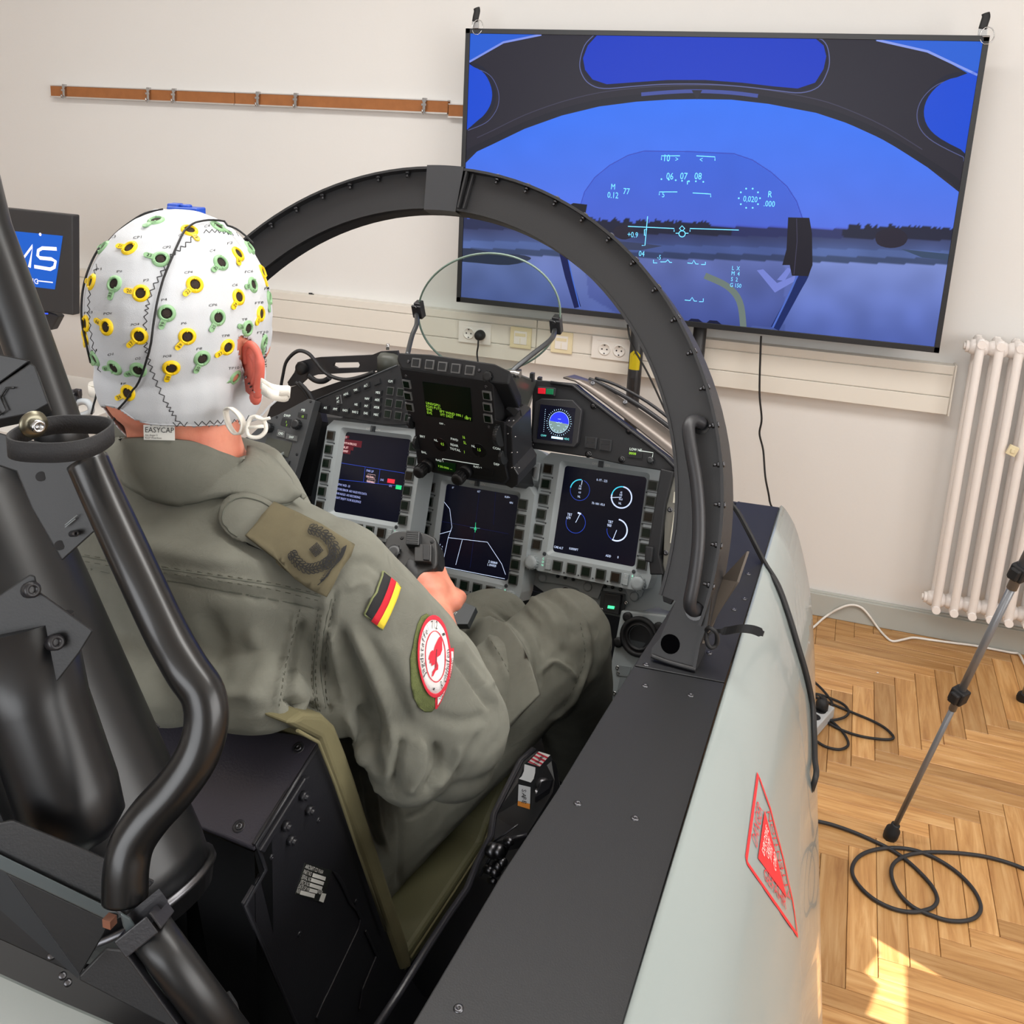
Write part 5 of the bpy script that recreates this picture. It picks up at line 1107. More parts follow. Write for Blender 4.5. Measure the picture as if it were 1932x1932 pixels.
# ================================================================ ejection seat
def c7(a, b): return a*550/1932, 640+b*550/1932
def c8(a, b): return a*750/1932, 1182+b*750/1932
def c5(a, b): return a*460/1932, 1500+b*432/1814
def s8(a, b): return 900+a*200/1208, 1380+b*320/1932
MSEAT = mat('seat_black', (34, 34, 38), .36, bump=.12, bscale=500, var=.06, vscale=8)
MSEATD = mat('seat_deep_black', (9, 10, 12), .42, bump=.05, bscale=400)
MCUSH = mat('olive_canvas', (126, 119, 86), .85, bump=.5, bscale=1500, weave=1, var=.08, vscale=25)
MTUBE = mat('tube_black_gloss', (11, 11, 12), .3, coat=.1, bump=.03, bscale=40)
MGAS = mat('gas_tube_black', (13, 14, 16), .36, bump=.04, bscale=60)
seat = empty('ejection_seat', C(0, -.9, .45), 'black ejection seat with olive canvas cushions and thick bent tube handles', 'seat')
LD0, LD1 = cpx(605, 1391, a=.262), cpx(480, 1600, a=.262); LDN = CR.cross(LD0-LD1).normalized()
def lid(a, b, dz=0): return onp(a, b, LD0+LDN*dz, LDN)
m = MB(); P = [lid(a, b) for a, b in ((605, 1391), (480, 1600), (345, 1545), (150, 1468), (60, 1330), (300, 1338), (450, 1372))]; m.prism(P, V((0, 0, -.004))); m.build('box_lid', mat('lid_black', (52, 50, 58), .3, bump=.28, bscale=420, detail=1), seat, bev=.0012)
for a, b in ((563, 1411), (451, 1559)):
    m = MB(); p = lid(a, b); m.lathe(p, LDN*(1 if LDN.z > 0 else -1), [(.0062, 0), (.0062, .0006), (.0052, .0008), (.004, .0002)], 16); m.build('lid_fastener', MSEAT, seat)
    m = MB(); m.lathe(p, LDN*(1 if LDN.z > 0 else -1), [(.0036, .0002), (.0034, .0014), (.0016, .0015), (.0015, .0003)], 8); m.build('lid_screw', MSTEELD, seat)
m = MB(); P = [lid(a, b)-UZ*.004 for a, b in ((600, 1394), (480, 1602), (345, 1547), (150, 1470), (60, 1340))]
Q = [p+UZ*-.5 for p in P]; m.add(P+Q, [(i, i+1, 6+i-1, 5+i) for i in range(4)]); m.build('seat_box', MSEATD, seat)
FSD = Fr(C(.262, -.7, .9), -CF*1.0, UZ); FSD = Fr(C(.262, -.7, .9), CF, UZ)      # right side plate; n = CF x UZ = +CR
def sd(*pts): return [FSD.px(*p) for p in pts]
m = MB(); m.fprism(FSD, sd((607, 1393), (480, 1594), (489, 1613), (499, 1640), (460, 1706), (560, 1935), (640, 2100), (900, 2300), (950, 2000), (800, 1880), (768, 1836), (740, 1770), (700, 1655), (640, 1500), (618, 1420)), -.004, 0); sp = m.build('side_plate', MSEAT, seat, bev=.001)
m = MB(); m.tube([FSD.P(*FSD.px(*p), .001) for p in ((604, 1396), (482, 1594), (491, 1614), (500, 1640), (462, 1706), (552, 1920), (640, 2100))], .0022, 6); m.build('plate_rim', MSEAT, seat)
m = MB(); P = [c8(1485, 720), c8(1460, 730), c8(1240, 1080), c8(1262, 1090)]; m.fprism(FSD, sd(*P), 0, .006); m.build('rim_strip', MSEAT, seat, bev=.001)
for a, b in ((1465, 820), (1495, 890), (1380, 965), (1405, 1035)):
    m = MB(); x, y = FSD.px(*c8(a, b)); m.cyl(FSD.P(x, y, 0), FSD.P(x, y, .006), .0052, 6); m.cyl(FSD.P(x, y, 0), FSD.P(x, y, .009), .0028, 8); m.build('hex_bolt', MSEAT, sp)
for a, b in ((1320, 1120), (1548, 940), (1455, 1495), (1730, 1335)): m = MB(); screw(m, FSD.P(*FSD.px(*c8(a, b)), 0), FSD.n, .0032); m.build('rivet', MSEAT, sp)
m = MB()
m.fprism(FSD, sd(*[c8(*p) for p in ((1640, 1200), (1610, 1185), (1650, 1250), (1695, 1350), (1715, 1368), (1725, 1380), (1745, 1420), (1735, 1465), (1590, 1770), (1560, 1830), (1530, 1900), (1545, 1905), (1600, 1790), (1750, 1465), (1758, 1415), (1735, 1375), (1705, 1340), (1665, 1240))]), 0, .0025)
m.fprism(FSD, sd(*[c8(*p) for p in ((1775, 1470), (1768, 1480), (1822, 1600), (1755, 1760), (1740, 1860), (1750, 1862), (1768, 1765), (1835, 1600))]), 0, .0025); m.build('pressed_ridge', MSEAT, sp, bev=.001)
m = MB(); m.fprism(FSD, sd(*[c8(*p) for p in ((1480, 1148), (1612, 1185), (1562, 1342), (1434, 1300))]), 0, .0006); lb = m.build('data_plate', mat('data_plate_black', (34, 36, 34), .5), sp)
m = MB(); o_ = c8(1477, 1172); u0, v0 = FSD.px(*o_); e0 = FSD.px(*c8(1560, 1195)); ang = math.atan2(e0[1]-v0, e0[0]-u0)
for t, a, b, a2, b2 in (('AIRCRAFT CO 91604', 1477, 1172, 1562, 1202), ('PART NO.', 1468, 1198, 1508, 1212), ('SERIAL NO', 1459, 1222, 1504, 1238), ('SPEC\'N NO', 1452, 1247, 1496, 1262), ('DATE OF MFR', 1442, 1269, 1500, 1290), ('NSN', 1434, 1290, 1452, 1298), ('INSP', 1537, 1293, 1557, 1302)):
    p0, p1 = FSD.px(*c8(a, b)), FSD.px(*c8(a2, b2)); vs_, fs_, mn_, wd_ = textmesh(t); h_ = .0038
    m.text(t, FSD, p0[0], p0[1], h_, .0011, 0, sx=math.dist(p0, p1)/((wd_-mn_)*h_/.7), rot=math.atan2(p1[1]-p0[1], p1[0]-p0[0]))
for q in (((1518, 1196), (1580, 1216), (1576, 1234), (1513, 1215)), ((1511, 1220), (1572, 1240), (1567, 1257), (1506, 1238)), ((1504, 1244), (1564, 1263), (1559, 1280), (1499, 1262)), ((1502, 1270), (1540, 1280), (1536, 1297), (1498, 1287)), ((1459, 1280), (1528, 1299), (1523, 1318), (1453, 1300)), ((1560, 1293), (1582, 1298), (1568, 1340), (1546, 1332))): m.fpoly(FSD, sd(*[c8(*p) for p in q]), .0011)
m.build('data_print', MPRINT, lb)
# cushions
FCU = Fr(C(.268, -.7, .9), CF, UZ); sc_ = lambda *pts: [FCU.px(*p) for p in pts]
m = MB(); pr = sc_((545, 1366), (606, 1396), (640, 1490), (690, 1625), (735, 1755), (762, 1832), (780, 1826), (772, 1780), (745, 1700), (700, 1560), (672, 1470), (655, 1420), (635, 1370), (612, 1348), (575, 1345))
m.prism([FCU.P(x, y, 0) for x, y in pr], -CR*.50); m.build('back_cushion', MCUSH, seat, 'olive canvas backrest cushion', bev=.006, seg=3)
m = MB(); m.tube([FCU.P(x, y, .0005) for x, y in sc_((560, 1378), (600, 1400), (632, 1480), (682, 1625), (727, 1755))], .0018, 6); m.build('canvas_piping', MCUSH, seat)
m = MB(); pr = sc_((774, 1800), (913, 1590), (925, 1555), (962, 1470), (1010, 1400), (1030, 1440), (945, 1590), (905, 1645), (800, 1800), (766, 1846))
m.prism([FCU.P(x, y, -.004) for x, y in pr], -CR*.50); m.build('seat_cushion', mat('olive_seat_leather', (98, 96, 68), .6, bump=.2, bscale=500, var=.06), seat, 'darker olive seat pan cushion', bev=.008, seg=3)
m = MB(); m.tube([FCU.P(x, y, .0) for x, y in sc_((775, 1806), (845, 1700), (911, 1598), (924, 1560))], .0016, 6); m.build('cushion_piping', MCUSH, seat)
# right side rails, guide plate and the small shiny fittings
def S(a, b, d): return at(*s8(a, b), d=d)
m = MB()
for off, r in ((0, .004), (22, .0025)): m.tube([S(a+off, b, d) for a, b, d in ((640, 205, 1.32), (490, 340, 1.3), (185, 950, 1.2), (150, 1200, 1.16), (0, 1490, 1.1), (-120, 1800, 1.05), (-330, 2100, 1.0), (-560, 2450, .95), (-900, 3000, .9), (-1500, 3900, .85))], r, 8)
m.build('side_rail', MSEAT, seat)
m = MB(); m.prism([S(a, b, d) for a, b, d in ((640, 215, 1.32), (720, 220, 1.32), (835, 270, 1.32), (885, 560, 1.3), (860, 700, 1.28), (560, 1190, 1.2), (190, 1260, 1.16), (190, 960, 1.2), (490, 345, 1.3))], V((.01, 0, -.012))); m.build('guide_plate', MSEATD, seat, bev=.001)
m = MB(); m.tube([S(a, b, 1.15) for a, b in ((190, 1255), (330, 1160), (470, 1060))], .0012, 6); m.tube([S(a, b, 1.14) for a, b in ((270, 1480), (400, 1215), (435, 1205), (570, 1180))], .0025, 6); m.tube([S(a, b, 1.13) for a, b in ((30, 1640), (160, 1430), (250, 1300))], .002, 6); m.build('link_rods', MSEAT, seat)
for a, b, r in ((190, 1360, .009), (262, 1365, .008), (290, 1490, .006), (250, 1535, .0065), (215, 1595, .0065), (140, 1575, .005), (765, 610, .009), (690, 720, .008), (665, 805, .007), (630, 795, .006), (370, 1255, .005), (180, 1700, .004)):
    m = MB(); p = S(a, b, 1.12 if b > 1100 else 1.27); ax = (CR*.8+UZ*.4-CF*.3).normalized(); m.lathe(p, ax, [(r, -.006), (r*1.05, 0), (r*.8, .004), (r*.3, .005)], 14); m.build('fitting', MSTEELD, seat)
m = MB(); m.prism([S(a, b, 1.25) for a, b in ((740, 560), (870, 540), (830, 640), (680, 745), (660, 740))], V((0, .0, -.01))); m.build('lever_bracket', MSEAT, seat, bev=.001)
# arm/safe handle
hd = 1.165
m = MB(); P = [S(*p, hd) for p in ((545, 365), (700, 225), (835, 268), (860, 330), (720, 450), (640, 640), (610, 895), (455, 850), (468, 590), (470, 545))]; m.prism(P, ray(1000, 1450).normalized()*.02); hb = m.build('safety_handle', MSEATD, seat, 'black safety lever with red-striped, white and orange faces')
def quad(name, pts, mt, off=.0012):
    m = MB(); n = -ray(1000, 1450).normalized(); m.poly([S(*p, hd)+n*off for p in pts]); return m.build(name, mt, hb)
quad('red_white_face', ((703, 228), (834, 268), (714, 402), (578, 354)), MPRINT)
def seg_(a, b, t): return a[0]+(b[0]-a[0])*t, a[1]+(b[1]-a[1])*t
A_, B_, C_, D_ = (578, 354), (703, 228), (834, 268), (714, 402)
m = MB(); nn = -ray(1000, 1450).normalized()
for i in range(4):
    t0_, t1_ = i*.26+.02, i*.26+.15
    def bil(u, v): p, q = seg_(A_, B_, u), seg_(D_, C_, u); return seg_(p, q, v)
    m.poly([S(*bil(max(0, min(1, t0_)), 0), hd)+nn*.0016, S(*bil(min(1, t1_), 0), hd)+nn*.0016, S(*bil(max(0, min(1, t1_-.12)), 1), hd)+nn*.0016, S(*bil(max(0, t0_-.12), 1), hd)+nn*.0016])
m.build('red_stripe', mat('stripe_red', (182, 38, 56), .5), hb)
quad('white_grip', ((540, 372), (666, 410), (662, 470), (645, 540), (614, 582), (478, 540), (510, 510), (535, 450)), mat('grip_white', (205, 206, 206), .35))
quad('white_plate', ((474, 603), (610, 635), (604, 825), (466, 790)), mat('plate_lightgrey', (186, 188, 190), .5)); quad('orange_plate', ((466, 792), (604, 827), (600, 886), (463, 845)), mat('plate_orange', (205, 128, 42), .5))
FSF = Fr(S(540, 720, hd)+nn*.002, (S(610, 640, hd)-S(474, 605, hd)), S(474, 605, hd)-S(463, 845, hd))
m = MB()
for i, ch in enumerate('SAFE'): x, y = FSF.px(*s8(515, 655+i*44)); m.text(ch, FSF, x, y, .0055, 0, 0, rot=-R90+.0)
for i, ch in enumerate('ARMED'): x, y = FSF.px(*s8(735-i*21, 262+i*24)); m.text(ch, FSF, x, y, .0042, .0, 0, rot=-1.9)
m.build('handle_words', MPRINTB, hb)
# ---------------------------------------------------------------- dark fore structure of the seat at the left
def T(a, b, d): return at(a, b, d=d)
def gas(name, pts, mt=MGAS, n=32, label=None):
    m = MB(); m.tube([T(a, b, d) for a, b, d, r in pts], [r for *_, r in pts], n); return m.build(name, mt, seat, label)
# big lower gun tube and its rim
gas('gas_tube', [(-90, 860, .78, .05), (-60, 960, .78, .062), (60, 1240, .78, .064), (240, 1640, .78, .063), (262, 1690, .78, .061)])
m = MB(); a, b = T(240, 1640, .78), T(262, 1690, .78); ax = (b-a).normalized(); m.lathe(b-ax*.004, ax, [(.063, 0), (.0655, .001), (.0655, .006), (.063, .007), (.056, .02), (.03, .024)], 36); m.build('tube_rim', MSTEELD, seat)
gas('inner_tube', [(40, 1180, .66, .034), (70, 1330, .66, .034), (128, 1500, .66, .034), (150, 1560, .66, .031), (158, 1590, .66, .02), (162, 1600, .66, .006)], mat('tube_dark', (11, 12, 15), .35))
gas('upper_bar', [(-70, 250, .8, .02), (-26, 430, .8, .02), (36, 600, .8, .02), (106, 800, .79, .02), (130, 860, .79, .02)], MGAS, 24)
# plates
def plate(name, pts, d, th=.004, mt=MSEAT, bev=.001, label=None):
    m = MB(); P = [T(a, b, dd if len(r) else d) for a, b, *r in pts for dd in [r[0] if r else d]]; m.prism(P, ray(200, 1000).normalized()*th); return m.build(name, mt, seat, label, bev=bev)
MPLT = mat('plate_dark_grey', (27, 28, 30), .48, bump=.1, bscale=600)
plate('head_box_plate', ((-80, 740), (0, 724), (57, 685), (66, 690), (92, 762), (60, 780), (0, 792), (-80, 810)), .70, .05, MPLT)
plate('head_box_lid', ((-80, 660), (0, 668), (58, 680), (0, 722), (-80, 735)), .703, .06, MSEATD)
m = MB(); m.tube([T(a, b, .698) for a, b in ((-20, 748), (2, 748), (12, 732), (27, 732))], .0008, 5); m.tube([T(a, b, .698) for a, b in ((-10, 773), (0, 783), (13, 774), (2, 750))], .0008, 5); m.build('plate_slot', MSEATD, seat)
pb = plate('hinge_plate', ((-60, 800), (20, 822), (150, 850), (184, 862), (188, 930), (186, 996), (117, 1058), (60, 960), (31, 890), (-60, 860)), .655, .005, MPLT)
plate('corner_plate', ((-60, 1150), (0, 1122), (56, 1084), (66, 1087), (72, 1115), (176, 1190), (150, 1232), (110, 1284), (0, 1396), (-60, 1440)), .64, .004, MPLT)
for a, b, r in ((77, 899, .0034), (112, 1029, .0034)):
    m = MB(); n_ = -ray(a, b).normalized(); m.lathe(T(a, b, .654), n_, [(r, 0), (r, .0003)], 16); m.build('plate_hole', MTUB, seat)
for a, b, d, r in ((139, 1007, .652, .0022), (58, 1113, .636, .0055), (103, 1212, .636, .0055)):
    m = MB(); n_ = (-ray(a, b).normalized()+V((.5, .1, .1))).normalized(); m.lathe(T(a, b, d), n_, [(r, -.004), (r, .004), (r*.8, .005), (r*.45, .005), (r*.4, .002)], 14); m.build('socket_screw', MSEAT, seat)
m = MB(); m.tube([T(a, b, .652) for a, b in ((123, 991), (146, 972))], .0005, 4); m.tube([T(a, b, .652) for a, b in ((123, 995), (142, 979))], .0005, 4); m.build('scratch_mark', MGREY, seat)
# strap loop with washer and cap screw
lc = T(117, 826, .60); LX = (T(203, 815, .60)-T(31, 810, .60))/2; LY = V((-.3, .95, 0)).normalized()*.03
vs = []; m = MB()
K = 40
for i in range(K):
    a = 2*math.pi*i/K; sx = math.copysign(abs(math.cos(a))**.75, math.cos(a)); p = lc+LX*sx+LY*math.copysign(abs(math.sin(a))**.8, math.sin(a))
    vs += [p+UZ*.0062, p-UZ*.0062]
m.add(vs, [(2*i, 2*i+1, 2*((i+1) % K)+1, 2*((i+1) % K)) for i in range(K)], 0, True); o = m.build('strap_loop', mat('webbing_black', (30, 30, 32), .75, bump=.4, bscale=700), seat, 'loop of black elastic webbing'); o.modifiers.new('s', 'SOLIDIFY').thickness = .0018
p = T(62, 800, .60); ax = (T(90, 812, .585)-p).normalized(); m = MB(); m.lathe(p, ax, [(.0085, 0), (.0088, .0012), (.0085, .0024), (.004, .0025)], 24); m.build('washer', mat('dull_washer', (120, 116, 100), .3, .9), seat)
m = MB(); m.lathe(p+ax*.0024, ax, [(.0042, 0), (.0042, .007), (.0037, .0078), (.0024, .0078), (.0022, .004), (.0005, .004)], 18); m.build('cap_screw', MSTEEL, seat)
# the thick bent tube handle and its square socket
m = MB(); hp2 = [(165, 870, .64), (200, 950, .635), (260, 1080, .62), (312, 1190, .61), (352, 1262, .60), (383, 1310, .597), (389, 1365, .595), (372, 1425, .593), (332, 1485, .59), (283, 1540, .587), (250, 1590, .585), (238, 1640, .583), (236, 1695, .583)]
m.tube(catmull([T(*p) for p in hp2], 6), .0137, 28); m.build('bent_tube', MTUBE, seat, 'thick glossy black bent tube handle')
ax0, ax1 = T(268, 1735, .575), T(415, 1935, .57); A = (ax1-ax0).normalized(); side = (T(300, 1676, .575)-T(238, 1730, .575)); w_ = side.length; side = (side-A*side.dot(A)).normalized(); dp_ = A.cross(side)
m = MB(); m.tube([ax0+A*.004, ax0+A*.03, ax1+A*.02], .0128, 24); m.build('socket_tube', MGAS, seat)
m = MB()
for s1_ in (1, -1): m.box(ax0+A*.004+side*s1_*w_*.46, (.012, .0016, .02), (A, side, dp_))
m.box(ax0+A*.004+dp_*.0135, (.012, w_*.92, .0016), (A, side, dp_)); m.box((ax0+ax1)/2-side*w_*.52+dp_*.004, ((ax1-ax0).length, .0018, .012), (A, side, dp_)); m.build('square_socket', MSEAT, seat, bev=.0008)
m = MB(); m.prism([T(a, b, .575) for a, b in ((200, 1700), (238, 1727), (300, 1676), (310, 1690), (265, 1745), (245, 1742))], A*.004); m.build('socket_flange', MSEAT, seat, bev=.0008)
m = MB(); m.prism([T(a, b, .60) for a, b in ((-40, 1595), (0, 1612), (236, 1727), (214, 1737), (206, 1737), (0, 1641), (-40, 1624))], ray(200, 1700).normalized()*.004); m.build('light_edge_bar', mat('bar_grey', (78, 86, 88), .3, .3), seat, 'grey metal edge bar', bev=.0006)
plate('side_bar', ((226, 1722), (246, 1733), (278, 1785), (340, 1890), (372, 1940), (350, 1950), (300, 1876), (256, 1792), (232, 1748)), .568, .003, mat('bar_grey', (78, 86, 88), .3, .3))
plate('top_bracket', ((-40, 1560), (24, 1548), (162, 1605), (292, 1664), (236, 1727), (0, 1612), (-40, 1592)), .603, .004, MPLT)
plate('web_plate', ((-30, 1632), (0, 1641), (207, 1739), (198, 1760), (150, 1842), (-30, 1760)), .66, .004, MSEATD)
m = MB(); m.prism([T(a, b, .61) for a, b in ((-30, 1600), (10, 1645), (150, 1838), (146, 1846), (-30, 1690))], ray(200, 1700).normalized()*.004); m.build('diagonal_plate', mat('plate_blue_black', (30, 34, 38), .35), seat)
plate('lower_beam', ((150, 1842), (200, 1790), (300, 1800), (440, 1935), (420, 1990), (150, 1850)), .63, .004, MPLT)
m = MB(); m.box(T(207, 1738, .597), (.006, .006, .006)); m.build('copper_stud', mat('worn_copper', (180, 130, 110), .4, .8), seat)
for a, b in ((97, 1804), (118, 1841), (128, 1854)):
    m = MB(); m.lathe(T(a, b, .66), -ray(a, b).normalized(), [(.0028, 0), (.0028, .004), (.001, .0045)], 12); m.build('small_bolt', MSTEELD, seat)
plate('end_clip', ((424, 1890), (436, 1880), (452, 1905), (448, 1945), (425, 1945)), .60, .01, MPLT)
plate('shadow_sheet', ((-60, 1230), (60, 1300), (260, 1700), (350, 1640), (480, 1610), (460, 1706), (560, 1935), (560, 2050), (-60, 1900)), 1.0, .004, MTUB)  # flat black sheet stands in for the shade behind the tubes
m = MB(); m.tube(catmull([T(a, b, d) for a, b, d in ((180, 1205, .9), (215, 1250, .88), (250, 1300, .86), (272, 1340, .84), (300, 1372, .83))], 4), .0009, 6); m.build('thin_wire', MRUB, seat)
# ================================================================ the pilot
MSKIN = bpy.data.materials.new('skin'); MSKIN.use_nodes = True
_b = MSKIN.node_tree.nodes['Principled BSDF']; _N = MSKIN.node_tree.nodes; _L = MSKIN.node_tree.links
_tc = _N.new('ShaderNodeTexCoord'); _nz = _N.new('ShaderNodeTexNoise'); _nz.inputs['Scale'].default_value = 28; _nz.inputs['Detail'].default_value = 6; _L.new(_tc.outputs['Object'], _nz.inputs['Vector'])
_cr = _N.new('ShaderNodeValToRGB'); _e = _cr.color_ramp.elements; _e[0].position = .3; _e[0].color = srgb((206, 122, 98))+(1,); _e[1].position = .7; _e[1].color = srgb((234, 158, 132))+(1,)
_L.new(_nz.outputs['Fac'], _cr.inputs[0]); _L.new(_cr.outputs[0], _b.inputs['Base Color']); _b.inputs['Roughness'].default_value = .5
_b.inputs['Subsurface Weight'].default_value = .15; _b.inputs['Subsurface Radius'].default_value = (.01, .004, .002)
_n2 = _N.new('ShaderNodeTexNoise'); _n2.inputs['Scale'].default_value = 500; _L.new(_tc.outputs['Object'], _n2.inputs['Vector']); _bp = _N.new('ShaderNodeBump'); _bp.inputs['Strength'].default_value = .25; _bp.inputs['Distance'].default_value = .0006
_L.new(_n2.outputs['Fac'], _bp.inputs['Height']); _L.new(_bp.outputs[0], _b.inputs['Normal'])
MSUIT = mat('flight_suit_cloth', (138, 138, 127), .88, bump=.7, bscale=800, weave=1, var=.09, vscale=30, spec=.25, crumple=.55)
MSUIT2 = mat('flight_suit_seam', (108, 110, 100), .9, bump=.5, bscale=900, weave=1, spec=.2)
MCAP = mat('cap_fabric', (203, 206, 210), .8, bump=.35, bscale=1700, var=.015, vscale=20, spec=.2)
MTHREAD = mat('dark_thread', (62, 62, 64), .8); MHAIR = mat('dark_hair', (42, 30, 24), .8, bump=.8, bscale=600, var=.25, vscale=300)
pilot = empty('person', C(.04, -.62, .7), 'person in olive flight suit and white electrode cap, seated with right hand on the stick', 'person')
HC_ = at(347, 592, d=.99)
HYAW = math.radians(17); HR_ = (CR*math.cos(HYAW)+CF*math.sin(HYAW)); HF_ = (CF*math.cos(HYAW)-CR*math.sin(HYAW))
def HL(r, f, u): return HC_+HR_*r+HF_*f+UZ*u
HAX = (HR_, HF_, UZ)
def capsule(m, pts, rr, n=20):
    P = [V(p) for p in pts]; m.tube(P, list(rr), n)
    for p, r in zip(P, rr): m.ball(p, r*.995, n=16)
def remesh(m, name, vox, smooth, mt, parent, iters=1.):
    o = m.build(name+'_src', mt); r = o.modifiers.new('r', 'REMESH'); r.mode = 'VOXEL'; r.voxel_size = vox
    s = o.modifiers.new('s', 'SMOOTH'); s.iterations = smooth; s.factor = .5
    dg = bpy.context.evaluated_depsgraph_get(); dg.update(); me = bpy.data.meshes.new_from_object(o.evaluated_get(dg)); me.name = name
    bpy.data.objects.remove(o); me.materials.clear(); me.materials.append(mt)
    me.polygons.foreach_set('use_smooth', [True]*len(me.polygons)); ob = bpy.data.objects.new(name, me); col.objects.link(ob)
    if parent: put(ob, parent)
    return ob
# joints
NB = at(393, 905, d=1.05)
nb = (NB-CO).dot(CR), (NB-CO).dot(CF)
SHR, SHL = C(.232, -.77, 1.245), C(-.13, -.74, 1.25)
ELR, WRR = at(862, 1372, d=1.09), at(822, 1165, d=1.36)
ELL, WRL = C(-.25, -.62, 1.0), C(-.25, -.36, .98)
HIPR, HIPL = C(.125, -.61, .735), C(-.06, -.60, .735)
KNR, KNL = C(.285, -.235, .925), at(925, 1195, d=1.66)
ANR, ANL = C(.24, .02, .53), C(-.08, .08, .53)
def torso(m, g=0.):
    secs = [(1.345, .07, .062, nb[1]+.0, nb[0]), (1.315, .10, .07, nb[1]+.005, nb[0]-.005), (1.285, .15, .085, -.79, .055), (1.24, .185, .105, -.775, .052), (1.16, .195, .125, -.745, .05), (1.05, .185, .128, -.70, .048), (.92, .17, .122, -.655, .045), (.80, .165, .125, -.62, .035), (.70, .155, .115, -.585, .035), (.655, .12, .08, -.56, .042)]
    n = 32; vs = []
    for z, hw, hd, b, a in secs:
        for j in range(n):
            t = 2*math.pi*j/n; ca, sa = math.cos(t), math.sin(t); e = .82
            vs.append(C(a+math.copysign(abs(ca)**e, ca)*(hw+g), b+math.copysign(abs(sa)**e, sa)*(hd+g), z))
    k_ = len(secs); fs = [(i*n+j, (i+1)*n+j, (i+1)*n+(j+1) % n, i*n+(j+1) % n) for i in range(k_-1) for j in range(n)]+[tuple(range(n)), tuple((k_-1)*n+j for j in range(n))[::-1]]
    m.add(vs, fs)
def skull(m, g=0.):
    m.ball(HL(0, -.006, 0), (.086+g, .1025+g, .105+g), HAX, 28); m.ball(HL(0, .02, -.075), (.069+g, .08+g, .075+g), HAX, 24)
    m.ball(HL(.0, -.045, -.062), (.068+g, .05+g, .06+g), HAX, 20); m.ball(HL(0, .07, -.03), (.062+g, .04+g, .06+g), HAX, 20)
b = MB(); skull(b); b.ball(HL(0, .085, -.118), (.028, .026, .022), HAX, 14)
b.ball(HL(0, .103, -.045), (.010, .018, .014), HAX, 12); b.tube([HL(0, .095, -.01), HL(0, .107, -.04)], [.007, .011], 10)      # nose
b.ball(HL(0, .097, -.082), (.024, .012, .006), HAX, 12); b.ball(HL(0, .095, -.091), (.022, .012, .007), HAX, 12)               # lips
for s in (-1, 1): b.ball(HL(s*.032, .105, -.0), (.02, .01, .006), HAX, 12); b.ball(HL(s*.042, .072, -.045), (.022, .02, .022), HAX, 14)
capsule(b, [HL(.004, -.02, -.1), HL(.009, -.02, -.14), NB+UZ*-.03], (.058, .056, .056))
torso(b, -.024)
capsule(b, [SHR, ELR, WRR], (.05, .038, .026)); capsule(b, [SHL, ELL, WRL], (.05, .04, .027))
capsule(b, [HIPR, KNR, ANR], (.06, .045, .036)); capsule(b, [HIPL, KNL, ANL], (.06, .045, .036))
capsule(b, [NB+UZ*-.085, SHR], (.045, .045)); capsule(b, [NB+UZ*-.085, SHL], (.045, .045))
# right hand closed round the stick: palm, four fingers wrapping, thumb along the side
SC_ = at(797, 1108, d=1.415)                       # centre of the stick column at the hand
def hand(b, wr, palm, axis, across, curl, s=1.):
    """palm: centre of palm; axis: wrist to knuckles; across: index side; curl: towards what is held"""
    b.tube([wr, wr+(palm-wr)*.5, palm-axis*.01, palm+axis*.03], [.026, .026, .03, .026], 16, flat=(1, 1)); b.ball(palm, (.040*s, .046*s, .019*s), (across, axis, curl), 18)
    b.ball(palm+axis*.022, (.038*s, .02*s, .017*s), (across, axis, curl), 16)
    L = ((.029, .0085, .95), (.010, .0088, 1.05), (-.009, .0083, 1.), (-.027, .0046, .82))
    for x, r, k_ in L:
        p = palm+axis*.034+across*x; k1 = p+axis*.022*k_+curl*.016*k_; k2 = k1+axis*.002+curl*.026*k_; k3 = k2-axis*.018*k_+curl*.006
        b.tube([palm+across*x*.8+axis*.01, p, k1, k2, k3], [r, r*1.08, r, r*.92, r*.75], 12)
        for q, rr in ((p, r*1.08), (k1, r), (k2, r*.92), (k3, r*.75)): b.ball(q, rr, n=10)
    t0_ = palm-axis*.025+across*.03; t1_ = t0_+axis*.018+across*.018+curl*.018; t2_ = t1_+axis*.024+curl*.02; t3_ = t2_+axis*.02+curl*.008-across*.004
    b.tube([palm-axis*.02, t0_, t1_, t2_, t3_], [.016, .0135, .0115, .0105, .0085], 12)
    for q, rr in ((t0_, .0135), (t1_, .0115), (t2_, .0105), (t3_, .0085)): b.ball(q, rr, n=10)
pal = at(812, 1118, d=1.385); axis = (at(790, 1082, d=1.41)-WRR).normalized(); curl = (SC_-pal); curl = (curl-axis*curl.dot(axis)).normalized(); across = axis.cross(curl)
if across.z < 0: across = -across
hand(b, WRR, pal, axis, across, curl)
axl = CF.copy(); hand(b, WRL, WRL+CF*.06+UZ*-.005, axl, CR, -UZ, .95)
body = remesh(b, 'body', .0042, 5, MSKIN, pilot)
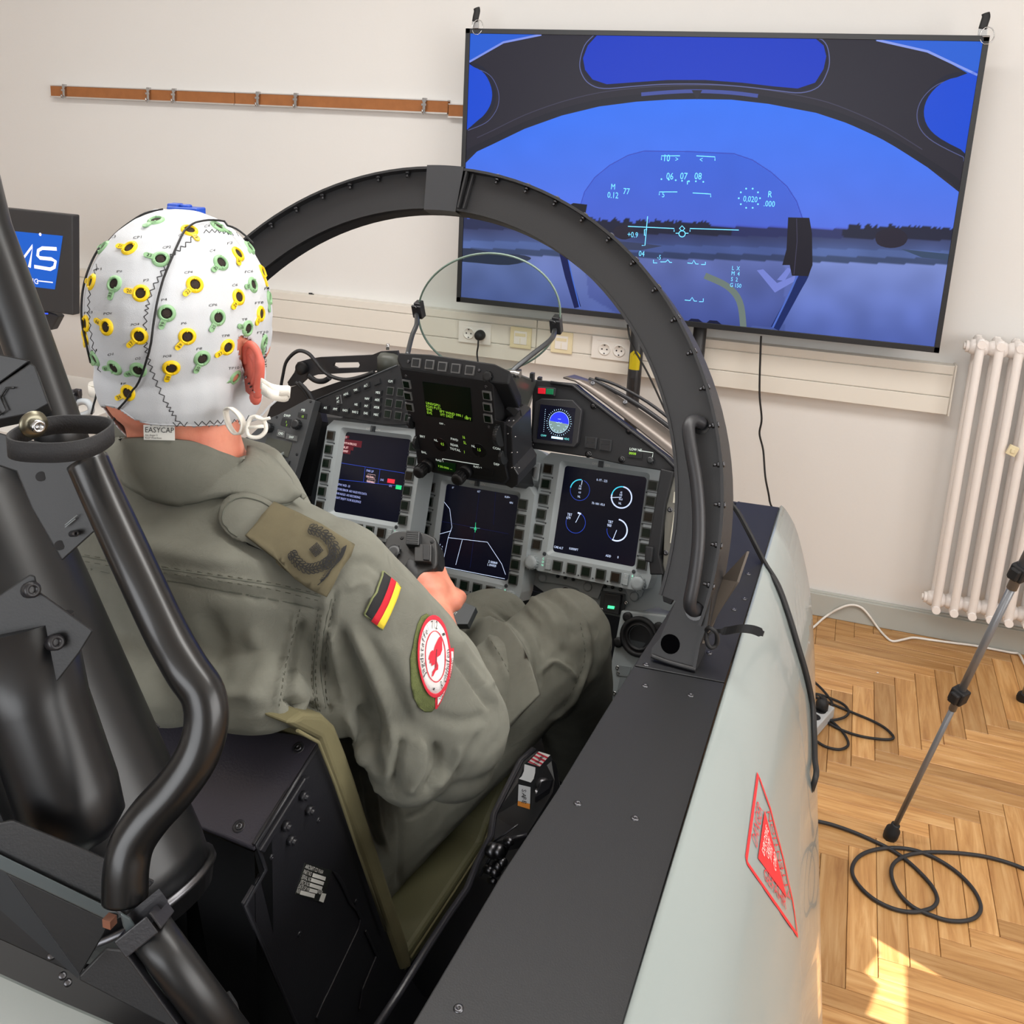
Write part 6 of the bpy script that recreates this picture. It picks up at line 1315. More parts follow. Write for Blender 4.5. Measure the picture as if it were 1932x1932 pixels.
# ear (a continuation of the body surface, with rim and lobe) and eyes
def ear(sgn):
    m = MB(); c = HL(.084, -.029, -.047) if sgn > 0 else HL(-.066, .03, -.045); out = (HR_*sgn*.85-HF_*.5).normalized(); up = (UZ*.97-HF_*.2).normalized(); nn = out.cross(up)
    rim = [(.002, -.030), (.010, -.026), (.016, -.012), (.021, .004), (.022, .018), (.016, .028), (.006, .030), (-.002, .022), (-.004, .008)]
    rim = [(x*.9, y) for x, y in rim]; P = [c+out*x+up*y for x, y in rim]
    m.tube(catmull(P, 4), [.0045]*4+[.0048]*12+[.0038]*(len(catmull(P, 4))-16), 10)
    m.prism([c+out*x*.92+up*y*.95-nn*.002*sgn for x, y in [(-.008, -.026)]+rim[:7]+[(-.008, .024)]], nn*.004*sgn, 0, True)
    m.ball(c+out*.006-up*.029, (.007, .006, .009), (out, nn, up), 12)
    m.tube(catmull([c+out*.004-up*.014, c+out*.012+up*.0, c+out*.012+up*.012, c+out*.006+up*.02], 4), .0032, 8)
    return m.build('ear', mat('ear_skin', (226, 112, 96), .5, bump=.1, bscale=300, var=.08, vscale=60), body)
ear(1); ear(-1)
for s in (-1, 1):
    m = MB(); m.ball(HL(s*.031, .1, -.02), .0125, n=14); m.build('eye', mat('eye_white', (225, 220, 214), .25), body)
    m = MB(); m.ball(HL(s*.031, .1075, -.02), (.006, .006, .006), n=10); m.build('iris', mat('iris_brown', (52, 40, 30), .2), body)
# ---------------------------------------------------------------- flight suit
b = MB(); torso(b, .006)
capsule(b, [NB+UZ*-.065+CF*.0, C(.14, -.785, 1.272), SHR], (.062, .06, .058)); capsule(b, [NB+UZ*-.065, C(-.05, -.775, 1.272), SHL], (.062, .06, .06))
mid = SHR.lerp(ELR, .5)
capsule(b, [SHR, SHR.lerp(ELR, .25), mid, SHR.lerp(ELR, .8), ELR], (.063, .067, .071, .069, .063))
ALONG = (WRR-ELR).normalized()
capsule(b, [ELR, ELR.lerp(WRR, .3), ELR.lerp(WRR, .55)], (.062, .052, .045))
b.ball(at(775, 1440, d=1.05), (.05, .05, .045), HAX, 16); b.ball(at(855, 1440, d=1.1), (.05, .05, .04), HAX, 16); b.ball(at(745, 1400, d=1.02), (.04, .04, .05), HAX, 16)
b.ball(at(640, 1290, d=1.02), (.05, .05, .06), HAX, 16); b.ball(at(545, 1300, d=.985), (.05, .04, .03), HAX, 16); b.ball(at(430, 1285, d=.965), (.10, .05, .045), (CR, CF, UZ), 16); b.ball(at(300, 1270, d=1.0), (.09, .06, .05), (CR, CF, UZ), 16)
capsule(b, [SHL, ELL, WRL], (.062, .055, .04))
capsule(b, [HIPR, HIPR.lerp(KNR, .5), HIPR.lerp(KNR, .8), KNR, KNR.lerp(ANR, .4), ANR], (.088, .085, .084, .082, .075, .06))
capsule(b, [HIPL, HIPL.lerp(KNL, .5), KNL, KNL.lerp(ANL, .4), ANL], (.105, .09, .08, .072, .06))
b.ball(C(.04, -.60, .72), (.17, .13, .085), (CR, CF, UZ), 20)
suit = remesh(b, 'flight_suit', .0042, 7, MSUIT, pilot)
smooth_bvh = BVHTree.FromPolygons([v.co for v in suit.data.vertices], [tuple(p.vertices) for p in suit.data.polygons])
# cut the suit open at the neck and below the right elbow band
def sculpt(o, strokes, noise_amp=.0026):
    me = o.data; me.update(); n = len(me.vertices); co = np.empty(n*3); me.vertices.foreach_get('co', co); co = co.reshape(-1, 3)
    off = np.array(o.matrix_basis.translation+ (V(pilot.location)))*0
    W = co.copy(); no = np.empty(n*3); me.vertices.foreach_get('normal', no); no = no.reshape(-1, 3)
    Rn = np.array(ROT); c = (W-np.array([0, 0, EYE])) @ Rn; px = CX+FPX*c[:, 0]/c[:, 2]; py = CY+FPX*c[:, 1]/c[:, 2]
    view = W-np.array([0, 0, EYE]); view /= np.linalg.norm(view, axis=1)[:, None]; face = np.clip(-(view*no).sum(1)*3, 0, 1)
    disp = np.zeros(n)
    for pts, wd, amp, *dr in strokes:
        P = [(q.x, q.y) for q in catmull([(a, b, 0) for a, b in pts], 6)]; best = np.full(n, 1e9); tt = np.zeros(n); K = len(P)-1
        for i in range(K):
            ax_, ay = P[i]; bx, by = P[i+1]; dx, dy = bx-ax_, by-ay; L2 = dx*dx+dy*dy+1e-9
            t = np.clip(((px-ax_)*dx+(py-ay)*dy)/L2, 0, 1); d = np.hypot(px-ax_-t*dx, py-ay-t*dy); m_ = d < best; best[m_] = d[m_]; tt[m_] = (i+t[m_])/K
        tap = np.clip(np.minimum(tt, 1-tt)*6, .15, 1) if not dr else 1
        ok = (c[:, 2] < (dr[1] if len(dr) > 1 else 9))
        disp += amp*1.35*np.exp(-(best/(wd*.8))**2)*tap*face*ok
    if noise_amp:
        nz = np.array([noise.noise(V(p)*9+V((3, 1, 2)))*1.0+.5*noise.noise(V((p[0]*22, p[1]*22, p[2]*14)))+.45*(abs(noise.noise(V((p[0]*30+5, p[1]*14, p[2]*34))))-.2) for p in W])
        disp += noise_amp*nz
    co += no*disp[:, None]; me.vertices.foreach_set('co', co.ravel()); me.update()
fold = [
 ([(120, 1047), (200, 1064), (330, 1080), (430, 1096), (520, 1110), (612, 1132)], 9, .0022, 1),
 ([(120, 1064), (200, 1082), (330, 1100), (430, 1118), (520, 1134), (606, 1152)], 4, -.0026, 1),
 ([(620, 1120), (608, 1180), (600, 1260), (606, 1330)], 11, .0024, 1), ([(634, 1120), (622, 1180), (614, 1260), (622, 1340)], 5, -.0035, 1),
 ([(560, 1150), (545, 1210), (530, 1280), (522, 1335)], 7, .004), ([(572, 1165), (558, 1225), (545, 1290), (540, 1330)], 8, -.005),
 ([(545, 1310), (562, 1330), (600, 1342)], 14, -.014), ([(520, 1345), (560, 1362), (610, 1352)], 10, .005),
 ([(470, 1180), (500, 1250), (470, 1330)], 30, .005), ([(380, 1150), (420, 1230), (400, 1320)], 26, -.004), ([(250, 1130), (330, 1200), (420, 1250)], 26, -.0035), ([(300, 1250), (400, 1300), (500, 1320)], 20, .004),
 ([(230, 1010), (330, 1030), (450, 1060)], 26, .003), ([(420, 1010), (500, 1050), (600, 1100)], 16, -.003),
 ([(640, 1180), (672, 1260), (700, 1340), (706, 1410)], 12, -.008), ([(660, 1180), (705, 1270), (735, 1350), (745, 1430)], 14, .007), ([(690, 1190), (745, 1290), (775, 1370)], 10, -.004),
 ([(618, 1180), (640, 1260), (650, 1330)], 10, .005), ([(650, 1340), (672, 1390), (690, 1450)], 11, .007), ([(678, 1330), (700, 1400), (716, 1470)], 9, -.009),
 ([(760, 1390), (752, 1440), (742, 1500)], 12, -.009), ([(790, 1390), (790, 1440), (770, 1500)], 13, .009), ([(820, 1400), (825, 1450), (800, 1500)], 10, -.006), ([(870, 1400), (850, 1450), (820, 1490)], 10, .004), ([(905, 1380), (880, 1430), (850, 1475)], 8, -.004),
 ([(855, 1240), (890, 1290), (925, 1340)], 7, -.004), ([(850, 1190), (900, 1260), (928, 1300)], 12, .004), ([(800, 1340), (860, 1360), (920, 1350)], 14, -.003), ([(740, 1200), (770, 1280), (780, 1340)], 18, .003),
 ([(640, 1070), (690, 1060), (720, 1080)], 12, -.003), ([(650, 1110), (690, 1100), (700, 1140)], 10, .003),
 # trousers
 ([(925, 1150), (985, 1190), (1010, 1240), (1018, 1300)], 6, -.006), ([(915, 1150), (970, 1195), (998, 1245), (1008, 1305)], 8, .005),
 ([(960, 1130), (1010, 1180), (1030, 1240)], 8, -.004), ([(985, 1115), (1040, 1165), (1060, 1230)], 9, .005), ([(1010, 1110), (1065, 1150), (1085, 1210)], 7, -.004), ([(1040, 1110), (1095, 1160), (1110, 1220)], 8, .004),
 ([(1105, 1180), (1112, 1240), (1095, 1290), (1070, 1340), (1040, 1362)], 6, .005), ([(1010, 1280), (1040, 1250), (1070, 1262), (1090, 1285)], 5, .004),
 ([(870, 1150), (900, 1200), (950, 1260)], 14, -.005), ([(850, 1200), (880, 1260), (940, 1330)], 10, .004), ([(900, 1170), (930, 1215), (965, 1300)], 8, .003),
 ([(750, 1520), (756, 1600), (752, 1680)], 6, -.005), ([(690, 1480), (700, 1560), (720, 1600)], 7, -.004), ([(705, 1480), (715, 1560), (735, 1610)], 6, .004), ([(670, 1450), (685, 1530), (705, 1600)], 6, .004), ([(760, 1545), (800, 1530), (830, 1500)], 5, -.0025),
]
sculpt(suit, fold)
suit_bvh = BVHTree.FromPolygons([v.co for v in suit.data.vertices], [tuple(p.vertices) for p in suit.data.polygons])
body_bvh = BVHTree.FromPolygons([v.co for v in body.data.vertices], [tuple(p.vertices) for p in body.data.polygons])
def cast2(px, py, off=.001, trees=None):
    best = None
    for t in trees or (suit_bvh, body_bvh):
        r = cast(t, px, py, 0)
        if r and (best is None or (r[0]-CAM).length < (best[0]-CAM).length): best = r
    if best is None: return None
    return best[0]+best[1]*off, best[1]
class Drape:
    """maps picture positions to places on a curved body surface, slightly raised"""
    def __init__(s, trees, d0): s.t = trees; s.last = None; s.d0 = d0
    def __call__(s, px, py, off=.001):
        r = cast2(px, py, off, s.t)
        if r is None: return at(px, py, d=s.d0)
        return r[0]
DS = Drape((suit_bvh,), 1.02); DSM = Drape((smooth_bvh,), 1.02)
def drape_poly(m, D, pts, off, mi=0, dens=4):
    """fills a closed picture outline with a grid draped on the surface"""
    xs = [p[0] for p in pts]; ys = [p[1] for p in pts]; V2 = [V(p) for p in pts]; n = len(pts); E = [(i, (i+1) % n) for i in range(n)]; x = min(xs)
    while x < max(xs):
        y = min(ys)
        while y < max(ys):
            if inpoly(x, y, pts): V2.append(V((x, y)))
            y += dens
        x += dens
    vo, eo, fo, *_ = delaunay_2d_cdt(V2, E, [], 0, 1e-5)
    fs = [tuple(f) for f in fo if inpoly(*(sum((vo[i] for i in f), V((0, 0)))/3), pts)]
    m.add([D(p.x, p.y, off) for p in vo], fs, mi, True)
def drape_line(m, D, pts, r, off, n=5, closed=False, sub=4, mi=0):
    P = catmull([(a, b, 0) for a, b in pts], sub, closed); m.tube([D(p.x, p.y, off) for p in P], r, n, mi, closed=closed)
def drape_text(m, D, t, o, e, up, off, mi=0):
    vs, fs, mn, wd = textmesh(t); m.add([D(o[0]+(e[0]-o[0])*(a-mn)/(wd-mn)+up[0]*b/.7, o[1]+(e[1]-o[1])*(a-mn)/(wd-mn)+up[1]*b/.7, off) for a, b in vs], fs, mi)
def outline(m, D, pts, wd, off, mi=0, closed=True, sub=3):
    P = [(q.x, q.y) for q in catmull([(a, b, 0) for a, b in pts], sub, closed)] if sub > 1 else list(pts); n = len(P); vs = []
    for i in range(n):
        a = P[i-1] if (i or closed) else P[i]; b = P[(i+1) % n] if (i < n-1 or closed) else P[i]; tx, ty = b[0]-a[0], b[1]-a[1]; L_ = math.hypot(tx, ty)+1e-9; qx, qy = -ty/L_*wd/2, tx/L_*wd/2
        vs += [D(P[i][0]+qx, P[i][1]+qy, off), D(P[i][0]-qx, P[i][1]-qy, off)]
    m.add(vs, [(2*i, 2*i+1, 2*((i+1) % n)+1, 2*((i+1) % n)) for i in range(n if closed else n-1)], mi)
def thick(o, t): s = o.modifiers.new('s', 'SOLIDIFY'); s.thickness = t; s.offset = 0; return o
# seam stitching
m = MB()
for pts in ([(120, 1043), (200, 1058), (330, 1076), (430, 1091), (520, 1106), (605, 1126)], [(604, 1160), (596, 1220), (592, 1290), (600, 1340)], [(626, 1130), (612, 1190), (606, 1270), (614, 1335)], [(120, 1062), (200, 1080), (330, 1098), (430, 1116), (520, 1132), (600, 1150)]): drape_line(m, DS, pts, .0007, .0002, 4)
m.build('seam', MSUIT2, suit)
def stitches(m, D, pts, off, step=4.2, r=.00035):
    P = catmull([(a, b, 0) for a, b in pts], 10); acc = 0; last = P[0]; on = True; seg0 = P[0]
    for p in P[1:]:
        acc += (p-last).length; last = p
        if acc >= step*.6:
            if on: m.tube([D(seg0.x, seg0.y, off), D(p.x, p.y, off)], r, 4)
            on = not on; seg0 = p; acc = 0
MST = mat('stitch_thread', (82, 82, 70), .8)
m = MB()
for pts in ([(120, 1040), (200, 1054), (330, 1072), (430, 1087), (520, 1102), (605, 1122)], [(120, 1050), (200, 1066), (330, 1083), (430, 1098), (520, 1113), (605, 1134)], [(601, 1150), (593, 1210), (588, 1280), (594, 1340)], [(607, 1160), (600, 1220), (596, 1290), (604, 1345)], [(632, 1130), (619, 1190), (613, 1270), (620, 1335)], [(566, 1150), (550, 1210), (534, 1280), (526, 1335)], [(870, 1150), (905, 1180), (940, 1230), (965, 1280)], [(1095, 1175), (1104, 1235), (1088, 1285), (1062, 1335)]): stitches(m, DS, pts, .0006)
m.build('stitching', MST, suit, kind='stuff')
# collar
top = [(206, 848), (240, 832), (275, 826), (310, 827), (345, 832), (372, 838), (400, 852), (440, 868), (475, 866), (505, 880), (528, 908), (552, 944), (572, 960)]
bot = [(212, 890), (238, 912), (268, 930), (300, 941), (335, 948), (368, 946), (400, 938), (430, 936), (462, 940), (490, 950), (515, 954), (535, 953), (548, 948)]
T3 = catmull([(a, b, 0) for a, b in top], 4); B3 = catmull([(a, b, 0) for a, b in bot], 4); NU = len(T3); NVv = 9; vs = []
for i in range(NU):
    for j in range(NVv):
        t = j/(NVv-1); x = T3[i].x*(1-t)+B3[i].x*t; y = T3[i].y*(1-t)+B3[i].y*t; r = cast2(x, y, 0)
        w_ = math.sin(math.pi*min(1, t*1.0))*.007; p = (r[0]+r[1]*(.009+w_*.7-.006*t)) if r else at(x, y, d=1.0)
        vs.append(p+V((0, 0, 1))*(.004*(1-t)))
for it in range(3):
    nv = list(vs)
    for i in range(1, NU-1):
        for j in range(1, NVv-1): nv[i*NVv+j] = (V(vs[i*NVv+j])*2+V(vs[(i-1)*NVv+j])+V(vs[(i+1)*NVv+j])+V(vs[i*NVv+j-1])+V(vs[i*NVv+j+1]))/6
    vs = nv
m = MB(); m.add(vs, [(i*NVv+j, i*NVv+j+1, (i+1)*NVv+j+1, (i+1)*NVv+j) for i in range(NU-1) for j in range(NVv-1)], 0, True)
col_ = m.build('collar', MSUIT, pilot); thick(col_, .005)
m = MB(); m.prism([at(a, b, d=1.09) for a, b in ((196, 870), (194, 815), (206, 775), (222, 762), (236, 778), (248, 806), (264, 838), (285, 862), (240, 880))], ray(230, 820).normalized()*.012); m.build('collar_front', MSUIT, pilot, bev=.003)
col_bvh = BVHTree.FromPolygons([V(v) for v in vs], [tuple(f) for f in m.f])
DC = Drape((col_bvh, suit_bvh), 1.0)
m = MB(); inb = [(a+(b-a)*0, 0) for a, b in ((0, 0),)]
drape_line(m, DC, [(a*.9+c*.1, b*.86+d*.14) for (a, b), (c, d) in zip(bot, top)], .0008, .003, 4); drape_line(m, DC, bot, .0028, .001, 6); m.build('collar_seam', MSUIT2, col_)
# shoulder tab and rank slide
tab = [(520, 962), (490, 945), (460, 938), (436, 946), (422, 965), (419, 990), (430, 1010), (448, 1022), (466, 1026)]
m = MB(); drape_poly(m, DS, [(q.x, q.y) for q in catmull([(a, b, 0) for a, b in tab], 3)]+[(466, 1026), (500, 1040), (545, 980)], .006, 0, 7); o = m.build('shoulder_tab', MSUIT, pilot); thick(o, .004)
m = MB(); drape_line(m, DS, [(516, 970), (488, 954), (461, 948), (441, 955), (430, 970), (428, 990), (438, 1004), (455, 1014)], .0007, .0085, 4); m.build('tab_seam', MSUIT2, o)
sl = [(517, 962), (560, 982), (610, 1008), (662, 1040), (640, 1080), (618, 1119), (570, 1090), (520, 1058), (464, 1024), (490, 993)]
m = MB(); drape_poly(m, DSM, sl, .0115, 0, 7); rs = m.build('rank_slide', mat('rank_olive', (106, 98, 74), .8, bump=.5, bscale=1200, weave=1, var=.12, vscale=40), pilot, 'olive-brown rank slide with black embroidered wreath, star and wings'); thick(rs, .004)
rb = BVHTree.FromPolygons([V(v) for v in m.v], m.f); DR = Drape((rb, suit_bvh), 1.0)
m = MB()
def e9(a, b): return 400+a*550/1932, 900+b*550/1932
def leafrow(pts, r, n):
    P = catmull([(a, b, 0) for a, b in pts], 8); N_ = len(P)
    for i in range(n):
        k_ = min(N_-2, int(i/(n-1)*(N_-1))); p, q = P[k_], P[k_+1]; t = (q-p).normalized(); nn_ = V((-t.y, t.x, 0))
        for s in (-1, 0, 1):
            c = p+nn_*s*r*.85; d = (t*.9+nn_*s*.7).normalized(); e = V((-d.y, d.x, 0))
            L = [(c+d*math.cos(a)*r*.75+e*math.sin(a)*r*.36) for a in [2*math.pi*j/8 for j in range(8)]]
            outline(m, DR, [(z.x, z.y) for z in L], 1.7, .0042, 0, True, 1)
leafrow([e9(*p) for p in ((660, 360), (730, 385), (780, 430), (810, 490), (800, 540), (770, 570))], 7, 13)
leafrow([e9(*p) for p in ((540, 515), (580, 570), (640, 610), (700, 605), (760, 580))], 7, 12)
c0 = e9(697, 492)
for rr in (3, 6, 9, 12): outline(m, DR, [(c0[0]+rr*math.cos(a+.1), c0[1]+rr*math.sin(a+.1)) for a in (0, R90, 2*R90, 3*R90)], 1.8, .0042, 0, True, 1)
for i in range(12): a = i*math.pi/6; outline(m, DR, [(c0[0]+3*math.cos(a), c0[1]+3*math.sin(a)), (c0[0]+(12 if i % 3 == 0 else 9.5)*math.cos(a), c0[1]+(12 if i % 3 == 0 else 9.5)*math.sin(a))], 1, .0042, 0, False, 1)
wp = [(885, 465), (868, 520), (845, 555), (820, 580), (800, 600), (785, 625), (765, 655), (725, 690)]
for k_ in range(5): outline(m, DR, [e9(a-k_*6*(1 if b < 560 or b > 610 else .5), b+k_*8*(1 if b > 600 else .5)) for a, b in wp[: 8-k_ % 3]], 1.9, .0042, 0, False, 2)
for i in range(16):
    t = i/15; a, b = e9(878-140*t, 490+185*t); outline(m, DR, [(a, b), (a-5, b+1.5)], 1, .0043, 0, False, 1)
m.build('embroidery', mat('black_thread', (26, 26, 26), .85), rs)
# sleeve flag
FL_ = [[(720, 1081), (733, 1091), (743, 1099), (752, 1109)], [(706, 1118), (719, 1131), (729, 1139), (738, 1148)], [(686, 1157), (698, 1170), (709, 1178), (720, 1186)]]
fl_ = None
m = MB()
def qb(p0, p1, p2, t): return ((1-t)**2*p0[0]+2*t*(1-t)*(2*p1[0]-(p0[0]+p2[0])/2)+t*t*p2[0], (1-t)**2*p0[1]+2*t*(1-t)*(2*p1[1]-(p0[1]+p2[1])/2)+t*t*p2[1])
for k_ in range(3):
    g = 8; vs = []
    for i in range(g+1):
        t = i/g; a = qb(FL_[0][k_], FL_[1][k_], FL_[2][k_], t); b_ = qb(FL_[0][k_+1], FL_[1][k_+1], FL_[2][k_+1], t)
        for j in range(4): u = j/3; vs.append(DS(a[0]*(1-u)+b_[0]*u, a[1]*(1-u)+b_[1]*u, .0028))
    m.add(vs, [(4*i+j, 4*i+j+1, 4*i+5+j, 4*i+4+j) for i in range(g) for j in range(3)], k_, True)
MF = [mat('flag_black', (38, 38, 40), .85, bump=.5, bscale=1500), mat('flag_red', (206, 30, 48), .8, bump=.5, bscale=1500), mat('flag_gold', (240, 212, 60), .8, bump=.5, bscale=1500)]
fo = m.build('sleeve_flag', MF, pilot, 'black, red and gold striped flag patch'); thick(fo, .002)
m = MB(); drape_line(m, DS, [FL_[0][0], FL_[0][3]], .0012, .0028, 6); drape_line(m, DS, [FL_[0][0], FL_[1][0], FL_[2][0]], .0012, .0028, 6); drape_line(m, DS, [FL_[2][0], FL_[2][3]], .0012, .0028, 6); m.build('flag_edge', mat('flag_edge', (120, 126, 84), .8), fo)
# hook-and-loop field and round squadron patch
vp = [q1(*p) for p in ((350, 225), (270, 270), (215, 380), (170, 560), (140, 740), (100, 900), (108, 1080), (122, 1300), (160, 1500), (230, 1630), (330, 1705), (430, 1700), (490, 1640), (520, 1450), (520, 800), (430, 300))]
m = MB(); drape_poly(m, DS, vp, .0012, 0, 5); vo_ = m.build('velcro_field', mat('velcro_green', (98, 106, 62), .95, bump=1., bscale=900, var=.15, vscale=200), pilot, 'moss green hook-and-loop field'); thick(vo_, .001)
PC, PX, PY = q1(443, 868), (247*140/1127, -4.), (-5., -606*240/1932)
def pp(x, y): return PC[0]+PX[0]*x+PY[0]*y, PC[1]+PX[1]*x+PY[1]*y
def disc(m, r, off, mi, cx=0, cy=0, n=32, r0=0):
    rings = [r0+(r-r0)*i/4 for i in range(5)]; vs = []
    for rr in rings: vs += [DS(*pp(cx+rr*math.cos(a), cy+rr*math.sin(a)), off) for a in [2*math.pi*j/n for j in range(n)]]
    m.add(vs, [(i*n+j, i*n+(j+1) % n, (i+1)*n+(j+1) % n, (i+1)*n+j) for i in range(4) for j in range(n)], mi, True)
MPW = mat('patch_white', (236, 232, 230), .8, bump=.5, bscale=1500); MPR = mat('patch_red', (214, 44, 62), .8, bump=.5, bscale=1500)
m = MB(); disc(m, .93, .0034, 0, r0=0.0); disc(m, 1.0, .0039, 1, r0=.9)
tabp = [q1(*p) for p in ((690, 752), (755, 742), (748, 850), (728, 1000), (700, 1190), (630, 1390), (570, 1540), (510, 1645), (486, 1640), (478, 1500), (500, 1440), (620, 1250), (690, 1000))]
sp_ = m.build('round_patch', [MPW, MPR], pilot, 'round white squadron patch with red border, red emblem and black lettering'); thick(sp_, .001)
m = MB(); drape_poly(m, DS, tabp, .0026, 0, 5); tb_ = m.build('patch_tab', MPR, pilot, 'white and red tab under the round patch')
m = MB(); drape_poly(m, DS, [q1(*p) for p in ((700, 800), (738, 795), (728, 900), (708, 1050), (680, 1190), (610, 1390), (550, 1530), (512, 1590), (510, 1460), (600, 1330), (670, 1130))], .0034, 0, 5); m.build('tab_field', MPW, tb_)
m = MB(); drape_text(m, DS, '1000h', q1(560, 1500), q1(625, 1310), (-5, -1.5), .0042); drape_text(m, DS, 'Typhoon', q1(670, 1250), q1(722, 900), (-4.5, -.6), .0042); m.build('tab_words', MTHREAD, tb_)
m = MB()
outline(m, DS, [pp(.05+.60*math.cos(a), .0+.615*math.sin(a)) for a in [2*math.pi*j/36 for j in range(36)]], 1.6, .0046, 0, True, 1)
# emblem: a red stepped bird-like figure built of bars
em_ = [[(520, 575), (548, 620), (550, 700), (555, 780), (530, 850), (480, 880), (478, 940), (500, 1000), (495, 1060), (460, 1080), (430, 1150), (405, 1165), (415, 1090), (450, 1040), (448, 980), (400, 1010), (395, 960), (368, 975), (375, 925), (350, 905), (362, 850), (380, 800), (410, 770), (425, 790), (440, 720), (470, 650), (495, 600)]]
for P in em_: drape_poly(m, DS, [q1(*p) for p in P], .0047, 0, 4)
m.build('red_emblem', MPR, sp_)
m = MB()
def arctext(t, a0, a1, r, flip=False):
    for i, ch in enumerate(t):
        if ch == ' ': continue
        a = a0+(a1-a0)*(i+.5)/len(t); vs, fs, mn, wd = textmesh(ch); h = .2; w2 = abs(a1-a0)/len(t)*.82; out = []
        for x, y in vs:
            X = ((x-mn)/max(wd-mn, .25)-.5)*w2*min(1, (wd-mn)/.45+.2); rr = r+(y/.7)*h*(-1 if flip else 1)-(0 if flip else 0); aa = a+(X if flip else -X); out.append(DS(*pp(rr*math.cos(aa), rr*math.sin(aa)), .0049))
        m.add(out, fs)
arctext('Jagdstaffel 712', math.radians(218), math.radians(70), .68); arctext('Richthofen', math.radians(-68), math.radians(8), .87, True)
for a in (62, -100): c = math.radians(a-22 if a > 0 else a); outline(m, DS, [pp(.78*math.cos(c+d), .78*math.sin(c+d)) for d in (-.05, .05)], 4.5, .0049, 0, False, 1)
outline(m, DS, [q1(*p) for p in ((470, 760), (466, 860), (460, 1040))], .8, .0051, 0, False, 2)
m.build('patch_lettering', MTHREAD, sp_)
# boots
for A in (ANR, ANL):
    m = MB(); capsule(m, [A+UZ*-.01, A+UZ*-.05, A+UZ*-.06+CF*.09, A+UZ*-.065+CF*.15], (.05, .045, .04, .032)); remesh(m, 'boot', .006, 4, mat('boot_leather', (26, 26, 26), .5), pilot)
# ================================================================ electrode cap
b = MB(); skull(b, .0035); b.ball(HL(0, -.02, -.09), (.066, .07, .05), HAX, 20); b.ball(HL(0, .055, -.105), (.058, .045, .035), HAX, 20)
cap = remesh(b, 'electrode_cap', .003, 8, MCAP, pilot); cap['label'] = 'white stretch cap with yellow and green electrode rings and dark zigzag stitching'
HF = HAX[1]
def e3(a, b): return a*550/1932, 360+b*550/1932
EAR = [(q.x, q.y) for q in catmull([(*e3(*p), 0) for p in ((1590, 952), (1625, 965), (1668, 1000), (1700, 1060), (1710, 1180), (1714, 1300), (1700, 1336), (1660, 1300), (1610, 1190), (1575, 1070), (1574, 990))], 4, True)]
HEM = [e3(*p) for p in ((560, 1430), (700, 1425), (760, 1432), (800, 1452), (900, 1520), (1000, 1548), (1160, 1556), (1300, 1560), (1450, 1552), (1560, 1548), (1700, 1520), (1780, 1440), (1850, 1380))]
me = cap.data; bm = bmesh.new(); bm.from_mesh(me); kill = []
c_hem = lambda px: np.interp(px, [p[0] for p in HEM], [p[1] for p in HEM])
for f in bm.faces:
    p = f.calc_center_median(); q = p-HC_; x, y, z = q.dot(HAX[0]), q.dot(HAX[1]), q.z; px, py = pix(p)
    facing = f.normal.dot((p-CAM).normalized()) < .15
    if facing and (inpoly(px, py, EAR) or py > c_hem(px) or (px > 515 and 560 < py < 705)): kill.append(f)
    elif not facing:
        if y > .055-.25*(z+.02) and z < .045 and abs(x) < .075: kill.append(f)      # the face opening
        elif z < -.118+.15*max(y, -.06): kill.append(f)
        elif (y+.005)**2+(z+.045)**2*.6 < .0005 and x < 0: kill.append(f)
bmesh.ops.delete(bm, geom=kill, context='FACES'); bm.to_mesh(me); bm.free(); me.update()
cap_bvh = BVHTree.FromPolygons([v.co for v in me.vertices], [tuple(p.vertices) for p in me.polygons])
thick(cap, .0012)
DCap = Drape((cap_bvh,), .96)
m = MB(); drape_line(m, DCap, EAR, .0011, .0004, 6, True, 2); drape_line(m, DCap, [(a, b_-2) for a, b_ in HEM[1:]], .0012, .0, 6, False, 4); m.build('cap_hem', MCAP, cap)
def zig(m, pts, amp, step):
    P = catmull([(*e3(*p), 0) for p in pts], 12); d = 0; out = []; k_ = 1; last = P[0]
    for i in range(1, len(P)):
        d += (P[i]-P[i-1]).length
        if d > step:
            t = (P[i]-P[i-1]).normalized(); n_ = V((-t.y, t.x, 0))*amp*k_; out.append((P[i].x+n_.x, P[i].y+n_.y)); k_ = -k_; d = 0
    W = [cast2(a, b_, .0008, (cap_bvh,)) for a, b_ in out]; W = [w_[0] if w_ else None for w_ in W]
    for i in range(len(W)-1):
        if W[i] and W[i+1] and (W[i]-W[i+1]).length < .02: m.tube([W[i], W[i].lerp(W[i+1], .5)+(W[i]-CAM).normalized()*-.0003, W[i+1]], .00042, 4)
m = MB()
zig(m, [(1320, 270), (1230, 360), (1130, 440), (1070, 550), (1000, 680), (965, 850), (965, 1000), (985, 1110), (1030, 1250), (1100, 1400), (1190, 1540)], 3.6, 4.2)
zig(m, [(815, 1465), (900, 1530), (1000, 1545), (1160, 1545), (1300, 1540), (1450, 1530), (1560, 1525), (1700, 1480)], 4, 4.6)
zig(m, [(1780, 560), (1792, 800), (1790, 1000), (1790, 1150), (1780, 1260)], 2.8, 4.4); zig(m, [(1330, 275), (1430, 270), (1520, 285), (1620, 300), (1700, 340)], 3.2, 4.2); zig(m, [(660, 470), (625, 560), (596, 700), (596, 850), (620, 1020), (665, 1200)], 2.4, 5)
m.build('zigzag_stitching', MTHREAD, cap, kind='stuff')
MY = mat('ring_yellow', (246, 208, 24), .4); MG = mat('ring_green', (142, 184, 138), .45)
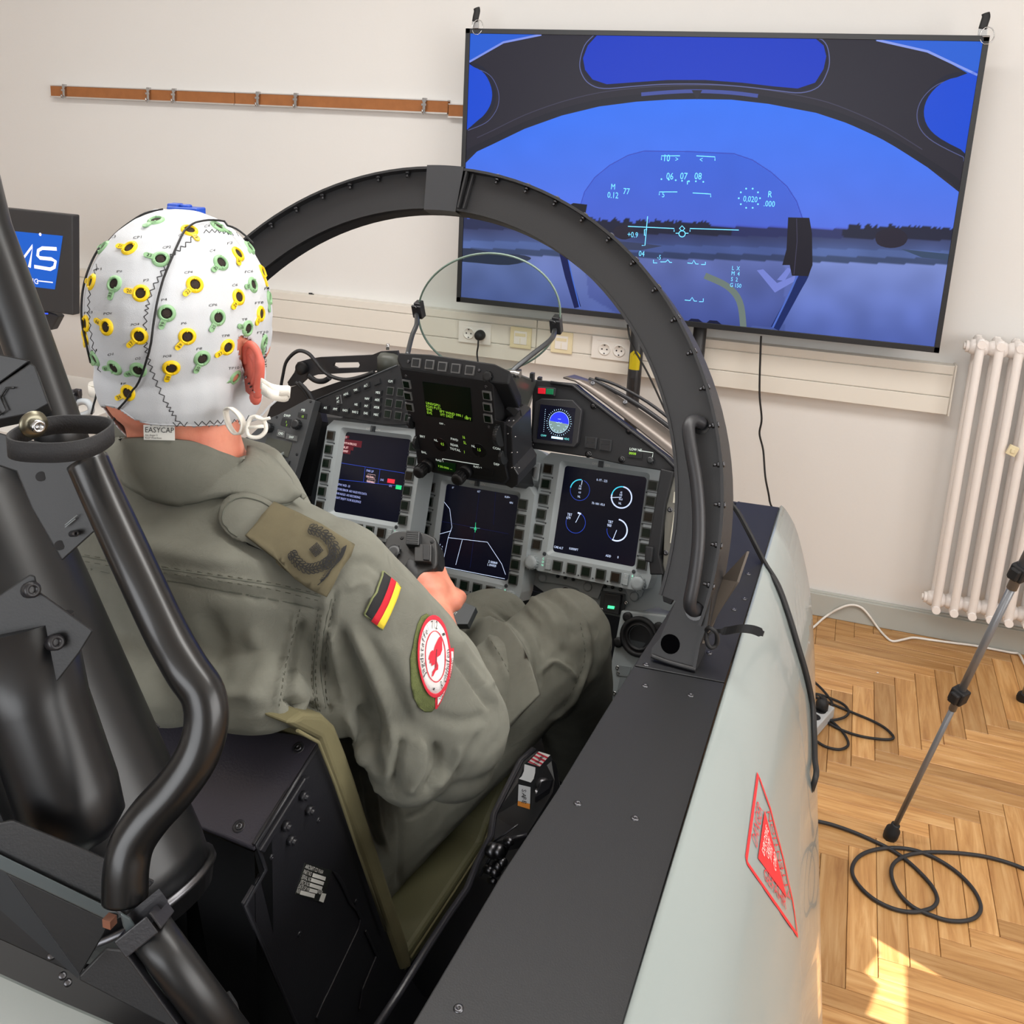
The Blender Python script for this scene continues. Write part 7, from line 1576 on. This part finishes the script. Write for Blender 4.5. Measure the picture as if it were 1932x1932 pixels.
EL = [(860, 382, 'y', 790, 375, '21', 'CP1', 912, 315), (1065, 455, 'g', 985, 435, '23', 'CP2', 1105, 380), (1255, 265, 'y', 1285, 300, '23', 'C2', 1200, 300), (1035, 200, 'g', 990, 225, '', 'C1', 1200, 1800),
 (690, 378, 'g', 665, 400, '', 'C3', 752, 310), (612, 605, 'y', 562, 600, '12', 'P1', 658, 525), (760, 618, 'g', 742, 690, '13', 'Pz', 795, 538), (935, 680, 'y', 855, 665, '20', 'P2', 970, 597), (1290, 622, 'y', 1238, 672, '22', 'CP4', 1247, 545),
 (1462, 478, 'g', 1427, 512, '25', 'C4', 1405, 402), (1575, 420, 'y', 1575, 460, '26', 'F2', 1520, 352), (1650, 380, 'g', 1680, 410, '', '', 0, 0), (1735, 540, 'y', 1750, 590, '', '', 0, 0), (1672, 625, 'g', 1655, 630, '27', 'FC6', 1645, 540),
 (1578, 705, 'y', 1552, 752, '24', 'C6', 1552, 628), (1800, 610, 'y', 1805, 640, '', '', 0, 0), (1778, 712, 'g', 1778, 760, '', 'F8', 1765, 650), (1725, 815, 'y', 1705, 855, '27', 'FT8', 1712, 745), (1105, 812, 'g', 1078, 882, '19', 'P4', 1088, 725),
 (1442, 840, 'g', 1405, 905, '25', 'CP6', 1408, 760), (1638, 912, 'g', 1612, 905, '26', 'T8', 1615, 855), (575, 878, 'y', 570, 900, '', 'PO3', 590, 810), (708, 902, 'y', 655, 862, '16', 'POz', 718, 815), (925, 962, 'y', 868, 1015, '17', 'PO4', 897, 888),
 (1240, 965, 'y', 1190, 1020, '19', 'P6', 1218, 880), (1505, 1035, 'y', 1455, 1072, '23', 'TP8', 1490, 962), (1338, 1110, 'g', 1302, 1175, '20', 'P8', 1318, 1048), (1135, 1172, 'y', 1108, 1240, '18', 'PO8', 1108, 1097), (1555, 1235, 'g', 1510, 1280, '21', 'TP10', 1545, 1175),
 (760, 1170, 'g', 705, 1170, '17', 'O1', 735, 1085), (918, 1185, 'g', 860, 1205, '18', 'O2', 915, 1112), (635, 1110, 'g', 625, 1150, '', 'I1', 628, 1060), (850, 1338, 'y', 822, 1352, '28', 'Iz', 822, 1275), (1745, 1000, 'g', 1740, 1040, '', 'FT10', 1735, 940), (1440, 240, 'g', 1480, 262, '', 'C4', 1370, 240), (1590, 290, 'y', 1610, 300, '', '', 0, 0), (935, 170, 'y', 930, 180, '', '', 0, 0), (572, 970, 'y', 572, 985, '', '', 0, 0), (1720, 410, 'y', 1722, 425, '', '', 0, 0)]
lab = MB()
for a, b_, c_, ta, tb2, num, nm, la, lb_ in EL:
    r = cast2(*e3(a, b_), 0, (cap_bvh,))
    if r is None: continue
    p, n_ = r; t = DCap(*e3(ta, tb2), 0)-p; t = t-n_*t.dot(n_)
    if t.length < .001: t = UZ.cross(n_)
    L_ = max(.0115, min(t.length, .013)); t.normalize(); s_ = n_.cross(t)
    # settle the ring on the averaged normal of the cap around it
    ns = [cast2(e3(a, b_)[0]+dx, e3(a, b_)[1]+dy, 0, (cap_bvh,)) for dx, dy in ((9, 0), (-9, 0), (0, 9), (0, -9))]; n2 = n_.copy()
    for q in ns:
        if q: n2 += q[1]
    n_ = n2.normalized(); t = (t-n_*t.dot(n_)).normalized(); s_ = n_.cross(t)
    m = MB(); R_, r_i = .0083, .0050
    m.lathe(p, n_, [(r_i, -.001), (r_i, .0022), (r_i+.0008, .0028), (R_-.0022, .0028), (R_-.0012, .0018), (R_, .0012), (R_, -.001)], 26); m.f = m.f[:-2]; m.m = m.m[:-2]; m.s = m.s[:-2]
    m.box(p+t*(R_+.0018)+n_*.001, (.0072, .0052, .0016), (t, s_, n_))
    m.cyl(p+t*(R_+.0052)+n_*.0003, p+t*(R_+.0052)+n_*.0018, .0026, 12)
    k0 = len(m.f); m.lathe(p, n_, [(r_i+.0004, .0009), (r_i*.6, .0013), (.0005, .0014)], 18, 1)
    for ga in (.8, 3.9): gd = t*math.cos(ga)+s_*math.sin(ga); m.box(p+gd*(r_i+.0008)+n_*.0024, (.0022, .0012, .0014), (gd, n_.cross(gd), n_), 0)
    o = m.build('electrode_ring', [MY if c_ == 'y' else MG, MHAIR if nm != 'TP10' else MSKIN], cap)
    if num:
        fr = Fr(p+t*(R_+.0022)+n_*.0018, s_ if s_.dot(UZ.cross(n_)) > 0 else -s_, n_.cross(s_) if False else t); 
        u_ = t if abs(t.dot(UZ)) < .75 else t; fr = Fr(p+t*(R_+.0022)+n_*.0019, t if t.dot(ray(*e3(a, b_)).cross(UZ)) > 0 else -t, s_)
        if fr.n.dot(n_) < 0: fr = Fr(fr.o, fr.u, -fr.v)
        lab.text(num, fr, 0, -.0016, .0032, .0002, 0, 'c')
    if nm and la and lb_ < 1700: drape_text(lab, DCap, nm, e3(la-18*len(nm)/2, lb_+8), e3(la+18*len(nm)/2, lb_+2), (.6, -4.6), .0009)
drape_text(lab, DCap, 'actiCAP', e3(1768, 1170), e3(1757, 945), (-6.5, -.5), .0009)
lab.build('printed_codes', MPRINTB, cap, kind='stuff')
m = MB(); drape_line(m, DCap, [e3(*p) for p in ((760, 1500), (790, 1450), (860, 1370), (930, 1250), (975, 1130), (1005, 1000), (1025, 850), (1060, 680), (1120, 500), (1200, 320), (1235, 270), (1290, 232), (1400, 216), (1540, 240), (1630, 300), (1680, 350))], .0011, .0042, 6)
m.build('electrode_cord', MRUB, cap)
m = MB(); drape_line(m, DCap, [e3(*p) for p in ((1080, 122), (960, 150), (860, 210), (760, 290), (670, 400), (610, 520), (575, 640), (562, 760), (566, 880), (590, 1000), (620, 1130))], .0011, .003, 6)
m.build('electrode_cord', MRUB, cap)
m = MB(); m.tube(catmull([at(*e3(*p), d=.97) for p in ((625, 1140), (640, 1240), (640, 1340), (620, 1420), (605, 1480))], 4), .0011, 6); m.tube(catmull([at(*e3(*p), d=.95) for p in ((860, 1370), (800, 1450), (735, 1545), (715, 1585))], 3), .0011, 6); m.build('electrode_cord', MRUB, cap)
m = MB(); p = at(*e3(1235, 132), d=.985); m.box(p, (.034, .02, .008), HAX); m.box(p+HAX[0]*-.012+UZ*.004, (.012, .014, .006), HAX); m.cyl(p+UZ*.003, p+UZ*.0065, .006, 14); m.build('blue_clip', mat('clip_blue', (32, 76, 178), .35), cap, 'blue plastic clip on the crown', bev=.0015)
m = MB(); p = at(*e3(1130, 140), d=.97); m.box(p, (.034, .012, .004), HAX); m.build('white_strap', MCAP, cap, bev=.001)
def band(name, pts, wd, th, vdir, mt=MCAP, parent=None, label=None, closed=False):
    P = catmull([at(*e3(a, b_), d=d) for a, b_, d in pts], 5, closed); vs = []
    for p in P: vs += [p+vdir*wd/2, p-vdir*wd/2]
    n = len(P); m = MB(); m.add(vs, [(2*i, 2*i+1, 2*((i+1) % n)+1, 2*((i+1) % n)) for i in range(n if closed else n-1)], 0, True)
    o = m.build(name, mt, parent or cap, label); thick(o, th); return o
MEL = mat('elastic_white', (238, 234, 224), .75, bump=.3, bscale=900)
band('elastic_loop', [(1730, 1275, .915), (1790, 1310, .91), (1860, 1325, .915), (1912, 1325, .925), (1915, 1350, .93), (1880, 1365, .925), (1800, 1350, .905), (1735, 1310, .905)], .0105, .0016, (UZ*.95+CR*.1).normalized(), MEL)
band('elastic_loop', [(735, 1290, .97), (660, 1290, .975), (600, 1300, .99), (592, 1325, .99), (640, 1340, .97), (745, 1325, .955)], .011, .0016, UZ, MEL)
band('elastic_loop', [(1500, 1450, .93), (1530, 1440, .92), (1580, 1480, .92), (1612, 1540, .92), (1600, 1600, .92), (1560, 1610, .925), (1520, 1560, .925), (1500, 1490, .93)], .008, .0018, (ray(1550, 800).normalized()), MEL, closed=True)
m = MB(); bk = [at(*e3(a, b_), d=.915) for a, b_ in ((1660, 1510), (1700, 1498), (1752, 1530), (1760, 1590), (1715, 1632), (1650, 1625), (1638, 1570))]; m.tube(catmull(bk, 4, True), .0021, 8, closed=True); m.tube([at(*e3(1645, 1570), d=.915), at(*e3(1745, 1560), d=.912)], .0018, 8)
m.tube(catmull([at(*e3(a, b_), d=.912) for a, b_ in ((1690, 1500), (1740, 1515), (1790, 1505))], 3), .0016, 6); m.build('strap_buckle', MEL, cap, 'white wire strap buckle')
m = MB(); tg = [at(*e3(*p), d=.915) for p in ((950, 1552), (1158, 1556), (1160, 1650), (953, 1648))]
r = [cast2(*e3(a, b_), .0035, (body_bvh, cap_bvh, suit_bvh)) for a, b_ in ((950, 1552), (1158, 1556), (1160, 1650), (953, 1648))]
mid_ = cast2(*e3(1055, 1600), .006, (body_bvh, cap_bvh)); dd = Rm.transposed() @ (mid_[0]-CAM)
TG = [at(*e3(*p), d=dd.z-.004) for p in ((950, 1550), (1158, 1554), (1160, 1655), (953, 1650))]
m.prism(TG, ray(*e3(1055, 1600)).normalized()*.001); tgo = m.build('cloth_tag', MPRINT, cap, 'white cloth tag with black lettering')
fr = Fr(TG[3]-ray(*e3(1055, 1600)).normalized()*.0006, TG[2]-TG[3], TG[0]-TG[3]); W_ = (TG[2]-TG[3]).length; H_ = (TG[0]-TG[3]).length
m = MB(); m.text('EASYCAP', fr, W_*.04, H_*.50, H_*.36, .0002, sx=W_*.92/((textmesh('EASYCAP')[3]-textmesh('EASYCAP')[2])*H_*.36/.7)); m.text('Am Anger 5', fr, W_*.04, H_*.26, H_*.13, .0002, sx=.9); m.text('82237 Woerthsee', fr, W_*.04, H_*.08, H_*.13, .0002, sx=.8); m.build('tag_words', MPRINTB, tgo)
# pocket flap with its pointed corner, lifted a little off the thigh
flap = [(862, 1190), (890, 1172), (925, 1162), (958, 1178), (985, 1215), (1002, 1255), (1019, 1310), (985, 1345), (950, 1385), (912, 1440), (880, 1450), (885, 1330), (868, 1250)]
_r = [cast2(*p, 0, (suit_bvh,)) for p in ((1005, 1270), (960, 1400), (940, 1190))]
_d = [(Rm.transposed() @ (q[0]-CAM)).z-k_ for q, k_ in zip(_r, (.035, .02, .012))]
FL0, FLa, FLb = at(1005, 1270, d=_d[0]), at(960, 1400, d=_d[1]), at(940, 1190, d=_d[2]); FLN = (FLa-FL0).cross(FLb-FL0).normalized()
m = MB()
def DFlap(px, py, off):
    q = onp(px, py, FL0, FLN); bul = .012*math.sin(max(0, min(1, (px-820)/200))*math.pi)*math.sin(max(0, min(1, (py-1150)/290))*math.pi)
    return q-(q-CAM).normalized()*bul
drape_poly(m, DFlap, flap, 0, 0, 7); pf = m.build('pocket_flap', MSUIT, pilot); thick(pf, .003)
# ================================================================ laptop-like monitor at the left edge
YM = 2.3; FMn = Fr((0, YM, 0), (1, 0, 0), (0, 0, 1)); MNB = mat('monitor_dark', (46, 46, 48), .45)
mon = empty('monitor', (-2.6, YM, 1.0), 'dark monitor with blue logo screen at the left, behind the seat tube', 'monitor')
x1m = at(135, 405, Y=YM).x; m = MB(); m.fprism(FMn, [(-3.02, 1.105), (-2.172, 1.10), (-2.15, 1.408), (-3.02, 1.418)], -.03, 0); m.build('housing', MNB, mon, bev=.004)
m = MB(); m.fpoly(FMn, [FMn.px(119, 445), FMn.px(104, 546), (-2.96, FMn.px(104, 546)[1]), (-2.96, FMn.px(119, 445)[1])][::-1], .0008); ms_ = m.build('screen', emission('logo_blue', (26, 74, 158), .9), mon)
def c6(a, b_): return a*250/1150, 380+b_*420/1932
m = MB(); st = lambda pts, w_=.011: m.stroke(FMn, [FMn.px(*c6(*p)) for p in pts], w_, .0014)
st([(20, 560), (80, 365), (160, 555), (285, 385), (258, 572)]); sp2 = [(495, 412), (370, 405), (335, 425), (330, 470), (350, 490), (450, 500), (485, 520), (475, 570), (440, 588), (300, 565)]; st(sp2)
m.text('NING', FMn, *FMn.px(*c6(205, 703)), .017, .0014); m.text('TRAI', FMn, FMn.px(*c6(205, 703))[0]-.075, FMn.px(*c6(205, 698))[1], .017, .0014); st([(325, 688), (462, 703)], .0035); x, y = FMn.px(*c6(352, 286)); m.fpoly(FMn, circle(x, y, .005, 10), .0014)
m.text('A', FMn, FMn.px(*c6(20, 560))[0]-.12, FMn.px(*c6(20, 560))[1], .075, .0014)
m.build('logo', emission('logo_white', (214, 210, 235), .9), ms_)
m = MB(); m.fprism(FMn, [FMn.px(*c6(*p)) for p in ((250, 940), (350, 960), (430, 985), (462, 1010), (400, 1130), (300, 1100), (200, 1000))], -.05, -.02); m.box((-2.5, YM+.06, .95), (.16, .04, .34)); m.build('stand_neck', MNB, mon, bev=.004)
m = MB(); m.box((-2.5, YM+.05, .775), (.34, .24, .014)); m.build('stand_foot', MNB, mon, bev=.004)
m = MB(); m.fpoly(FMn, [FMn.px(*c6(*p)) for p in ((345, 965), (420, 968), (420, 980), (345, 976))], .0012); m.build('blue_light', emission('led_blue', (40, 70, 230), 1.5), mon)
tbl = empty('table', (-2.6, 2.4, 0), 'pale table under the monitor, hidden behind the seat', 'table')
m = MB(); m.box((-2.75, 2.4, .755), (1.2, .6, .026)); m.build('tabletop', mat('pale_laminate', (206, 202, 196), .5), tbl, bev=.002)
for x in (-3.3, -2.2):
    for y in (2.14, 2.66): m = MB(); m.cyl((x, y, 0), (x, y, .745), .018, 12); m.build('leg', MSTEELD, tbl)
YC = 1.95; pc = at(*c6(700, 1800), Y=YC); ch = empty('stool', V((pc.x, YC, 0)), 'grey stool with curved back loop, seen past the seat tube', 'stool')
m = MB(); m.tube(catmull([at(*c6(*p), Y=YC) for p in ((640, 1775), (700, 1738), (760, 1745), (790, 1790), (780, 1830), (700, 1860), (630, 1850))], 4, True), .009, 10, closed=True); m.build('back_loop', mat('pale_handle', (176, 182, 186), .4), ch)
m = MB(); p = at(*c6(640, 1690), Y=YC); m.box(p, (.03, .03, .03)); m.box(p+V((.015, 0, .012)), (.02, .012, .02)); m.box(p-UZ*.04, (.012, .02, .09)); m.build('metal_clamp', MSTEELD, ch, bev=.003)
m = MB(); m.lathe(V((pc.x-.08, YC+.1, .5)), UZ, [(.16, 0), (.18, .02), (.18, .05), (.15, .065)], 28); m.build('seat', MRUB, ch)
m = MB(); m.cyl((pc.x-.08, YC+.1, .04), (pc.x-.08, YC+.1, .5), .025, 14); m.tube([V((pc.x-.05, YC+.08, .52)), V((pc.x-.01, YC+.02, .56)), V((pc.x-.01, YC, pc.z-.02))], .01, 8); m.build('post', MSTEELD, ch)
for i in range(5): a = i*1.2566; m = MB(); m.tube([V((pc.x-.08, YC+.1, .07)), V((pc.x-.08+.24*math.cos(a), YC+.1+.24*math.sin(a), .02))], [.016, .018], 8); m.build('foot', MSTEELD, ch)
# ================================================================ tripod
tp_ = empty('tripod', (.5, 2.4, 0), 'grey metal camera tripod standing on the parquet beside the radiator', 'tripod')
F1 = V((.338, 2.299, 0)); K1 = at(1935, 1056, d=2.07); dr = (K1-F1).normalized(); AP_ = F1+dr*1.55
F2 = V((.783, 3.15, 0)); F3 = V((1.45, 2.35, 0))
MTRI = mat('tripod_grey', (124, 126, 130), .35, .35)
for Fp in (F1, F2, F3):
    d_ = (AP_-Fp).normalized(); L_ = (AP_-Fp).length; g = (d_.cross(UZ)).normalized(); lg = empty('leg', Fp, None, None); put(lg, tp_); lg.location = Fp-V(tp_.location); WM[lg.name] = Fp
    m = MB(); m.lathe(Fp, d_, [(.017, 0), (.0185, .012), (.0175, .03), (.011, .037), (.011, .048), (.008, .05)], 18); m.build('rubber_foot', MRUB, lg)
    for i, (a, b_, r_) in enumerate(((.04, .5, .0068), (.44, .84, .0088), (.80, L_, .0112))):
        m = MB(); m.cyl(Fp+d_*a, Fp+d_*b_, r_, 16); m.build('leg_tube', MTRI, lg)
        if i: m = MB(); m.box(Fp+d_*(a+.045), (.034, .034, .036), (g, d_.cross(g), d_)); m.box(Fp+d_*(a+.045)+g*.022, (.014, .022, .028), (g, d_.cross(g), d_)); m.build('leg_clamp', MRUB, lg, bev=.004)
m = MB(); m.lathe(AP_-UZ*.03, UZ, [(.03, 0), (.035, .03), (.03, .06), (.014, .07), (.014, .2), (.03, .21), (.03, .23)], 20); m.build('head', MRUB, tp_)
# ================================================================ floor things
def floorP(pts, z=.006, n=6, closed=False): return catmull([at(a, b_, Z=z) for a, b_ in pts], n, closed)
def b6(a, b_): return 1300+a*632/1932, 1400+b_*532/1626
def b5(a, b_): return 1382+a*550/1932, 1100+b_*550/1932
m = MB(); m.tube(floorP([b6(*p) for p in ((620, 430), (710, 450), (820, 475), (950, 520), (1060, 568), (1150, 612), (1240, 670), (1330, 750), (1400, 830), (1432, 900), (1415, 945), (1370, 968), (1290, 980), (1190, 965), (1080, 915), (1000, 850), (950, 780), (942, 720), (975, 665), (1040, 630), (1130, 612), (1230, 612), (1330, 632), (1440, 680), (1550, 755), (1640, 850), (1682, 940), (1665, 1000), (1600, 1030), (1500, 1030), (1400, 1000), (1290, 950), (1210, 870), (1170, 780), (1175, 710), (1230, 665), (1320, 640), (1450, 635), (1600, 645), (1750, 670), (1932, 730), (2200, 860))]), .0047, 8)
m.build('coiled_cord', MCORD, label='grey-black braided cord lying in two overlapping loops on the parquet', cat='cord')
m = MB(); m.tube(floorP([b5(*p) for p in ((440, 560), (525, 640), (590, 700), (640, 760), (660, 800), (640, 850), (600, 880))], .012), .004, 8); m.tube(floorP([b5(*p) for p in ((500, 740), (560, 735), (640, 760), (730, 800), (770, 850), (740, 890), (650, 910), (540, 900))], .008), .004, 8)
m.tube(floorP([b5(*p) for p in ((540, 750), (680, 810), (800, 860), (920, 910), (1010, 960), (1065, 1015), (1050, 1035), (980, 1035), (850, 1015), (740, 980), (640, 930), (560, 860))], .006), .004, 8); m.tube(floorP([b5(*p) for p in ((560, 1050), (620, 1085), (700, 1103), (750, 1090), (768, 1060), (740, 1000), (680, 935), (600, 880))], .006), .004, 8)
m.build('tangled_cable', MRUB, label='tangled black cable looping out from behind the cockpit shell', cat='cable')
p = at(*b5(585, 870), Z=.02); m = MB(); ps = empty('power_strip', p-V((0, 0, .02)), 'light grey power strip by the tangled black cable', 'power strip')
ax_ = (V((.35, .93, 0)).normalized(), V((-.93, .35, 0)).normalized(), UZ); m.box(p+ax_[0]*-.06, (.2, .055, .036), ax_); m.build('strip_body', mat('strip_grey', (178, 180, 180), .45), ps, bev=.003)
for i in range(3): m = MB(); m.cyl(p+ax_[0]*(-.1+i*.045)+UZ*.018, p+ax_[0]*(-.1+i*.045)+UZ*.0185, .018, 18); m.build('strip_outlet', MRUB, ps)
m = MB(); q = p+ax_[0]*.0+UZ*.02; m.lathe(q, UZ, [(.019, 0), (.019, .02), (.012, .035), (.005, .036)], 16); m.tube(catmull([q+UZ*.03, q+UZ*.045+V((-.02, 0, 0)), q+V((-.06, .02, .0)), q+V((-.12, .05, -.015))], 4), .004, 8); m.build('inserted_plug', MRUB, ps)
def wallP(a, b_): return at(*b5(a, b_), Y=3.455)
m = MB(); W_ = [at(*b5(440, 350), Z=.006), at(*b5(525, 302), Z=.006)]+[at(*b5(a, b_), Y=3.46) for a, b_ in ((610, 240), (700, 172), (780, 146), (850, 160), (905, 215))]+[at(*b5(a, b_), Z=.006) for a, b_ in ((960, 285), (1010, 350), (1060, 385), (1130, 375), (1200, 362), (1300, 375), (1450, 395), (1600, 412), (1700, 408), (1830, 412), (1890, 450), (1932, 530), (1990, 640))]
W_ = [V((p.x, min(p.y, 3.46), max(p.z, .006))) for p in W_]
m.tube(catmull(W_, 6), .0042, 8); m.build('white_cable', MWHITE, label='white cable arching against the baseboard and running along the floor', cat='cable')
# cable pair along the shell
m = MB()
for o_ in (0, 5):
    P = [at(a+o_*.6, b_, d=d-.003*o_) for a, b_, d in ((1378, 950, 1.62), (1392, 968, 1.6), (1412, 1005, 1.56), (1440, 1060, 1.53), (1462, 1105, 1.52), (1482, 1160, 1.54), (1500, 1220, 1.56), (1516, 1275, 1.585), (1527, 1330, 1.60), (1530, 1380, 1.62), (1531, 1430, 1.66), (1530, 1475, 1.70))]
    P = [p if not (h_ := cast(TF_, *pix(p), .004)) or (p-CAM).length < (h_[0]-CAM).length and (h_[0]-p).length < .02 else h_[0] for p in P]
    P += [P[-1]+V((-.02, .05, -.12)), P[-1]+V((-.1, .12, -.35)), V((P[-1].x-.14, P[-1].y+.2, .01))]; m.tube(catmull(P, 5), .0034 if o_ == 0 else .003, 8)
m.build('shell_cable', MRUB, label='pair of black cables running down over the grey cockpit shell', cat='cable')
m = MB(); p = at(1656, 1269, Z=.002); m.ball(p, (.004, .003, .002)); m.build('paper_scrap', MWHITE, label='tiny white scrap on the parquet right of the shell', cat='scrap')
